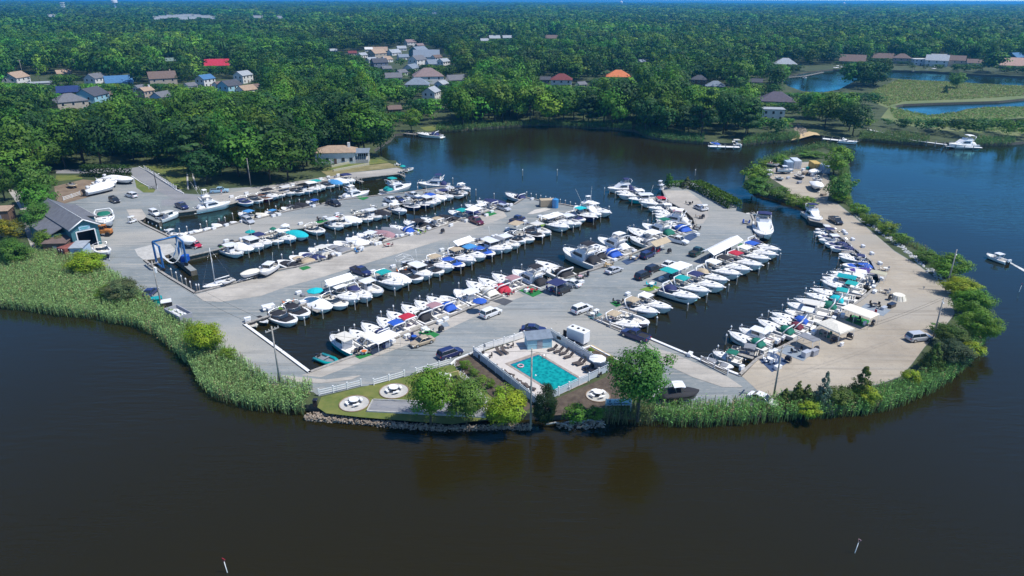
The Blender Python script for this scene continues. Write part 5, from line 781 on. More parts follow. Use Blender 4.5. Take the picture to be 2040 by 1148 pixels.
def fence(pts, h, label, m, style='panel', step=2.4, z=LZ, name='fence'):
    o = thing(name, label, 'fence'); pw = W2(pts) if not isinstance(pts[0], Vector) else pts
    for p, q in zip(pw, pw[1:]):
        d = q - p; L = d.length; n = max(1, round(L / step)); M = Matrix.Translation((p.x, p.y, z)) @ Matrix.Rotation(math.atan2(d.y, d.x), 4, 'Z'); b = MB()
        if style == 'panel':
            b.box(.08, L - .08, -.02, .02, .12, h - .35, M=M); b.box(.08, L - .08, -.04, .04, h - .1, h, M=M); b.box(.08, L - .08, -.04, .04, h - .38, h - .3, M=M)
            for k in range(int(L / .3)): b.box(.1 + k * .3, .15 + k * .3, -.02, .02, h - .32, h - .08, M=M)
        else:
            for k in range(3): b.box(.08, L - .08, -.03, .03, .2 + k * (h - .3) / 2.2, .34 + k * (h - .3) / 2.2, M=M)
        b.build('panel' if style == 'panel' else 'rail', m, o)
        for k in range(n + 1): c = MB(); c.box(L * k / n - .08, L * k / n + .08, -.08, .08, 0, h + .12, M=M); c.box(L * k / n - .11, L * k / n + .11, -.11, .11, h + .12, h + .18, M=M); c.build('post', 'whitepaint', o)
    return o
fence(P("944,709 1070,809"), 1.7, "pale vinyl pool fence along the garden bed with shrubs", 'vinyl'); fence(P("1070,809 1211,741"), 1.5, "white pool fence facing the picnic circle and big tree", 'vinyl'); fence(P("1211,741 1098,672"), 1.7, "tall grey vinyl pool fence behind the row of loungers", 'vinyl'); fence(P("944,709 964,699 1044,674"), 1.4, "white pool fence between the terrace and the road planter", 'whitepaint')
fence(P("636,789 720,769"), 1.15, "white rail fence section next to the reeds on the lawn", 'whitepaint', 'rail'); fence(P("745,768 806,751"), 1.15, "white rail fence section, middle one of three on the lawn", 'whitepaint', 'rail'); fence(P("829,746 898,726"), 1.15, "white rail fence section partly behind the yellow green tree", 'whitepaint', 'rail')
fence(P("288,337 325,362 352,378"), 1.2, "long white rail fence along the driveway lawn", 'whitepaint', 'rail', 3); fence(P("127,400 160,389"), 1.2, "white rail fence at the back of the workshop", 'whitepaint', 'rail', 3); fence(P("297,377 314,377"), 1.0, "short grey rail fence in the boat yard", 'greywood', 'rail')
fence(P("1183,637 1215,651"), 1.0, "brown timber railing at the corner slip, upper part", 'wood', 'rail', 2.5); fence(P("1215,652 1240,662"), 1.0, "brown timber railing by the dark blue pickup", 'wood', 'rail', 2.5); fence(P("1396,721 1449,748"), 1.0, "brown timber railing beside the grey covered motorboat", 'wood', 'rail', 2.5)
# white kerbs of planters
def kerb(s_, label, hgt=.3, m='whitepaint', w_=.25):
    pw = W2(P(s_)); b = MB()
    for p, q in zip(pw, pw[1:]): d = q - p; b.box(0, d.length + .05, -w_ / 2, w_ / 2, -.1, hgt, M=Matrix.Translation(p) @ Matrix.Rotation(math.atan2(d.y, d.x), 4, 'Z'))
    tag(b.build('planter_kerb', m), label, 'kerb')
kerb("898,728 908,718 990,685 998,686", "white planter kerb along the road beside the pool, lower part"); kerb("1003,681 1040,664 1072,664", "white planter kerb with yellow flowers by the blue sedan"); kerb("1096,670 1130,692 1160,697 1176,691 1246,728", "zigzag white planter kerb behind the loungers"); kerb("277,333 310,350 352,380 366,386", "pale kerb along the driveway below the rail fence"); kerb("262,352 280,364 302,376", "pale kerb on the yard side of the driveway")
b = MB(); pts = W2(P("1168,690 1180,688 1232,716 1234,722")); kind(sheet('sand_strip', pts, 'beach', LZ + .09), 'structure')
# loungers, tables, umbrellas
def lounger_mesh():
    f = MB(); f.rbox(-1.0, .35, -.33, .33, .28, .36, .04); 
    for x in (-.9, .7):
        for y in (-.28, .28): f.box(x - .03, x + .03, y - .03, y + .03, 0, .3)
    k = MB(); k.box(0, .85, -.33, .33, -.04, .04, M=Matrix.Translation((.35, 0, .34)) @ Matrix.Rotation(-.75, 4, 'Y')); return f.mesh('bed', ['wicker']), k.mesh('backrest', ['wicker'])
LM = lounger_mesh()
for i, (x, y, a) in enumerate([(1101, 699, .5), (1113, 703, .5), (1124, 707, .5), (1133, 714, .5), (1150, 726, .5), (1158, 728, .5), (1171, 737, .5), (995, 706, 2.2), (1005, 704, 2.2), (980, 729, 2.7), (996, 741, 2.7), (1008, 748, 2.7), (1014, 750, 2.7), (1028, 762, 2.7), (1039, 768, 2.7), (1047, 774, 2.7), (1056, 777, 2.7)]):
    p = G(x, y); side = "against the tall grey fence" if i < 7 else "in the pair by the road planter" if i < 9 else "along the garden bed fence"
    o = thing('pool_lounger', f"dark wicker pool lounger {side}", 'lounger', (p.x, p.y, LZ + .12), a, 'pool loungers ' + side); inst(o, [('bed', LM[0], [], None), ('backrest', LM[1], [], None)], {})
def umbrella(x, y, c, label, r=1.5, h=2.5, sides=8, z=LZ + .05):
    p = G(x, y); o = thing('parasol', label, 'parasol', (p.x, p.y, z), rng.random()); b = MB(); q = [[(r * k * math.cos(2 * math.pi * i / sides), r * k * math.sin(2 * math.pi * i / sides), zz) for i in range(sides)] for k, zz in ((1, h - .14), (1, h), (.55, h + .28), (.03, h + .52))]; b.loft(q); b.build('canopy', 'cloth_' + c, o); b = MB(); b.tube([(0, 0, 0), (0, 0, h + .5)], .03, 5); b.cyl((0, 0), .28, 0, .08, 10); b.build('pole', 'alu', o)
def table(x, y, m, label, r=.55, z=LZ + .04, chairs=0, cm='rubber', near='table'):
    p = G(x, y); o = thing('patio_table', label, 'table', (p.x, p.y, z), 0); b = MB(); b.cyl((0, 0), r, .68, .73, 16); b.build('top', m, o); b = MB(); b.cyl((0, 0), .05, 0, .68, 6); b.cyl((0, 0), .3, 0, .04, 10); b.build('pedestal', 'darkmetal', o)
    for k in range(chairs): a = 2 * math.pi * k / chairs + .4; chair(p.x + math.cos(a) * (r + .45), p.y + math.sin(a) * (r + .45), a + math.pi, cm, f"chair drawn up to the {near}", 'chairs at the ' + near, z)
CH = {}
def chair(wx, wy, rz, m, label, group, z=LZ + .04):
    if m not in CH:
        s_ = MB(); s_.rbox(-.25, .25, -.26, .26, .38, .45, .04); k = MB(); k.box(-.27, -.2, -.25, .25, .43, .95); l = MB(); [l.box(xx - .02, xx + .02, yy - .02, yy + .02, 0, .38) for xx in (-.22, .22) for yy in (-.22, .22)]; CH[m] = (s_.mesh('seat', [m]), k.mesh('backrest', [m]), l.mesh('legs_frame', ['darkmetal']))
    o = thing('patio_chair', label, 'chair', (wx, wy, z), rz, group); inst(o, [('seat', CH[m][0], [], None), ('backrest', CH[m][1], [], None), ('frame', CH[m][2], [], None)], {})
umbrella(1189, 738, 'white', "big white parasol at the corner of the pool terrace", 1.5, 2.3); table(1184, 746, 'darkmetal', "dark round table below the white pool parasol", .75, LZ + .12, 5, 'rubber', 'table below the white pool parasol'); table(967, 716, 'whitepaint', "pale round table in the terrace corner by the yellow bush", .55, LZ + .12, 4, 'wicker', 'table by the yellow bush'); umbrella(966, 712, 'grey', "closed slim grey parasol beside the terrace corner table", .22, 2.2, 6, LZ + .12); table(1012, 695, 'darkmetal', "small dark table on the terrace by the road planter", .35, LZ + .12, 2, 'wicker', 'small terrace table')
# picnic circles
def picnic(x, y, r, label, z=LZ + .05):
    p = G(x, y); o = thing('paved_circle', "round paved pad under " + label, 'paving', (p.x, p.y, z)); b = MB(); b.cyl((0, 0), r, -.02, .06, 40); b.build('paving', 'concrete', o); b = MB(); b.tube([(r * 1.0 * math.cos(k * .1963), r * math.sin(k * .1963), .06) for k in range(33)], .09, 4); b.build('edging', 'dirtrim', o)
    t = thing('picnic_table', label, 'picnic table', (p.x, p.y, z + .06), .3); b = MB(); b.cyl((0, 0), .75, .70, .76, 20); b.build('top', 'whitepaint', t); b = MB(); b.cyl((0, 0), .22, 0, .7, 8); [b.tube([(0, 0, .12), (1.15 * math.cos(a), 1.15 * math.sin(a), .2), (1.15 * math.cos(a), 1.15 * math.sin(a), .4)], .06, 4) for a in (.2, 1.77, 3.34, 4.91)]; b.build('base', 'darkmetal', t)
    for a in (.2, 1.77, 3.34, 4.91):
        b = MB(); q = []
        for k in range(6): an = a - .45 + .9 * k / 5; q.append([(1.0 * math.cos(an), 1.0 * math.sin(an), .4), (1.36 * math.cos(an), 1.36 * math.sin(an), .4), (1.36 * math.cos(an), 1.36 * math.sin(an), .48), (1.0 * math.cos(an), 1.0 * math.sin(an), .48)])
        b.loft(q); b.build('bench', 'whitepaint', t)
mat('dirtrim', (.25, .17, .11), .9, var=.2)
picnic(706, 805, 2.35, "white picnic table on the lawn circle next to the reeds"); picnic(785, 780, 2.35, "white picnic table on the circle behind the bocce court"); picnic(1191, 789, 1.95, "white picnic table on the circle beside the anchor sign"); picnic(869, 793, 1.7, "white picnic table half hidden under the yellow green tree"); picnic(884, 755, 1.5, "white table on the lawn by the stone bed, behind the trees")
# bocce court
q = W2(P("731,821 743,798 972,806 966,833")); sheet('bocce_court', q, 'asphalt', LZ + .08); b = MB()
for p1, p2 in zip(q, q[1:] + q[:1]): d = p2 - p1; b.box(-.08, d.length + .08, -.08, .08, 0, .28, M=Matrix.Translation(p1) @ Matrix.Rotation(math.atan2(d.y, d.x), 4, 'Z'))
tag(b.build('court_kerb', 'concrete'), "low pale kerb framing the bocce court on the lawn", 'kerb')
p = G(629, 808); o = thing('litter_bin', "black litter bin where the reeds meet the lawn", 'bin', (p.x, p.y, LZ)); b = MB(); b.rbox(-.35, .35, -.35, .35, 0, 1.0, .06); b.build('body', 'gel_black', o); b = MB(); b.rbox(-.38, .38, -.38, .38, 1.0, 1.15, .06); b.build('lid', 'gel_black', o)
p = G(905, 762); o = thing('garden_swing', "timber A-frame with dark seat by the stone bed", 'swing', (p.x, p.y, LZ), .5); b = MB(); [b.tube([(s_ * 1.0, yy, 0), (s_ * .8, 0, 2.0)], .05, 5) for s_ in (1, -1) for yy in (-.8, .8)]; b.tube([(-.9, 0, 2.0), (.9, 0, 2.0)], .06, 5); b.build('frame', 'beach', o); b = MB(); b.box(-.6, .6, -.25, .25, .6, .68); b.box(-.6, .6, .2, .27, .68, 1.1); b.build('seat', 'rubber', o)
# sign with anchor
def text(s_, size, m, parent, loc, rot, name='lettering', ex=.01):
    cu = bpy.data.curves.new(name, 'FONT'); cu.body = s_; cu.size = size; cu.extrude = ex; cu.align_x = 'LEFT'; tmp = bpy.data.objects.new('tmp', cu); me = bpy.data.meshes.new_from_object(tmp); bpy.data.objects.remove(tmp); me.materials.append(MATS[m]); o = link(name, me, parent, loc); o.rotation_euler = rot; return o
p = G(1206, 820); o = thing('anchor_sign', "pale blue sign with dark anchor beside the big tree", 'sign', (p.x, p.y, LZ), .02); b = MB(); [b.box(x - .08, x + .08, -.08, .08, 0, 2.3) for x in (0, 3.9)]; b.build('post', 'whitepaint', o); b = MB(); b.box(.1, 3.8, -.05, .05, 1.1, 2.25); BD = b.build('board', 'gel_ltblue', o); b = MB(); b.box(.12, 3.78, -.075, -.05, 2.17, 2.23); b.box(.12, 3.78, -.075, -.05, 1.12, 1.18); b.build('border', 'whitepaint', BD)
b = MB(); b.box(.57, .65, -.09, -.05, 1.38, 2.05); b.box(.45, .77, -.09, -.05, 1.86, 1.93); b.tube([(.35 + .26 - .3 * math.cos(k * .39), -.08, 1.6 - .26 * math.sin(k * .39)) for k in range(9)], .045, 5); b.tube([(.61 + .07 * math.cos(k * .785), -.08, 2.08 + .07 * math.sin(k * .785)) for k in range(9)], .025, 4); b.build('anchor', 'cloth_navy', BD)
text("STEE", .46, 'cloth_navy', BD, (1.2, -.055, 1.68), (math.pi / 2, 0, 0)); b = MB(); b.box(1.25, 3.5, -.085, -.05, 1.38, 1.5); b.build('dark_stripe', 'cloth_navy', BD)
# ------------------------------------------------------------------ poles, wires
def pole(base, top, label, arm=1, h=None, m='greywood', lamp=False, tr=False):
    p = G(*base); hh = h or 10.5; o = thing('utility_pole' if arm else 'lamp_post', label, 'utility pole' if arm else 'lamp post', (p.x, p.y, LZ - .3), .9); b = MB(); b.tube([(0, 0, 0), (0, 0, hh)], .16, 7, 0, .11); b.build('mast', m, o)
    if arm: b = MB(); b.box(-1.2, 1.2, -.07, .07, hh - .75, hh - .58); b.build('crossarm', m, o); b = MB(); [b.cyl((x, 0), .06, hh - .58, hh - .36, 6) for x in (-1.1, -.55, .55, 1.1)]; b.build('insulator', 'whitepaint', o)
    if tr: b = MB(); b.cyl((.35, 0), .28, hh - 2.6, hh - 1.5, 12); b.build('transformer', 'whitepaint', o)
    if lamp: b = MB(); b.tube([(0, 0, hh - 2), (1.3, 0, hh - 1.6)], .04, 4); b.rbox(1.2, 1.8, -.15, .15, hh - 1.7, hh - 1.5, .04); b.build('lamp_arm', 'alu', o)
    return p + Vector((0, 0, hh - .6))
t1 = pole((322, 612), 0, "utility pole with white transformer beside the skip on the reed verge", tr=True); t2 = pole((558, 766), 0, "utility pole with wide crossarm beside the white capped corner", h=11); t3 = pole((1057, 850), 0, "bare tall pole rising from the shore by the round dark tree", arm=0, h=13.5); t4 = pole((1541, 790), 0, "utility pole rising from the cedars by the blue mat", h=9.5); t5 = pole((1859, 672), 0, "utility pole with crossarm above the silver suv", h=8.5, lamp=True); pole((74, 396), 0, "pale T-shaped pole among the trees by the dirt road", h=7.5, m='whitepaint'); pole((312, 372), 0, "slim lamp post on the driveway grass", arm=0, h=6, m='darkmetal', lamp=True); t6 = pole((500, 372), 0, "bare pole in front of the trees on the wooded bank", arm=0, h=10); pole((1884, 580), 0, "leaning lamp post in the shrubs of the sandy bank", arm=0, h=10, lamp=True)
for x, y in ((48, 150), (80, 158), (155, 148), (222, 140)): pole((x, y + 8), 0, f"far utility pole in the road gap beyond the wood, {ORD[(48, 80, 155, 222).index(x)]} of four", h=15)
def wire(p, q, label, off=(0, 0, 0), sag=1.0):
    p, q = p + Vector(off), q + Vector(off); b = MB(); b.tube([p.lerp(q, i / 12) - Vector((0, 0, sag * 4 * (i / 12) * (1 - i / 12))) for i in range(13)], .022, 4); tag(b.build('overhead_wire', 'rubber'), label, 'wire', 'overhead wires')
for k, of in enumerate(((-.7, -.8, .3), (.7, .8, .3))):
    wire(t1, t2, "overhead wire between the transformer pole and the corner pole", of, 1.4); wire(t2, t3, "overhead wire from the corner pole over the boats to the shore pole", of, 1.6); wire(t3, t4, "overhead wire from the shore pole past the big tree", of, 1.6); wire(t4, t5, "overhead wire over the sandy lot", of, 1.2)
# ------------------------------------------------------------------ canopies, mats, quayside clutter
def canopy(c, u, w_, d, h, col, label, style='gable', col2=None):
    p = G(*c); q = G(*u); rz = math.atan2((q - p).y, (q - p).x); o = thing('canopy', label, 'canopy', (p.x, p.y, LZ + .04), rz); b = MB()
    if style == 'gable':
        for s_ in (1, -1): b.loft([[(-w_ / 2, s_ * (d / 2 + .1), h - .05), (w_ / 2, s_ * (d / 2 + .1), h - .05), (w_ / 2, 0, h + d * .25), (-w_ / 2, 0, h + d * .25)], [(-w_ / 2, s_ * (d / 2 + .1), h), (w_ / 2, s_ * (d / 2 + .1), h), (w_ / 2, 0, h + d * .25 + .05), (-w_ / 2, 0, h + d * .25 + .05)]])
    elif style == 'pyr': b.loft([[(-w_ / 2, -d / 2, h - .25), (w_ / 2, -d / 2, h - .25), (w_ / 2, d / 2, h - .25), (-w_ / 2, d / 2, h - .25)], [(-w_ / 2, -d / 2, h), (w_ / 2, -d / 2, h), (w_ / 2, d / 2, h), (-w_ / 2, d / 2, h)], [(-w_ * .12, -d * .12, h + .75), (w_ * .12, -d * .12, h + .75), (w_ * .12, d * .12, h + .75), (-w_ * .12, d * .12, h + .75)]])
    else: b.rbox(-w_ / 2, w_ / 2, -d / 2, d / 2, h, h + .1, .1)
    b.build('roof', 'cloth_' + col, o); n = max(1, round(w_ / 3.2))
    if col2: b = MB(); b.rbox(-w_ / 2 - 3.0, -w_ / 2 - .05, -d / 2, d / 2, h, h + .1, .1); b.build('awning', 'cloth_' + col2, o)
    for k in range(n + 1):
        for s_ in (1, -1): b = MB(); b.tube([(-w_ / 2 + .1 + (w_ - .2) * k / n, s_ * (d / 2 - .05), 0), (-w_ / 2 + .1 + (w_ - .2) * k / n, s_ * (d / 2 - .05), h)], .04, 5); b.build('post', 'whitepaint', o)
    return o
canopy((1437, 510), (1475, 490), 15.5, 3.4, 2.6, 'white', "very long white gabled canopy behind the row of cruisers"); canopy((675, 578), (700, 570), 6.4, 3.4, 2.3, 'white', "white gabled canopy behind the teal parasol on the second pier"); canopy((920, 498), (945, 489), 6, 3.2, 2.2, 'white', "white gabled canopy behind boats with royal blue covers"); canopy((1310, 500), (1335, 491), 6.5, 3.2, 2.2, 'tan', "tan gabled canopy over red furniture beside the navy hulled cruiser"); canopy((1352, 550), (1380, 538), 5.4, 3.4, 2.5, 'white', "flat white canopy joined to a teal awning", 'flat', 'teal')
canopy((766, 694), (790, 683), 5.2, 3.2, 2.3, 'white', "flat white awning on the middle pier beside beige parasol furniture", 'flat'); canopy((1028, 461), (1045, 453), 4, 3.2, 2.3, 'tan', "small flat tan sunshade beside the dark blue pickup", 'flat'); canopy((1108, 582), (1122, 576), 3.6, 3.2, 2.3, 'navy', "dark square striped sunshade beside the black suv", 'flat'); canopy((1660, 672), (1690, 686), 5.2, 4.2, 2.4, 'cream', "cream peaked pavilion on the sandy peninsula", 'pyr'); canopy((1708, 642), (1735, 652), 6.2, 3.6, 2.4, 'cream', "flat cream awning with turquoise edge on the sandy peninsula", 'flat'); canopy((944, 431), (960, 425), 4.6, 3.4, 2.2, 'white', "white sunshade behind the maroon pickup", 'flat')
canopy((1608, 692), (1632, 703), 3.4, 2.2, 2.0, 'grey', "grey flat awning over bins on the sandy peninsula", 'flat'); canopy((1746, 560), (1775, 566), 3.4, 2.4, 2.0, 'khaki', "khaki flat sunshade near the bend of the sandy peninsula", 'flat')
for x, y, c, lb, r in ((630, 601, 'aqua', "turquoise parasol with blue valance at the second pier's road end", 1.7), (501, 480, 'teal', "teal parasol behind covered boats near the blue lift", 1.3), (546, 474, 'green', "green parasol behind the white open boats near the blue lift", .9), (956, 622, 'royal', "royal blue parasol behind the large white suv", 1.5), (1790, 300, 'white', "hidden parasol", 1), (570, 467, 'white', "white parasol behind the turquoise covered boat", 1.2), (803, 345, 'teal', "teal parasol at the stone tip beside white chairs", 1.1)):
    if 'hidden' not in lb: umbrella(x, y, c, lb, r)
mat('turf', (.01, .16, .035), .9, var=.15, scale=3); mat('turflime', (.13, .24, .02), .9, var=.15, scale=3); mat('matblue', (.03, .06, .13), .8, var=.1); mat('matgrey', (.07, .075, .085), .85, var=.15); mat('matteal', (.06, .17, .19), .8, var=.1); mat('matgreyblue', (.22, .26, .30), .85, var=.1)
def floor_mat(s_, m, label):
    pts = W2(P(s_), LZ + .03); b = MB(); b.loft([[Vector((p.x, p.y, LZ + .03)) for p in pts], [Vector((p.x, p.y, LZ + .085)) for p in pts]]); tag(b.build('ground_mat', m), label, 'ground mat')
for a in (("595,534 604,539 620,534 612,530", 'turf', "small bright green mat on the second pier near the pilothouse boat"), ("553,612 558,620 576,618 570,608", 'turflime', "lime green mat beside the deck of white boxes"), ("706,710 717,716 742,707 729,700", 'turf', "green mat holding an orange table beside the blue hulled boat"), ("833,663 862,675 876,667 852,656", 'turf', "bright green mat behind the mauve topped cruiser"), ("812,671 822,689 842,683 832,669", 'matblue', "blue mat beside the beige sedan"), ("878,646 885,652 896,650 890,641", 'matgreyblue', "grey blue mat behind a blue covered cruiser on the middle pier"),
          ("980,600 1006,609 1022,600 1003,594", 'matgrey', "dark grey mat with white seat beside a red topped cruiser"), ("1034,579 1062,592 1084,582 1058,573", 'turf', "large green mat beside the dark tower yacht"), ("1238,521 1249,528 1281,514 1270,508", 'matblue', "long blue mat beside the tan gabled canopy"), ("1274,577 1292,581 1318,574 1300,569", 'turflime', "grass green mat with turquoise chair near the teal awning"), ("1171,632 1183,638 1206,630 1190,622", 'matteal', "teal mat beside the white suv on the corner"), ("1216,604 1228,612 1238,608 1226,600", 'turf', "green mat behind tan topped cruisers"),
          ("626,443 641,446 655,440 645,436", 'turf', "green mat on the first pier among patio sets"), ("708,394 724,399 735,394 716,390", 'turf', "green mat on the first pier beside the sportfishing yacht"), ("965,426 975,431 990,426 978,420", 'turf', "emerald mat with black post on the second pier"), ("1512,717 1538,742 1571,722 1545,704", 'matblue', "large navy mat with white chairs by the utility pole"), ("1547,700 1600,720 1616,706 1570,688", 'matgreyblue', "grey mat with grey storage boxes on the sandy peninsula"), ("1683,638 1720,652 1735,640 1700,628", 'turf', "dark green turf below the cream awning"), ("1704,620 1760,630 1775,618 1726,605", 'matgreyblue', "slate blue mat beside patio furniture on the sandy peninsula"), ("1470,489 1480,500 1494,490 1486,480", 'turf', "green mat at the end of the long white canopy"), ("435,492 441,496 448,492 442,487", 'turf', "small green mat beside the first slip after the lift"), ("1072,446 1080,452 1090,446 1081,440", 'turflime', "little green mat with brown sunshade on the second pier"), ("1357,476 1370,483 1392,470 1380,462", 'matblue', "navy mat behind the boat with bright blue canvas")): floor_mat(*a)
# furniture sets behind the sterns
def grill(x, y, label):
    p = G(x, y); o = thing('barbecue', label, 'barbecue', (p.x, p.y, LZ + .09), rng.random() * 3); b = MB(); b.rbox(-.55, .55, -.3, .3, .35, .95, .05); b.build('body', 'gel_black', o); b = MB(); b.loft([[(-.38, -.3, .95), (.38, -.3, .95), (.38, .3, .95), (-.38, .3, .95)], [(-.36, -.2, 1.22), (.36, -.2, 1.22), (.36, .22, 1.22), (-.36, .22, 1.22)]]); b.build('lid', 'darkmetal', o); b = MB(); [b.box(xx - .03, xx + .03, yy - .03, yy + .03, 0, .36) for xx in (-.5, .5) for yy in (-.25, .25)]; b.build('frame', 'darkmetal', o)
def bin_(x, y, m, label, w_=.8, h=.9, name='storage_box', cat='storage box'):
    p = G(x, y); o = thing(name, label, cat, (p.x, p.y, LZ + .09), .6); b = MB(); b.rbox(-w_, w_, -w_ * .5, w_ * .5, 0, h, .05); b.build('body', m, o); b = MB(); b.rbox(-w_ - .04, w_ + .04, -w_ * .5 - .04, w_ * .5 + .04, h, h + .1, .05); b.build('lid', m, o)
SETS = [(1533, 722, 'whitepaint', 6, 'whitepaint', 'white table on the navy mat'), (1586, 702, 'darkmetal', 2, 'rubber', 'small table on the grey mat'), (1645, 672, 'wicker', 3, 'cloth_green', 'table under the cream pavilion'), (1703, 641, 'darkmetal', 4, 'rubber', 'table under the cream awning'), (1742, 612, 'darkmetal', 4, 'rubber', 'table on the slate blue mat'), (1735, 628, 'cloth_pink', 2, 'cloth_red', 'pink topped table on the peninsula'), (1764, 585, 'darkmetal', 3, 'seat', 'table by the wheel shaped cover'), (1763, 540, 'whitepaint', 3, 'seat', 'white table near the shelter at the bend'), (825, 677, 'cloth_royal', 4, 'cloth_navy', 'blue table on the blue mat'), (763, 692, 'darkmetal', 4, 'cloth_navy', 'table under the flat white awning'), (852, 664, 'whitepaint', 2, 'seat', 'table on the bright green mat'), (726, 707, 'cloth_orange', 2, 'wood', 'orange table on its green mat'), (1014, 588, 'cloth_red', 3, 'cloth_red', 'red table beside the red topped cruiser'), (1060, 583, 'cloth_red', 3, 'cloth_red', 'red table on the large green mat'), (1098, 580, 'cloth_mauve', 3, 'cloth_purple', 'mauve table by the striped sunshade'), (1156, 556, 'cloth_pink', 4, 'wicker', 'pale table behind the white sedan'), (1212, 533, 'beach', 4, 'beach', 'wooden set behind the big flybridge yacht'), (1262, 518, 'whitepaint', 4, 'cloth_tan', 'white table on the long blue mat'), (1306, 503, 'cloth_red', 4, 'cloth_red', 'red set under the tan canopy'), (1180, 631, 'whitepaint', 3, 'cloth_grey', 'white table on the teal mat'), (1231, 606, 'darkmetal', 3, 'rubber', 'table behind the tan topped cruisers'), (1297, 572, 'whitepaint', 3, 'cloth_aqua', 'table on the grass green mat'), (1342, 556, 'darkmetal', 4, 'rubber', 'table under the teal awning'), (1420, 520, 'seat', 4, 'wicker', 'table under the long canopy'), (1460, 503, 'seat', 4, 'wicker', 'second table under the long canopy'), (1486, 446, 'wicker', 4, 'cloth_royal', 'set beside the bow-on yacht'), (1388, 458, 'wicker', 4, 'wicker', 'wooden set behind the boat with bright blue canvas'), (1393, 435, 'wood', 3, 'wood', 'wooden set with boxes on the hedge topped pier'), (1373, 408, 'darkmetal', 3, 'rubber', 'dark set near the pier sheds'), (640, 520, 'darkmetal', 3, 'alu', 'table beside the beige T-top boat'), (714, 503, 'darkmetal', 3, 'cloth_sky', 'table beside the mauve covered boat'), (840, 466, 'darkmetal', 3, 'cloth_lime', 'table with lime chair behind the dark covers'), (905, 440, 'wicker', 4, 'wicker', 'driftwood set behind the maroon pickup'), (774, 492, 'cloth_red', 2, 'cloth_maroon', 'red mat set on the second pier'), (672, 437, 'cloth_red', 3, 'rubber', 'set with red parasol pole on the first pier'), (638, 440, 'darkmetal', 3, 'wicker', 'table on the first pier green mat'), (706, 425, 'darkmetal', 3, 'seat', 'table by the green framed arch on the first pier'), (744, 415, 'whitepaint', 3, 'seat', 'white table farther along the first pier'), (850, 388, 'darkmetal', 3, 'wood', 'dark pergola set at the first pier tip'), (575, 605, 'whitepaint', 2, 'cloth_orange', 'white table on the lime mat'), (537, 620, 'whitepaint', 4, 'whitepaint', 'white boxes deck set'), (800, 542, 'whitepaint', 2, 'cloth_orange', 'white table with orange chair by the frame tent'), (1082, 443, 'wood', 3, 'wood', 'brown set on the second pier tip'), (792, 331, 'whitepaint', 4, 'whitepaint', 'fire pit with white chairs on the stone tip')]
for x, y, m, n, cm, near in SETS: table(x, y, m, "low " + near if not near.startswith(('second', 'white boxes')) else "the " + near, .5, LZ + .09, n, cm, near)
for x, y, lb in ((1569, 722, "black barbecue at the edge of the navy mat"), (1692, 676, "black barbecue beside the cream pavilion"), (1738, 650, "black barbecue beside the cream awning"), (1772, 598, "black barbecue near the wheel shaped cover"), (879, 662, "barbecue on the bright green mat"), (658, 517, "black barbecue beside the navy covered boat on the second pier"), (596, 525, "covered dark barbecue by the small bright green mat"), (1171, 551, "black barbecue on the quay behind the white sedan"), (1333, 505, "dark bin-like barbecue beside the tan canopy"), (1400, 436, "dark barbecue on the hedge topped pier"), (882, 465, "covered black barbecue on the second pier quay"), (652, 410, "dark barbecue beside the black pickup on the first pier"), (1625, 703, "black round barbecue beside the grey awning"), (1660, 684, "dark barbecue under the cream pavilion's edge")): grill(x, y, lb)
for x, y, m, lb, w_, h in ((1605, 711, 'gel_silver', "pale grey storage box on the grey mat", .9, 1.0), (1621, 708, 'wall_grey', "dark grey storage box beside the pale grey one", .8, 1.0), (1549, 736, 'gel_white', "white chest on the corner of the navy mat", .7, .6), (1477, 738, 'gel_white', "white chest on the brown corner deck", .5, .8), (1722, 648, 'gel_white', "small white chest beside the turf", .4, .6), (1676, 690, 'gel_white', "white cooler beside the pavilion", .4, .6), (1775, 612, 'gel_black', "black storage box at the peninsula bend", 1.0, .7), (1760, 617, 'gel_silver', "silver storage box on the slate mat", .7, .5), (535, 617, 'gel_white', "large white storage box at the second pier road end", 1.2, .9), (606, 605, 'gel_white', "white chest beside the small dock at the second pier", .9, .6), (494, 641, 'gel_white', "white chest behind the jet ski", .6, .8), (1398, 420, 'gel_white', "white cabinet on the hedge topped pier", .5, 1.2)): bin_(x, y, m, lb, w_, h)
p = G(1789, 596); o = thing('wheel_cover', "big white striped wheel shaped cover lying by the sandy lot", 'cover', (p.x, p.y, LZ + .05), .6); b = MB(); b.cyl((0, 0), 1.7, 0, 1.0, 18, r2=1.2); b.build('sheet', 'cloth_cream', o); b = MB(); [b.tube([(1.65 * math.cos(k * .7), 1.65 * math.sin(k * .7), .05), (1.2 * math.cos(k * .7), 1.2 * math.sin(k * .7), 1.02)], .07, 4) for k in range(9)]; b.build('rib', 'cloth_khaki', o)
# open frame tent
p = G(806, 533); o = thing('tent_frame', "bare white tent frame beside the orange chair", 'tent frame', (p.x, p.y, LZ), .35); b = MB(); c_ = [(-2, -1.5), (2, -1.5), (2, 1.5), (-2, 1.5)]; [b.tube([(x, y, 0), (x, y, 2.2), (0, y, 3.0)], .05, 4) for x, y in c_]; [b.tube([(-2, y, 2.2), (2, y, 2.2)], .05, 4) for y in (-1.5, 1.5)]; [b.tube([(x, -1.5, 2.2 if x else 3), (x, 1.5, 2.2 if x else 3)], .05, 4) for x in (-2, 0, 2)]; b.build('frame', 'whitepaint', o)
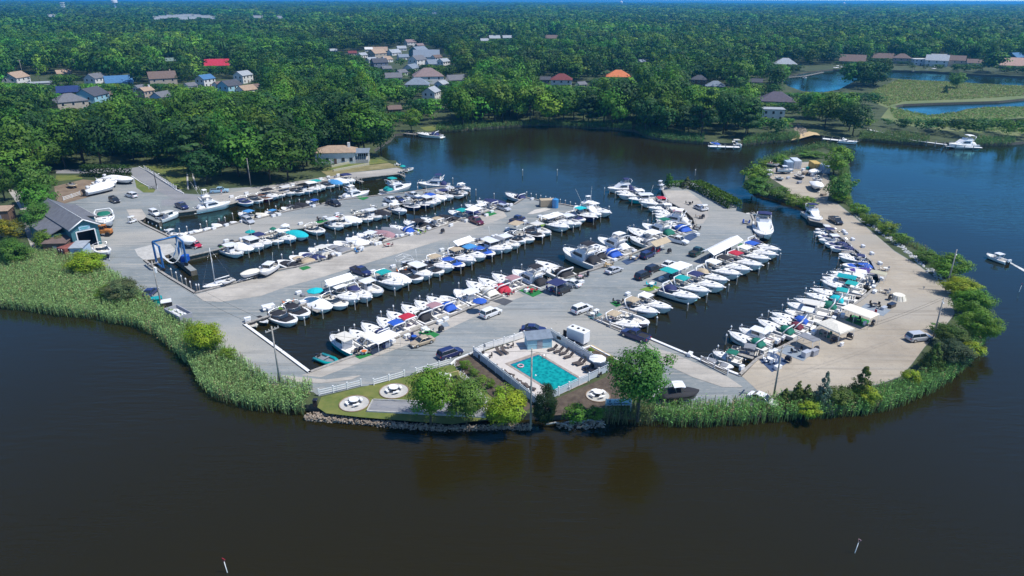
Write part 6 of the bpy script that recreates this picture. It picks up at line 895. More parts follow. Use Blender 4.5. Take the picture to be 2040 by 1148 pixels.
# ------------------------------------------------------------------ far docks, walkway, markers, towers
def dock(pts, w_, label, m='whitepaint', z=1.0):
    pw = W2(P(pts), z); o = thing('dock', label, 'dock'); b = MB(); c = MB()
    for p, q in zip(pw, pw[1:]):
        d = q - p; M = Matrix.Translation((p.x, p.y, 0)) @ Matrix.Rotation(math.atan2(d.y, d.x), 4, 'Z'); b.box(-.2, d.length + .2, -w_ / 2, w_ / 2, z - .15, z, M=M)
        for k in range(int(d.length / 3.5) + 1): [c.box(k * 3.5 - .12, k * 3.5 + .12, s_ * w_ / 2 - .1, s_ * w_ / 2 + .1, -1.5, z + .9, M=M) for s_ in (1, -1)]
    b.build('planks', m, o); c.build('post', 'greywood', o)
dock("800,265 835,268 880,270", 1.6, "grey dock with the cruiser below the wooded lagoon lawn", 'greywood'); dock("1412,291 1472,293", 3, "white dock between the lagoon reeds with two boats"); dock("1640,276 1705,283", 3, "white dock beside the little beach"); dock("1730,258 1775,268 1800,276 1830,281 1885,288", 1.4, "zigzag white walkway across the marsh to the yacht", 'whitepaint', 1.7); dock("1885,291 1955,294", 2, "white dock beside the yacht at the walkway's end"); dock("1560,155 1600,152 1640,144", 1.6, "long grey dock along the far cove shore", 'greywood'); dock("1820,135 1819,142", 1.8, "short pale pier below the modern house across the cove", 'greywood'); dock("708,357 722,362", 1.0, "narrow plank dock off the stone bank", 'greywood'); dock("796,346 806,351", .9, "tiny plank dock at the stone tip", 'greywood'); dock("1508,432 1508,478", 1.2, "narrow dock beside the bow-on yacht", 'greywood'); dock("606,607 634,620", 1.0, "plank finger dock off the second pier beside the twin dark bowriders", 'greywood')
for bx_, tx_, y0, lb, col in ((453, 449, 1141, "slanting white stake with red triangle in the near water", 'red'), (1703, 1713, 1102, "thin stake with pale triangle in the near water", 'pink'), (2030, 2033, 582, "thin stake with red triangle near the moving boat", 'red')):
    p = G(bx_, y0, 0); o = thing('channel_marker', lb, 'channel marker', (p.x, p.y, 0)); lean = -.12 if bx_ == 453 else .12; b = MB(); b.tube([(0, 0, -1), (0, 0, 0), (lean, 0, 1.7)], .042, 6); b.build('stake', 'whitepaint', o); b = MB(); b.tube([(lean - .02, -.04, 1.65), (lean + .2, -.06, 1.95), (lean - .12, -.04, 2.2), (lean - .04, -.04, 1.6)], .035, 4); b.build('triangle', 'gel_' + col, o)
mat('towerwhite', (.75, .77, .78), .5)
def tower(x, y, h, lb, r=7):
    p = G(x, y); s_ = p.length; o = thing('water_tower', lb, 'water tower', (p.x, p.y, LZ)); b = MB(); n = 16; b.loft([[(q * math.cos(k * 2 * math.pi / n), q * math.sin(k * 2 * math.pi / n), z) for k in range(n)] for q, z in ((r * .45, h - r * 1.5), (r, h - r * 1.1), (r, h - r * .3), (r * .55, h + r * .1), (.2, h + r * .25))]); b.build('tank', 'towerwhite', o); b = MB(); b.cyl((0, 0), r * .32, 0, h - r * 1.4, 12, r2=r * .25); b.build('stem', 'towerwhite', o)
tower(233, 30, 56, "white water tower on the horizon above the shopping centre roofs", 11); tower(1237, 17, 52, "tiny white water tower on the middle horizon", 12); tower(1680, 17, 46, "tiny white water tower on the horizon over the far cove", 9)
p = G(131, 38); o = thing('radio_mast', "lattice radio mast with antenna platforms above the forest", 'mast', (p.x, p.y, LZ)); b = MB(); [b.tube([(math.cos(a) * 1.6, math.sin(a) * 1.6, 0), (math.cos(a) * .5, math.sin(a) * .5, 46)], .35, 4) for a in (0, 2.09, 4.19)]; b.build('mast', 'towerwhite', o); b = MB(); [b.rbox(-5, 5, -5, 5, z, z + 1.6, .5) for z in (34, 39, 45)]; b.build('antenna_platform', 'towerwhite', o)
# terraces below the waterside house
for s_, lb in (("655,327 705,319", "upper pale retaining wall of the terraced lawn"), ("660,334 716,322", "middle pale retaining wall of the terraced lawn"), ("664,342 735,329", "lowest pale retaining wall of the terraced lawn")):
    kerb(s_, lb, .8, 'cloth_khaki', .5)
for s_, lb in (("373,346 375,378", "stone edge of the narrow walkway by the lawn, lawn side"), ("383,346 392,378", "stone edge of the narrow walkway by the lawn, wood side")): kerb(s_, lb, .35, 'concrete', .5)

def keep_px(x0, x1, y, dy=2): KEEP.append((x0, x1, y, math.hypot(*G((x0 + x1) / 2, y - dy).xy)))
keep_px(1568, 1725, 184); keep_px(1730, 2045, 236); keep_px(1775, 2045, 224); keep_px(1735, 1830, 270); keep_px(1830, 1890, 284)

# a person by the pickup on the bank
def person(p, rz, label, shirt, shorts):
    o = thing('person', label, 'person', (p.x, p.y, LZ + .06), rz); J = [(0, 0, .92), (0, 0, 1.15), (0, 0, 1.38), (.01, 0, 1.5), (.02, 0, 1.6), (.03, 0, 1.72)]; R_ = [.13, .12, .14, .055, .085, .07]; E = [(0, 1), (1, 2), (2, 3), (3, 4), (4, 5)]
    for s_ in (1, -1):
        k = len(J); J += [(0, s_ * .1, .86), (.02, s_ * .12, .48), (-.02, s_ * .13, .08), (.1, s_ * .14, .04)]; R_ += [.09, .06, .042, .035]; E += [(0, k), (k, k + 1), (k + 1, k + 2), (k + 2, k + 3)]
        k = len(J); J += [(0, s_ * .19, 1.4), (.02, s_ * .26, 1.14), (.12, s_ * .25, .92), (.15, s_ * .24, .82)]; R_ += [.055, .042, .033, .028]; E += [(2, k), (k, k + 1), (k + 1, k + 2), (k + 2, k + 3)]
    me = bpy.data.meshes.new('body'); me.from_pydata(J, E, []); t = bpy.data.objects.new('tmp', me); COL.objects.link(t); t.modifiers.new('s', 'SKIN'); t.modifiers.new('u', 'SUBSURF').levels = 1
    for i, v in enumerate(me.skin_vertices[0].data): v.radius = (R_[i], R_[i])
    me.skin_vertices[0].data[0].use_root = True
    dg = bpy.context.evaluated_depsgraph_get(); m2 = bpy.data.meshes.new_from_object(t.evaluated_get(dg)); bpy.data.objects.remove(t); m2.materials.clear(); m2.materials.append(mat('skin', (.45, .27, .19), .6)); link('body', m2, o)
    def ring(a, b2, z, n=10): return [(a * math.cos(k * 6.283 / n), b2 * math.sin(k * 6.283 / n), z) for k in range(n)]
    b = MB(); b.loft([ring(.16, .2, .9), ring(.16, .2, 1.2), ring(.16, .23, 1.38), ring(.09, .12, 1.47)], smooth=True); b.build('shirt', shirt, o); b = MB(); b.loft([ring(.15, .22, .55), ring(.165, .21, .95)], smooth=True); b.build('shorts', shorts, o); b = MB(); b.loft([ring(.09, .08, 1.64), ring(.095, .085, 1.72), ring(.05, .045, 1.8)], smooth=True); b.build('hair', 'rubber', o)
person(G(442, 388), -1.6, "person in red shirt and white shorts standing beside the grey blue pickup", 'cloth_red', 'cloth_white')

for i, (x, y, m, lb, w_, h) in enumerate(((1600, 341, 'gel_white', "white crate on the storage yard track by the white container", .8, .8), (1609, 338, 'gel_teal', "teal crate beside the yellow container", .8, .9), (1603, 348, 'wood', "brown timber stack in the middle of the storage yard", 1.2, .8), (1592, 366, 'wall_grey', "grey box low in the storage yard", .9, .7), (1626, 376, 'gel_white', "white chest on the yard's gate side", 1.0, .9), (1618, 352, 'gel_silver', "silver box in front of the pale blue grey container", .8, .7), (1575, 344, 'wall_brown', "brown box behind the pale blue boat", .9, .9), (1570, 357, 'gel_silver', "pale box among skiffs in the yard", .8, .6), (1640, 390, 'wood', "timber pile beside the yard gate trees", 1.1, .6))): bin_(x, y, m, lb, w_, h)
# ------------------------------------------------------------------ vegetation
NR = np.random.default_rng(11)
def crown(seed, ncl, lpc, leaf, base, shape='round', cr=(.15, .25), cvar=.28, lo=0.0, gap=.0, up=.15):
    """unit crown (about 1 wide, 1 high): clumps of small leaf faces spread through the crown's volume"""
    g = np.random.default_rng(seed); d = g.normal(size=(ncl, 3)); d /= np.linalg.norm(d, axis=1)[:, None]; rad = g.uniform(.45, 1, ncl) ** .6
    if shape == 'cone':
        z = g.uniform(0.03, .97, ncl) ** 1.25; a = g.uniform(0, 6.283, ncl); q = (1 - z) * .46 * g.uniform(.6, 1.12, ncl); C = np.c_[q * np.cos(a), q * np.sin(a), z]; CR = g.uniform(.05, .10, ncl) * (1.5 - z)
    elif shape == 'egg':
        C = d * rad[:, None] * np.array([.42, .42, .44]) + [0, 0, .5]; k = 1.12 - .55 * np.clip(C[:, 2], 0, 1); C[:, :2] *= k[:, None]; CR = g.uniform(.09, .16, ncl)
    elif shape == 'pine':
        z = np.floor(g.uniform(0, 5, ncl)) / 5 + .1; a = g.uniform(0, 6.283, ncl); q = .42 * np.sqrt(g.uniform(.05, 1, ncl)) * (1 - .45 * z); C = np.c_[q * np.cos(a), q * np.sin(a), z + g.normal(0, .03, ncl)]; CR = g.uniform(.10, .17, ncl)
    else:
        C = d * rad[:, None] * np.array([.40, .40, .40]) + [0, 0, .52]; C[:, :2] *= (1 + .2 * g.normal(size=(ncl, 1))); C[:, :2] += g.normal(0, .03, 2) * (C[:, 2:] * 2); CR = g.uniform(cr[0], cr[1], ncl)
        C[:, 2] = np.maximum(C[:, 2], .12 + lo)
    n = ncl * lpc; ci = np.repeat(np.arange(ncl), lpc); e = g.normal(size=(n, 3)); e[:, 2] += up * 1.5; e /= np.linalg.norm(e, axis=1)[:, None]
    flat = np.array([1, 1, .8]) if shape != 'pine' else np.array([1, 1, .35])
    Pp = C[ci] + e * flat * (CR[ci] * g.uniform(.6, 1.08, n))[:, None]
    oc = Pp - [0, 0, .42]; oc /= np.linalg.norm(oc, axis=1)[:, None]; nn = e * .75 + oc * .6 + g.normal(size=(n, 3)) * .17 + [0, 0, .15]; nn /= np.linalg.norm(nn, axis=1)[:, None]
    t = np.cross(nn, g.normal(size=(n, 3))); t /= np.linalg.norm(t, axis=1)[:, None]; s = np.cross(nn, t); L = (leaf * g.uniform(.6, 1.35, n))[:, None]
    V = np.stack([Pp - t * L, Pp + s * L * .7, Pp + t * L, Pp - s * L * .7], 1).reshape(-1, 3); F = np.arange(n * 4).reshape(-1, 4)
    cv = g.uniform(1 - cvar, 1 + cvar, ncl)[ci] * g.uniform(.86, 1.14, n); hue = g.uniform(.85, 1.2, ncl)[ci]
    col = np.array(base)[None] * cv[:, None]; col[:, 0] *= hue
    return V, F, np.clip(col, 0, 1)
leafmat('leaf', rnd=.22); leafmat('leaf_plain', rnd=.0); mat('bark', (.07, .055, .042), .9, var=.3, scale=3)
def trunk_mesh(seed, limbs=5, top=.62, r=.022):
    g = random.Random(seed); b = MB(); b.tube([(0, 0, -.02), (g.uniform(-.02, .02), g.uniform(-.02, .02), top * .55), (g.uniform(-.04, .04), g.uniform(-.04, .04), top)], r, 7, 0, r * .45)
    for k in range(limbs): a = k * 6.283 / limbs + g.random(); z = top * g.uniform(.5, .95); b.tube([(0, 0, z * .9), (math.cos(a) * .12, math.sin(a) * .12, z + .1), (math.cos(a) * .25, math.sin(a) * .25, z + .2)], r * .5, 5, 0, r * .15)
    return b.mesh('trunk', ['bark'])
TRK = [trunk_mesh(i) for i in range(3)]
OAK, DEEP, LITE, YEL, BLU, PUR = (.060, .145, .016), (.030, .088, .020), (.098, .215, .022), (.17, .27, .018), (.10, .16, .11), (.04, .016, .03)
FC = [npmesh('crown', *crown(20 + i, 26, 60, .036, c, sh)[:2], ['leaf'], crown(20 + i, 26, 60, .036, c, sh)[2]) for i, (c, sh) in enumerate([(OAK, 'round'), (DEEP, 'round'), (LITE, 'round'), (OAK, 'round'), (DEEP, 'pine'), (DEEP, 'round'), (LITE, 'round'), (YEL, 'round'), (PUR, 'round'), (BLU, 'round')])]
def tree(name, label, cat, p, h, wd, crown_me, rz=0, group=None, lo=.28, tk=0):
    o = thing(name, label, cat, (p.x, p.y, LZ - .1), rz, group); link('trunk', TRK[tk], o, (0, 0, 0), 0, (h * .9, h * .9, h * .9)); link('crown', crown_me, o, (0, 0, h * lo), 0, (wd * (1 + .16 * math.sin(rz * 7)), wd * (1 - .16 * math.sin(rz * 7)), h * (1 - lo))); return o
def top_height(p, ytop):
    lo, hi = .3, 60
    for _ in range(30):
        m = (lo + hi) / 2
        if PX((p.x, p.y, LZ + m))[1] > ytop: lo = m
        else: hi = m
    return lo
NEARC = {}
def nearcrown(seed, c, shape, ncl, lpc, leaf):
    V, F, col = crown(seed, ncl, lpc, leaf, c, shape, (.10, .19), .3); return npmesh('crown', V, F, ['leaf_plain'], col)
MID = (.085, .19, .028); YG = (.135, .255, .024); BR = (.235, .34, .020); CED = (.085, .13, .022); SPR = (.14, .21, .15); BSH = (.12, .22, .028)
# x, y of the foot, y of the top, width in px, colour, shape, low edge of the crown, name, label
NT = [(858, 846, 729, 92, YG, 'round', .12, 'shade_tree', "yellow green tree leaning over the bocce court's middle"), (930, 845, 752, 84, MID, 'round', .15, 'shade_tree', "fresh green tree at the end of the bocce court"), (1006, 846, 770, 88, BR, 'round', .10, 'shade_tree', "bright yellow green tree hanging over the water before the pool"), (1087, 845, 762, 56, (.018, .042, .010), 'egg', .0, 'round_evergreen', "dense dark evergreen at the pool fence corner"), (1270, 836, 684, 116, MID, 'round', .24, 'shade_tree', "largest green tree of the shore, next to the anchor sign"),
 (1150, 842, 803, 46, (.08, .2, .02), 'round', 0, 'shrub', "bright green shrub on the driftwood bank below the pool"), (1183, 836, 808, 34, BSH, 'round', 0, 'shrub', "small green shrub beside the anchor sign"), (415, 702, 637, 74, BR, 'round', .08, 'shade_tree', "yellow green tree standing in the reeds by the road bend"), (455, 714, 690, 34, YG, 'round', 0, 'shrub', "little yellow green shrub between tree and road in the reeds"), (177, 545, 499, 66, BR, 'round', 0, 'shrub', "round bright yellow green bush beside the rust red container"), (212, 598, 566, 34, YG, 'round', 0, 'shrub', "green bush in the reeds near the dark nosed in car"), (252, 600, 554, 62, (.12, .15, .06), 'round', .05, 'shrub', "sparse grey green bush in the reeds near the dark car"), (236, 605, 585, 34, MID, 'round', 0, 'shrub', "low dark bush in the reeds between two others"),
 (22, 474, 434, 52, (.22, .22, .012), 'round', 0, 'shrub', "golden yellow bush by the dirt road"), (25, 525, 478, 72, MID, 'round', 0, 'shrub', "broad green bush above the reeds at the photo edge"), (100, 492, 455, 60, BSH, 'round', 0, 'shrub', "green bush beside the brown shed"), (90, 462, 398, 72, MID, 'round', .05, 'shade_tree', "green tree beside the workshop wall"), (82, 435, 352, 70, LITE, 'round', .1, 'shade_tree', "tall green tree between dirt road and workshop"), (78, 408, 318, 74, MID, 'round', .15, 'shade_tree', "green tree at the brown dirt yard's corner"), (40, 372, 280, 90, LITE, 'round', .1, 'shade_tree', "pale green tree crowding the dirt road's far end"), (10, 400, 320, 50, OAK, 'round', .1, 'shade_tree', "dark tree at the photo edge above the dirt road"), (55, 345, 265, 90, MID, 'round', .1, 'shade_tree', "tree above the boat yard's blue sign"), (98, 340, 262, 90, OAK, 'round', .1, 'shade_tree', "tree behind the back road of the boat yard"),
 (1332, 376, 344, 22, (.07, .17, .02), 'egg', 0, 'shrub', "upright green bush at the hedge topped pier's tip"), (1368, 374, 351, 30, (.09, .12, .03), 'cone', 0, 'shrub', "conical olive bush at the head of the hedge"), (1660, 350, 289, 66, YG, 'round', .05, 'shade_tree', "broad green tree at the back of the storage yard"), (1662, 400, 342, 60, MID, 'round', .02, 'shade_tree', "dark green tree beside the storage yard gate"), (1672, 404, 382, 34, BR, 'round', .1, 'shrub', "lime green bush at the storage yard gate"), (1555, 330, 306, 30, YG, 'round', 0, 'shrub', "yellow green bush behind the storage yard boats"), (1500, 378, 325, 56, YG, 'round', 0, 'shrub', "large bush at the storage yard's water corner"), (1512, 392, 352, 60, MID, 'round', 0, 'shrub', "spreading bush overhanging the channel at the storage yard"), (1552, 398, 370, 44, MID, 'round', 0, 'shrub', "dark bush on the channel side of the storage yard"), (1580, 412, 384, 44, BSH, 'round', 0, 'shrub', "green bush on the channel side nearest the flybridge yacht"), (1605, 418, 390, 36, YG, 'round', 0, 'shrub', "yellow green bush right above the flybridge yacht"), (1535, 330, 318, 40, BSH, 'round', 0, 'shrub', "low hedge bush at the storage yard's lagoon edge"), (1615, 314, 300, 50, BSH, 'round', 0, 'shrub', "scrubby bush line behind the containers"),
 (1710, 428, 404, 34, YG, 'round', 0, 'shrub', "first green shrub after the gate on the sandy bank"), (1735, 448, 424, 40, BSH, 'round', 0, 'shrub', "second shrub after the gate on the sandy bank"), (1762, 466, 440, 40, YG, 'round', 0, 'shrub', "third shrub after the gate on the sandy bank"), (1790, 485, 462, 36, BSH, 'round', 0, 'shrub', "fourth shrub after the gate on the sandy bank"), (1842, 522, 496, 44, MID, 'round', 0, 'shrub', "dark shrub at the first bend of the sandy bank"), (1882, 555, 505, 66, YG, 'round', .05, 'shade_tree', "tall shrub around the leaning lamp post"), (1912, 590, 552, 60, BR, 'round', 0, 'shrub', "bright green shrub below the leaning lamp post"), (1925, 628, 575, 66, YG, 'round', 0, 'shade_tree', "light green tree at the widest bend of the river bank"), (1940, 672, 612, 66, YG, 'round', 0, 'shade_tree', "light green tree lower on the widest river bend"), (1895, 690, 650, 60, CED, 'round', 0, 'cedar_tree', "dark cedar behind the utility pole"), (1872, 665, 645, 40, MID, 'round', 0, 'shrub', "dark shrub at the foot of the pole beside the silver suv"), (1855, 738, 680, 54, CED, 'cone', 0, 'cedar_tree', "pointed dark cedar beside the silver suv"), (1895, 725, 676, 70, (.055, .085, .035), 'round', 0, 'shrub', "grey green shrub mass at the river bend"), (1935, 710, 680, 44, BR, 'round', 0, 'shrub', "yellow green shrub at the waterline of the river bend"), (1812, 765, 735, 36, BR, 'round', 0, 'shrub', "yellow green bush in the reeds below the pointed cedar"),
 (1713, 795, 727, 58, CED, 'cone', 0, 'cedar_tree', "ragged pointed cedar on the sandy lot shore"), (1722, 800, 766, 50, BR, 'round', 0, 'shrub', "yellow green bush in front of the ragged cedar"), (1636, 808, 738, 50, SPR, 'cone', 0, 'spruce_tree', "blue green spruce between the cedars"), (1585, 806, 756, 44, CED, 'cone', 0, 'cedar_tree', "dark cedar next to the shore utility pole"), (1562, 804, 772, 40, CED, 'cone', 0, 'cedar_tree', "shorter cedar at the shore utility pole"), (1604, 808, 764, 40, CED, 'cone', 0, 'cedar_tree', "dark cedar touching the blue green spruce"), (1668, 806, 768, 54, CED, 'round', 0, 'cedar_tree', "bushy cedar beyond the blue green spruce"), (1610, 830, 800, 44, BR, 'round', 0, 'shrub', "bright bush rising from the reeds under the cedars"), (1690, 800, 775, 34, CED, 'round', 0, 'shrub', "dark bush between bushy cedar and ragged cedar"),
 (1740, 172, 122, 60, DEEP, 'round', 0, 'shade_tree', "big dark tree alone on the marsh by the far cove"), (1905, 176, 142, 36, BSH, 'round', .1, 'shade_tree', "airy green tree on the marsh point"), (1882, 186, 168, 14, DEEP, 'cone', 0, 'shrub', "small dark bush on the open marsh"), (1655, 120, 95, 28, (.2, .24, .07), 'round', 0, 'shade_tree', "pale yellow willow by the far cove shore"), (820, 262, 215, 36, YG, 'round', .1, 'shade_tree', "bright yellow green tree at the lagoon lawn"), (728, 310, 200, 96, LITE, 'round', .2, 'shade_tree', "tall light green tree on the lagoon point"), (760, 312, 225, 60, DEEP, 'round', .2, 'shade_tree', "dark tree at the tip of the lagoon point"), (700, 312, 215, 60, OAK, 'round', .25, 'shade_tree', "tree with bare trunks beside the waterside house"), (300, 148, 128, 60, PUR, 'round', 0, 'copper_beech', "wide dark purple beech behind the dormered house"), (400, 158, 136, 34, PUR, 'round', 0, 'copper_beech', "dark purple beech beside the bright crimson roof"), (322, 318, 300, 30, BR, 'round', 0, 'shrub', "small yellow green bush at the driveway fence end"),
 (925, 735, 715, 24, YG, 'round', 0, 'shrub', "yellow green shrub at the terrace corner"), (945, 748, 732, 20, BSH, 'round', 0, 'shrub', "first shrub in the pool garden bed"), (960, 760, 746, 20, YG, 'round', 0, 'shrub', "second shrub in the pool garden bed"), (978, 772, 754, 22, BSH, 'round', 0, 'shrub', "third shrub in the pool garden bed"), (995, 785, 768, 20, YG, 'round', 0, 'shrub', "fourth shrub in the pool garden bed"), (1178, 705, 692, 14, YG, 'round', .2, 'shrub', "young sapling on the sand strip beside the trailer"), (1215, 722, 708, 14, YG, 'round', .2, 'shrub', "young sapling at the lower end of the sand strip"), (1168, 712, 703, 12, BSH, 'round', 0, 'shrub', "low shrub in the bed behind the loungers")]
for i, (x, y, yt, wp, c, sh, lo, nm, lb) in enumerate(NT):
    p = G(x, y); h = top_height(p, yt); f = (p - Vector((0, 0, CAMH))).dot(_f0); wm = wp * f / FPX * 1.12
    big = wp > 55 and f < 190; key = (c, sh, big, i % 3) if not (big and i < 8) else i
    if key not in NEARC: NEARC[key] = nearcrown(100 + i, c, sh, (80 if big else 40) if sh != 'cone' else 90, (120 if big else 60) if sh != 'cone' else 34, (.019 if big else .03) if sh != 'cone' else .026)
    tree(nm, lb, {'shrub': 'shrub'}.get(nm, 'tree'), p, h, wm, NEARC[key], i * 1.3, None, lo, i % 3)
# clipped hedges
def hedge(s_, w_, h, label, seed=1, c=MID):
    pw = W2(P(s_)); g = np.random.default_rng(seed); Vs = []; 
    for p, q in zip(pw, pw[1:]):
        d = q - p; L = d.length; n = int(L * w_ * 26 + L * h * 30); t = g.uniform(0, 1, n); s2 = g.uniform(-.5, .5, n) * w_; z = np.where(g.random(n) < .5, h * g.uniform(.9, 1.1, n), g.uniform(0, h, n)); s2 = np.where(z < h * .88, np.sign(s2) * w_ * g.uniform(.42, .55, n), s2); nx, ny = -d.y / L, d.x / L
        Vs.append(np.c_[p.x + d.x * t + nx * s2, p.y + d.y * t + ny * s2, LZ + z])
    C = np.concatenate(Vs); n = len(C); nn = g.normal(size=(n, 3)) + [0, 0, .8]; nn /= np.linalg.norm(nn, axis=1)[:, None]; t = np.cross(nn, g.normal(size=(n, 3))); t /= np.linalg.norm(t, axis=1)[:, None]; s2 = np.cross(nn, t); L_ = g.uniform(.14, .3, (n, 1))
    V = np.stack([C - t * L_, C + s2 * L_, C + t * L_, C - s2 * L_], 1).reshape(-1, 3); cl = np.array(c)[None] * g.uniform(.6, 1.4, (n, 1)); tag(link('hedge', npmesh('hedge', V, np.arange(n * 4).reshape(-1, 4), ['leaf_plain'], cl)), label, 'hedge')
hedge("168,350 258,352", 4, 3.6, "tall clipped hedge behind the wrapped boats in the yard", 2, (.04, .10, .02)); hedge("1384,374 1402,382 1432,398 1464,416", 4.2, 2.4, "long green hedge along the outer edge of the hedge topped pier", 3, (.075, .15, .012)); hedge("1340,372 1362,370", 2.5, 1.6, "low hedge between the pier tip bush and the conical bush", 4, BSH)
# reeds
def reeds(s_, label, seed, h=(1.7, 2.7), den=9.0, c=(.31, .50, .17), tanp=.10, leaf=.14):
    poly = np.array([(p.x, p.y) for p in W2(P(s_), .0)]); g = np.random.default_rng(seed); lo, hi = poly.min(0), poly.max(0); n = int((hi - lo).prod() * den); C = g.uniform(lo, hi, (n, 2)); C = C[pip(C, poly)]; n = len(C)
    patch = np.sin(C[:, 0] * .35 + seed + 2 * np.sin(C[:, 1] * .21)) * np.cos(C[:, 1] * .4 + np.sin(C[:, 0] * .3)) * .5 + np.sin(C[:, 0] * .11 + C[:, 1] * .17) * .5
    H = g.uniform(h[0], h[1], n) * (1 + .06 * patch); a = g.uniform(0, 6.283, n); le = g.uniform(.05, .45, n); ba = g.uniform(0, 6.283, n)
    B = np.c_[C, np.full(n, .05)]; T = np.c_[C[:, 0] + np.cos(a) * le, C[:, 1] + np.sin(a) * le, H + .4]; wv = np.c_[np.cos(ba), np.sin(ba), np.zeros(n)] * .04
    V1 = np.stack([B - wv, B + wv, T + wv, T - wv], 1).reshape(-1, 3); tint = (1 + .16 * patch[:, None]) * g.uniform(.8, 1.2, (n, 1)); base = np.array(c)[None] * tint; tan = g.random(n) < tanp * (1 + patch); base[tan] = np.array((.40, .33, .17)) * g.uniform(.7, 1.2, (tan.sum(), 1)); low = np.array((.24, .19, .10))[None] * g.uniform(.6, 1.2, (n, 1))
    Vs, Cs = [V1], [low * .45 + base * .5]
    for k in range(7):
        z = g.uniform(.38, 1.02, (n, 1)); Q = B + (T - B) * z + g.normal(0, .16, (n, 3)) * [1, 1, .5]; nn = g.normal(size=(n, 3)) * .6 + [.1, 0, .85]; nn /= np.linalg.norm(nn, axis=1)[:, None]; t = np.cross(nn, g.normal(size=(n, 3))); t /= np.linalg.norm(t, axis=1)[:, None]; s2 = np.cross(nn, t); L = leaf * g.uniform(.7, 1.5, (n, 1))
        Vs.append(np.stack([Q - t * L, Q + s2 * L * .35, Q + t * L, Q - s2 * L * .35], 1).reshape(-1, 3)); Cs.append(base * g.uniform(.8, 1.2, (n, 1)))
    V = np.concatenate(Vs); kind(link('reeds', npmesh('reeds', V, np.arange(len(V)).reshape(-1, 4), ['leaf_plain'], np.clip(np.concatenate(Cs), 0, 1))), 'stuff', label)
def pip(C, poly):
    x, y = C[:, 0], C[:, 1]; ins = np.zeros(len(C), bool); px, py = poly[:, 0], poly[:, 1]; j = len(poly) - 1
    for i in range(len(poly)):
        cnd = ((py[i] > y) != (py[j] > y)); 
        with np.errstate(divide='ignore', invalid='ignore'): xi = (px[j] - px[i]) * (y - py[i]) / (py[j] - py[i]) + px[i]
        ins ^= cnd & (x < xi); j = i
    return ins
reeds("-120,612 0,616 60,622 120,632 185,636 215,644 270,654 310,672 345,704 380,734 395,770 430,799 500,819 560,826 605,830 612,812 628,790 619,778 579,776 542,770 506,748 469,717 430,695 380,656 335,634 300,612 283,596 240,562 205,545 140,522 127,516 57,512 -120,520", "tall green reed bed between the open water and the marina road", 5)
reeds("1300,852 1400,854 1480,850 1560,842 1640,836 1720,830 1780,819 1840,794 1890,769 1930,731 1955,704 1966,664 1950,660 1930,690 1900,722 1850,750 1800,776 1750,786 1690,796 1620,805 1560,808 1500,812 1400,820 1340,824 1300,826", "green reed fringe below the cedars and the sandy lot", 6, c=(.20, .42, .10))
reeds("1196,846 1260,849 1300,852 1300,826 1250,818 1205,826", "shaded reeds under the largest shore tree", 7, c=(.13, .22, .07))
reeds("1702,424 1750,455 1800,487 1850,509 1846,516 1796,494 1746,462 1698,431", "reeds and scrub strip along the sandy bank's river side", 8, (1.2, 2.2), c=(.2, .36, .07), tanp=.15)
reeds("1668,404 1700,426 1692,400 1694,380 1690,345 1684,306 1672,320 1670,360", "reeds on the river side of the storage yard", 9, (1.2, 2.4), c=(.18, .34, .08))
for i, (s_, lb) in enumerate((("868,266 920,263 1000,257 1000,248 930,250 875,252", "reeds along the lagoon lawn's shore"), ("1150,257 1200,259 1258,263 1258,253 1200,248 1150,249", "reeds on the middle lagoon shore"), ("1266,265 1290,277 1340,285 1400,289 1402,276 1350,268 1300,260 1270,254", "reeds beside the lagoon dock with two boats"), ("1480,293 1520,288 1592,283 1590,271 1520,274 1482,280", "reeds between the lagoon dock and the little beach"), ("1710,284 1720,282 1790,288 1850,291 1850,279 1790,272 1712,270", "reeds below the zigzag walkway"), ("1940,293 2020,291 2022,281 1945,281", "reeds beyond the white yacht"), ("1002,257 1080,252 1150,257 1150,251 1080,247 1002,250", "thin reeds on the far lagoon shore"), ("1505,330 1560,312 1640,293 1684,304 1676,314 1640,300 1565,320 1512,338", "scrub reeds at the storage yard's lagoon edge"))): reeds(s_, lb, 20 + i, (1.8, 2.8), 2.5, (.10, .22, .06), .05, .28)
for i, (s_, lb) in enumerate((("1730,190 1760,174 1790,162 1880,166 1960,171 2040,175 2080,175 2080,192 2040,195 1920,202 1800,206 1770,216 1740,205", "tan and green marsh grass between cove and creek"), ("1770,218 1790,221 1850,234 1905,228 1960,218 2080,216 2080,235 1988,241 2010,251 2080,256 2080,268 1960,266 1850,256 1780,240", "marsh grass between creek and lagoon"))): reeds(s_, lb, 40 + i, (.7, 1.4), 1.4, (.22, .33, .09), .16, .5)
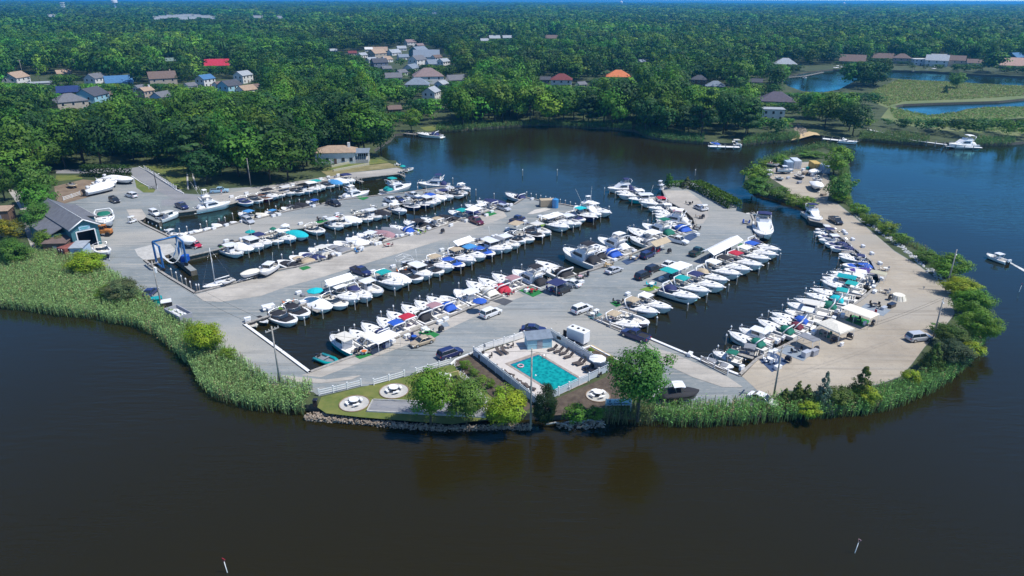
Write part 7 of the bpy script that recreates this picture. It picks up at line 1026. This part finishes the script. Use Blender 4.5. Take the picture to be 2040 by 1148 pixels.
# stones along the lawn shore and in the garden bed
def stones(s_, n, label, seed, r=(.12, .34), z=.2, m='stone'):
    poly = np.array([(p.x, p.y) for p in W2(P(s_), .6)]); g = np.random.default_rng(seed); lo, hi = poly.min(0), poly.max(0); C = g.uniform(lo, hi, (n * 6, 2)); C = C[pip(C, poly)][:n]; n = len(C)
    q = np.array([(1, 0, 0), (-1, 0, 0), (0, 1, 0), (0, -1, 0), (0, 0, 1), (0, 0, -1)], float); f = np.array([(0, 2, 4), (2, 1, 4), (1, 3, 4), (3, 0, 4), (2, 0, 5), (1, 2, 5), (3, 1, 5), (0, 3, 5)]); s2 = g.uniform(r[0], r[1], (n, 1, 1)); V = q[None] * s2 * g.uniform(.6, 1.3, (n, 6, 1)); a = g.uniform(0, 6.283, n); ca, sa = np.cos(a)[:, None], np.sin(a)[:, None]
    X = V[:, :, 0] * ca - V[:, :, 1] * sa; Y = V[:, :, 0] * sa + V[:, :, 1] * ca; zz = (np.full(n, LZ) if z is None else g.uniform(-.1, .75, n))[:, None]; V = np.stack([X + C[:, :1], Y + C[:, 1:], V[:, :, 2] * .7 + zz], 2).reshape(-1, 3); F = (f[None] + np.arange(n)[:, None, None] * 6).reshape(-1, 3)
    kind(link('shore_stones', npmesh('shore_stones', V, F, [m])), 'stuff', label)
mat('stone', (.20, .155, .115), .9, col2=(.38, .31, .24), scale=1.6); mat('stonepale', (.35, .35, .35), .9, col2=(.6, .6, .58), scale=2)
stones("612,822 640,822 720,834 800,842 860,846 960,848 1000,843 1060,845 1058,852 1000,851 900,854 800,849 720,841 640,835 605,832", 2600, "broken stone bank along the lawn shore", 3, (.09, .24)); stones("1100,842 1200,836 1205,846 1130,850", 200, "stones and driftwood on the bank below the pool", 4); stones("902,728 912,727 935,760 960,790 985,808 975,815 948,795 922,765", 420, "pale river stones in the bed beside the lawn", 5, (.1, .22), None, 'stonepale'); stones("1600,275 1610,262 1590,250 1580,258 1586,272", 140, "stacked boulders above the little beach", 6, (.3, .8), None); stones("1706,430 1760,466 1830,518 1880,560 1898,590 1890,592 1868,564 1826,528 1756,472 1700,434", 260, "pale boulders edging the sandy bank", 8, (.2, .5), None, 'stonepale')
for i, (x, y) in enumerate(((1112, 845), (1146, 842), (1180, 840))): p = G(x, y, .6); b = MB(); b.tube([(p.x - 1.8, p.y, .5), (p.x - .4, p.y + .2, .75), (p.x + 1.2, p.y - .1, .6), (p.x + 2.0, p.y - .5, .35)], .16, 6, 0, .06); tag(b.build('driftwood_log', 'concrete'), f"bleached driftwood log below the pool, {ORD[i]} along the bank", 'driftwood')
# ------------------------------------------------------------------ the woods
YE = np.array([(-400, 400), (0, 385), (30, 372), (60, 370), (108, 372), (112, 338), (165, 336), (262, 334), (280, 328), (330, 330), (372, 345), (385, 383), (440, 374), (520, 369), (600, 356), (640, 342), (655, 318), (715, 310), (745, 300), (765, 288), (785, 262), (832, 256), (880, 256), (1000, 251), (1090, 248), (1150, 252), (1250, 258), (1290, 268), (1400, 281), (1410, 272), (1475, 272), (1482, 284), (1580, 276), (1590, 256), (1640, 256), (1700, 274), (1730, 264), (1800, 272), (1850, 278), (2040, 282), (2500, 274)], float)
CLR = [np.array(q) for q in PONDS] + [np.array(P(s_)) for s_ in ("1730,192 1760,165 1790,152 1880,152 2040,158 2300,160 2300,240 2040,236 1988,240 1960,246 1850,240 1780,232 1740,212", "286,331 330,362 378,372 372,322 330,322", "786,266 880,262 880,250 830,250 800,256", "640,345 780,330 760,315 700,318 640,326", "640,118 760,140 900,133 905,118 850,98 760,95", "22,168 150,168 200,175 150,150 30,150", "400,180 500,190 500,160 400,160", "1560,140 2040,140 2300,142 2300,133 1560,130", "1410,292 1475,294 1475,272 1410,270")]
cand = []; r_ = 150.0
g = np.random.default_rng(5)
while r_ < 9000:
    s_ = 10.2 if r_ < 850 else 10.2 * (r_ / 850) ** .9; half = math.atan(1420 / FPX) + .03; n = int(2 * half * r_ / s_); th = -half + 2 * half * (np.arange(n) + g.uniform(0, 1, n)) / n; rr = r_ + g.uniform(-.45, .45, n) * s_
    cand.append(np.c_[rr * np.sin(th), rr * np.cos(th), np.full(n, s_)]); r_ += s_ * .92
T = np.concatenate(cand); fr, rr_, uu = (np.array(v) for v in (_f0, _r, _u))
def project(X, Y, Z): q = np.c_[X, Y, Z - CAMH]; f = q @ fr; return 1020 + FPX * (q @ rr_) / f, 574 - FPX * (q @ uu) / f, f
bx_, by_, bf = project(T[:, 0], T[:, 1], np.full(len(T), LZ)); ok = (by_ < np.interp(bx_, YE[:, 0], YE[:, 1])) & (bx_ > -420) & (bx_ < 2460)
for q in CLR: ok &= ~pip(np.c_[bx_, by_], q)
T, bx_, by_, bf = T[ok], bx_[ok], by_[ok], bf[ok]; n = len(T); Hh = g.uniform(13, 23, n) * np.where(g.random(n) < .08, 1.12, 1); Hh *= (T[:, 2] / 10.2) ** .25; Ww = g.uniform(.85, 1.7, n) * T[:, 2] * 1.15
scrub = (bx_ > 1720) & (by_ > 225) & (by_ < 285); Hh[scrub] *= .45; Ww[scrub] *= .7
patch = np.sin(T[:, 0] * .013) + np.sin(T[:, 1] * .017 + 1) + np.sin((T[:, 0] + T[:, 1]) * .006); Hh *= 1 + .06 * patch
keep = np.ones(n, bool)
for (x0, x1, yv, dk) in KEEP:
    d2 = np.hypot(T[:, 0], T[:, 1]); hw = Ww * .42 * FPX / bf; m = (bx_ + hw > x0) & (bx_ - hw < x1); m &= d2 < dk + 9
    tx, ty, tf = project(T[:, 0], T[:, 1], LZ + Hh); al = np.clip((by_ - yv) / (by_ - ty), 0, 1); low = m & (ty < yv); fac = np.where(low, al, 1); Hh *= fac; Ww *= np.where(low, np.maximum(al, .45) ** .6, 1); keep &= ~(low & (al * Hh / np.maximum(fac, 1e-3) < 3.0)) & ~(m & (np.abs(d2 - dk) < 9) & (bx_ > x0) & (bx_ < x1))
T, bx_, by_, bf, Hh, Ww, patch, scrub = (a[keep] for a in (T, bx_, by_, bf, Hh, Ww, patch, scrub)); n = len(T)
size = Hh * Ww / bf ** 2; inside = (bx_ > 0) & (bx_ < 2040); order = np.argsort(-(size * inside)); NI = 285; ind = order[:NI]; rest = order[NI:]
ZN = [(0, 400, "beside the workshop yard"), (400, 660, "along the wooded bank"), (660, 830, "on the lagoon point"), (830, 1150, "behind the middle lagoon shore"), (1150, 1480, "above the lagoon dock shore"), (1480, 1720, "around the little beach"), (1720, 2100, "in the marsh side scrub")]
KN = ["mid green rounded oak", "deep green rounded tree", "light green rounded tree", "spreading mid green oak", "dark layered pine", "dark green broad tree", "fresh green broad tree", "yellow green tree"]
for k in ind:
    v = int(g.choice(8, p=[.22, .2, .12, .16, .07, .14, .07, .02])) if not scrub[k] else int(g.choice([1, 4, 5])); z = next(q for a, c, q in ZN if a <= bx_[k] < c or c == 2100); p = Vector((T[k, 0], T[k, 1], LZ)); lab = f"{KN[v]} in the wood {z}"
    tree('pine_tree' if v == 4 else 'forest_tree', lab, 'tree', p, Hh[k], Ww[k], FC[v], g.uniform(0, 6.28), lab.replace(' in the wood ', 's '), .15 if not scrub[k] else .03, int(g.integers(3)))
def mass(idx, tpl, name, label):
    Vs, Fs, Cs = [], [], []; off = 0; which = g.integers(0, len(tpl), len(idx))
    for ti, (V, F, col) in enumerate(tpl):
        q = idx[which == ti]; m = len(q); 
        if not m: continue
        a = g.uniform(0, 6.283, m); ca, sa = np.cos(a)[:, None], np.sin(a)[:, None]; W_ = Ww[q][:, None]; h_ = Hh[q][:, None]
        X = (V[None, :, 0] * ca - V[None, :, 1] * sa) * W_ + T[q, :1]; Y = (V[None, :, 0] * sa + V[None, :, 1] * ca) * W_ + T[q, 1:2]; Z = LZ + h_ * .2 + V[None, :, 2] * h_ * .8
        Vs.append(np.stack([X, Y, Z], 2).reshape(-1, 3)); Fs.append((F[None] + (np.arange(m) * len(V))[:, None, None]).reshape(-1, 4) + off); off += m * len(V)
        tint = g.uniform(.6, 1.4, (m, 1)) * (1 + .17 * patch[q][:, None]); hue = g.uniform(.75, 1.35, (m, 1)) * (1 + .12 * np.sin(T[q, 0] * .021 + T[q, 1] * .013))[:, None]; cc = col[None] * tint[:, :, None]; cc[:, :, 0] *= hue; Cs.append(cc.reshape(-1, 3))
    kind(link(name, npmesh(name, np.concatenate(Vs), np.concatenate(Fs), ['leaf_plain'], np.clip(np.concatenate(Cs), 0, 1))), 'stuff', label)
mid = rest[bf[rest] < 900]; farr = rest[bf[rest] >= 900]
mass(mid, [crown(60 + i, 16, 15, .062, c) for i, c in enumerate((OAK, DEEP, LITE, OAK, DEEP))], 'woods', "unbroken green wood behind the marina and among the houses")
mass(farr, [crown(70 + i, 9, 7, .11, c, cr=(.2, .3)) for i, c in enumerate((OAK, DEEP, OAK, LITE))], 'far_woods', "forest canopy running to the horizon")
print("trees", n, "mid", len(mid), "far", len(farr))
# ------------------------------------------------------------------ the air
hz = bpy.data.materials.new('haze'); hz.use_nodes = True; N = hz.node_tree; N.nodes.remove(N.nodes["Principled BSDF"]); pv = N.nodes.new("ShaderNodeVolumePrincipled"); pv.inputs["Color"].default_value = (.07, .47, .95, 1); pv.inputs["Density"].default_value = 1.3e-4; pv.inputs["Anisotropy"].default_value = .2; N.links.new(pv.outputs[0], N.nodes["Material Output"].inputs["Volume"]); MATS['haze'] = hz
b = MB(); b.box(-31000, 31000, -500, 30500, -3.2, 68); hb = b.build('haze', 'haze'); kind(hb, 'stuff', 'thin blue summer haze over the whole landscape')
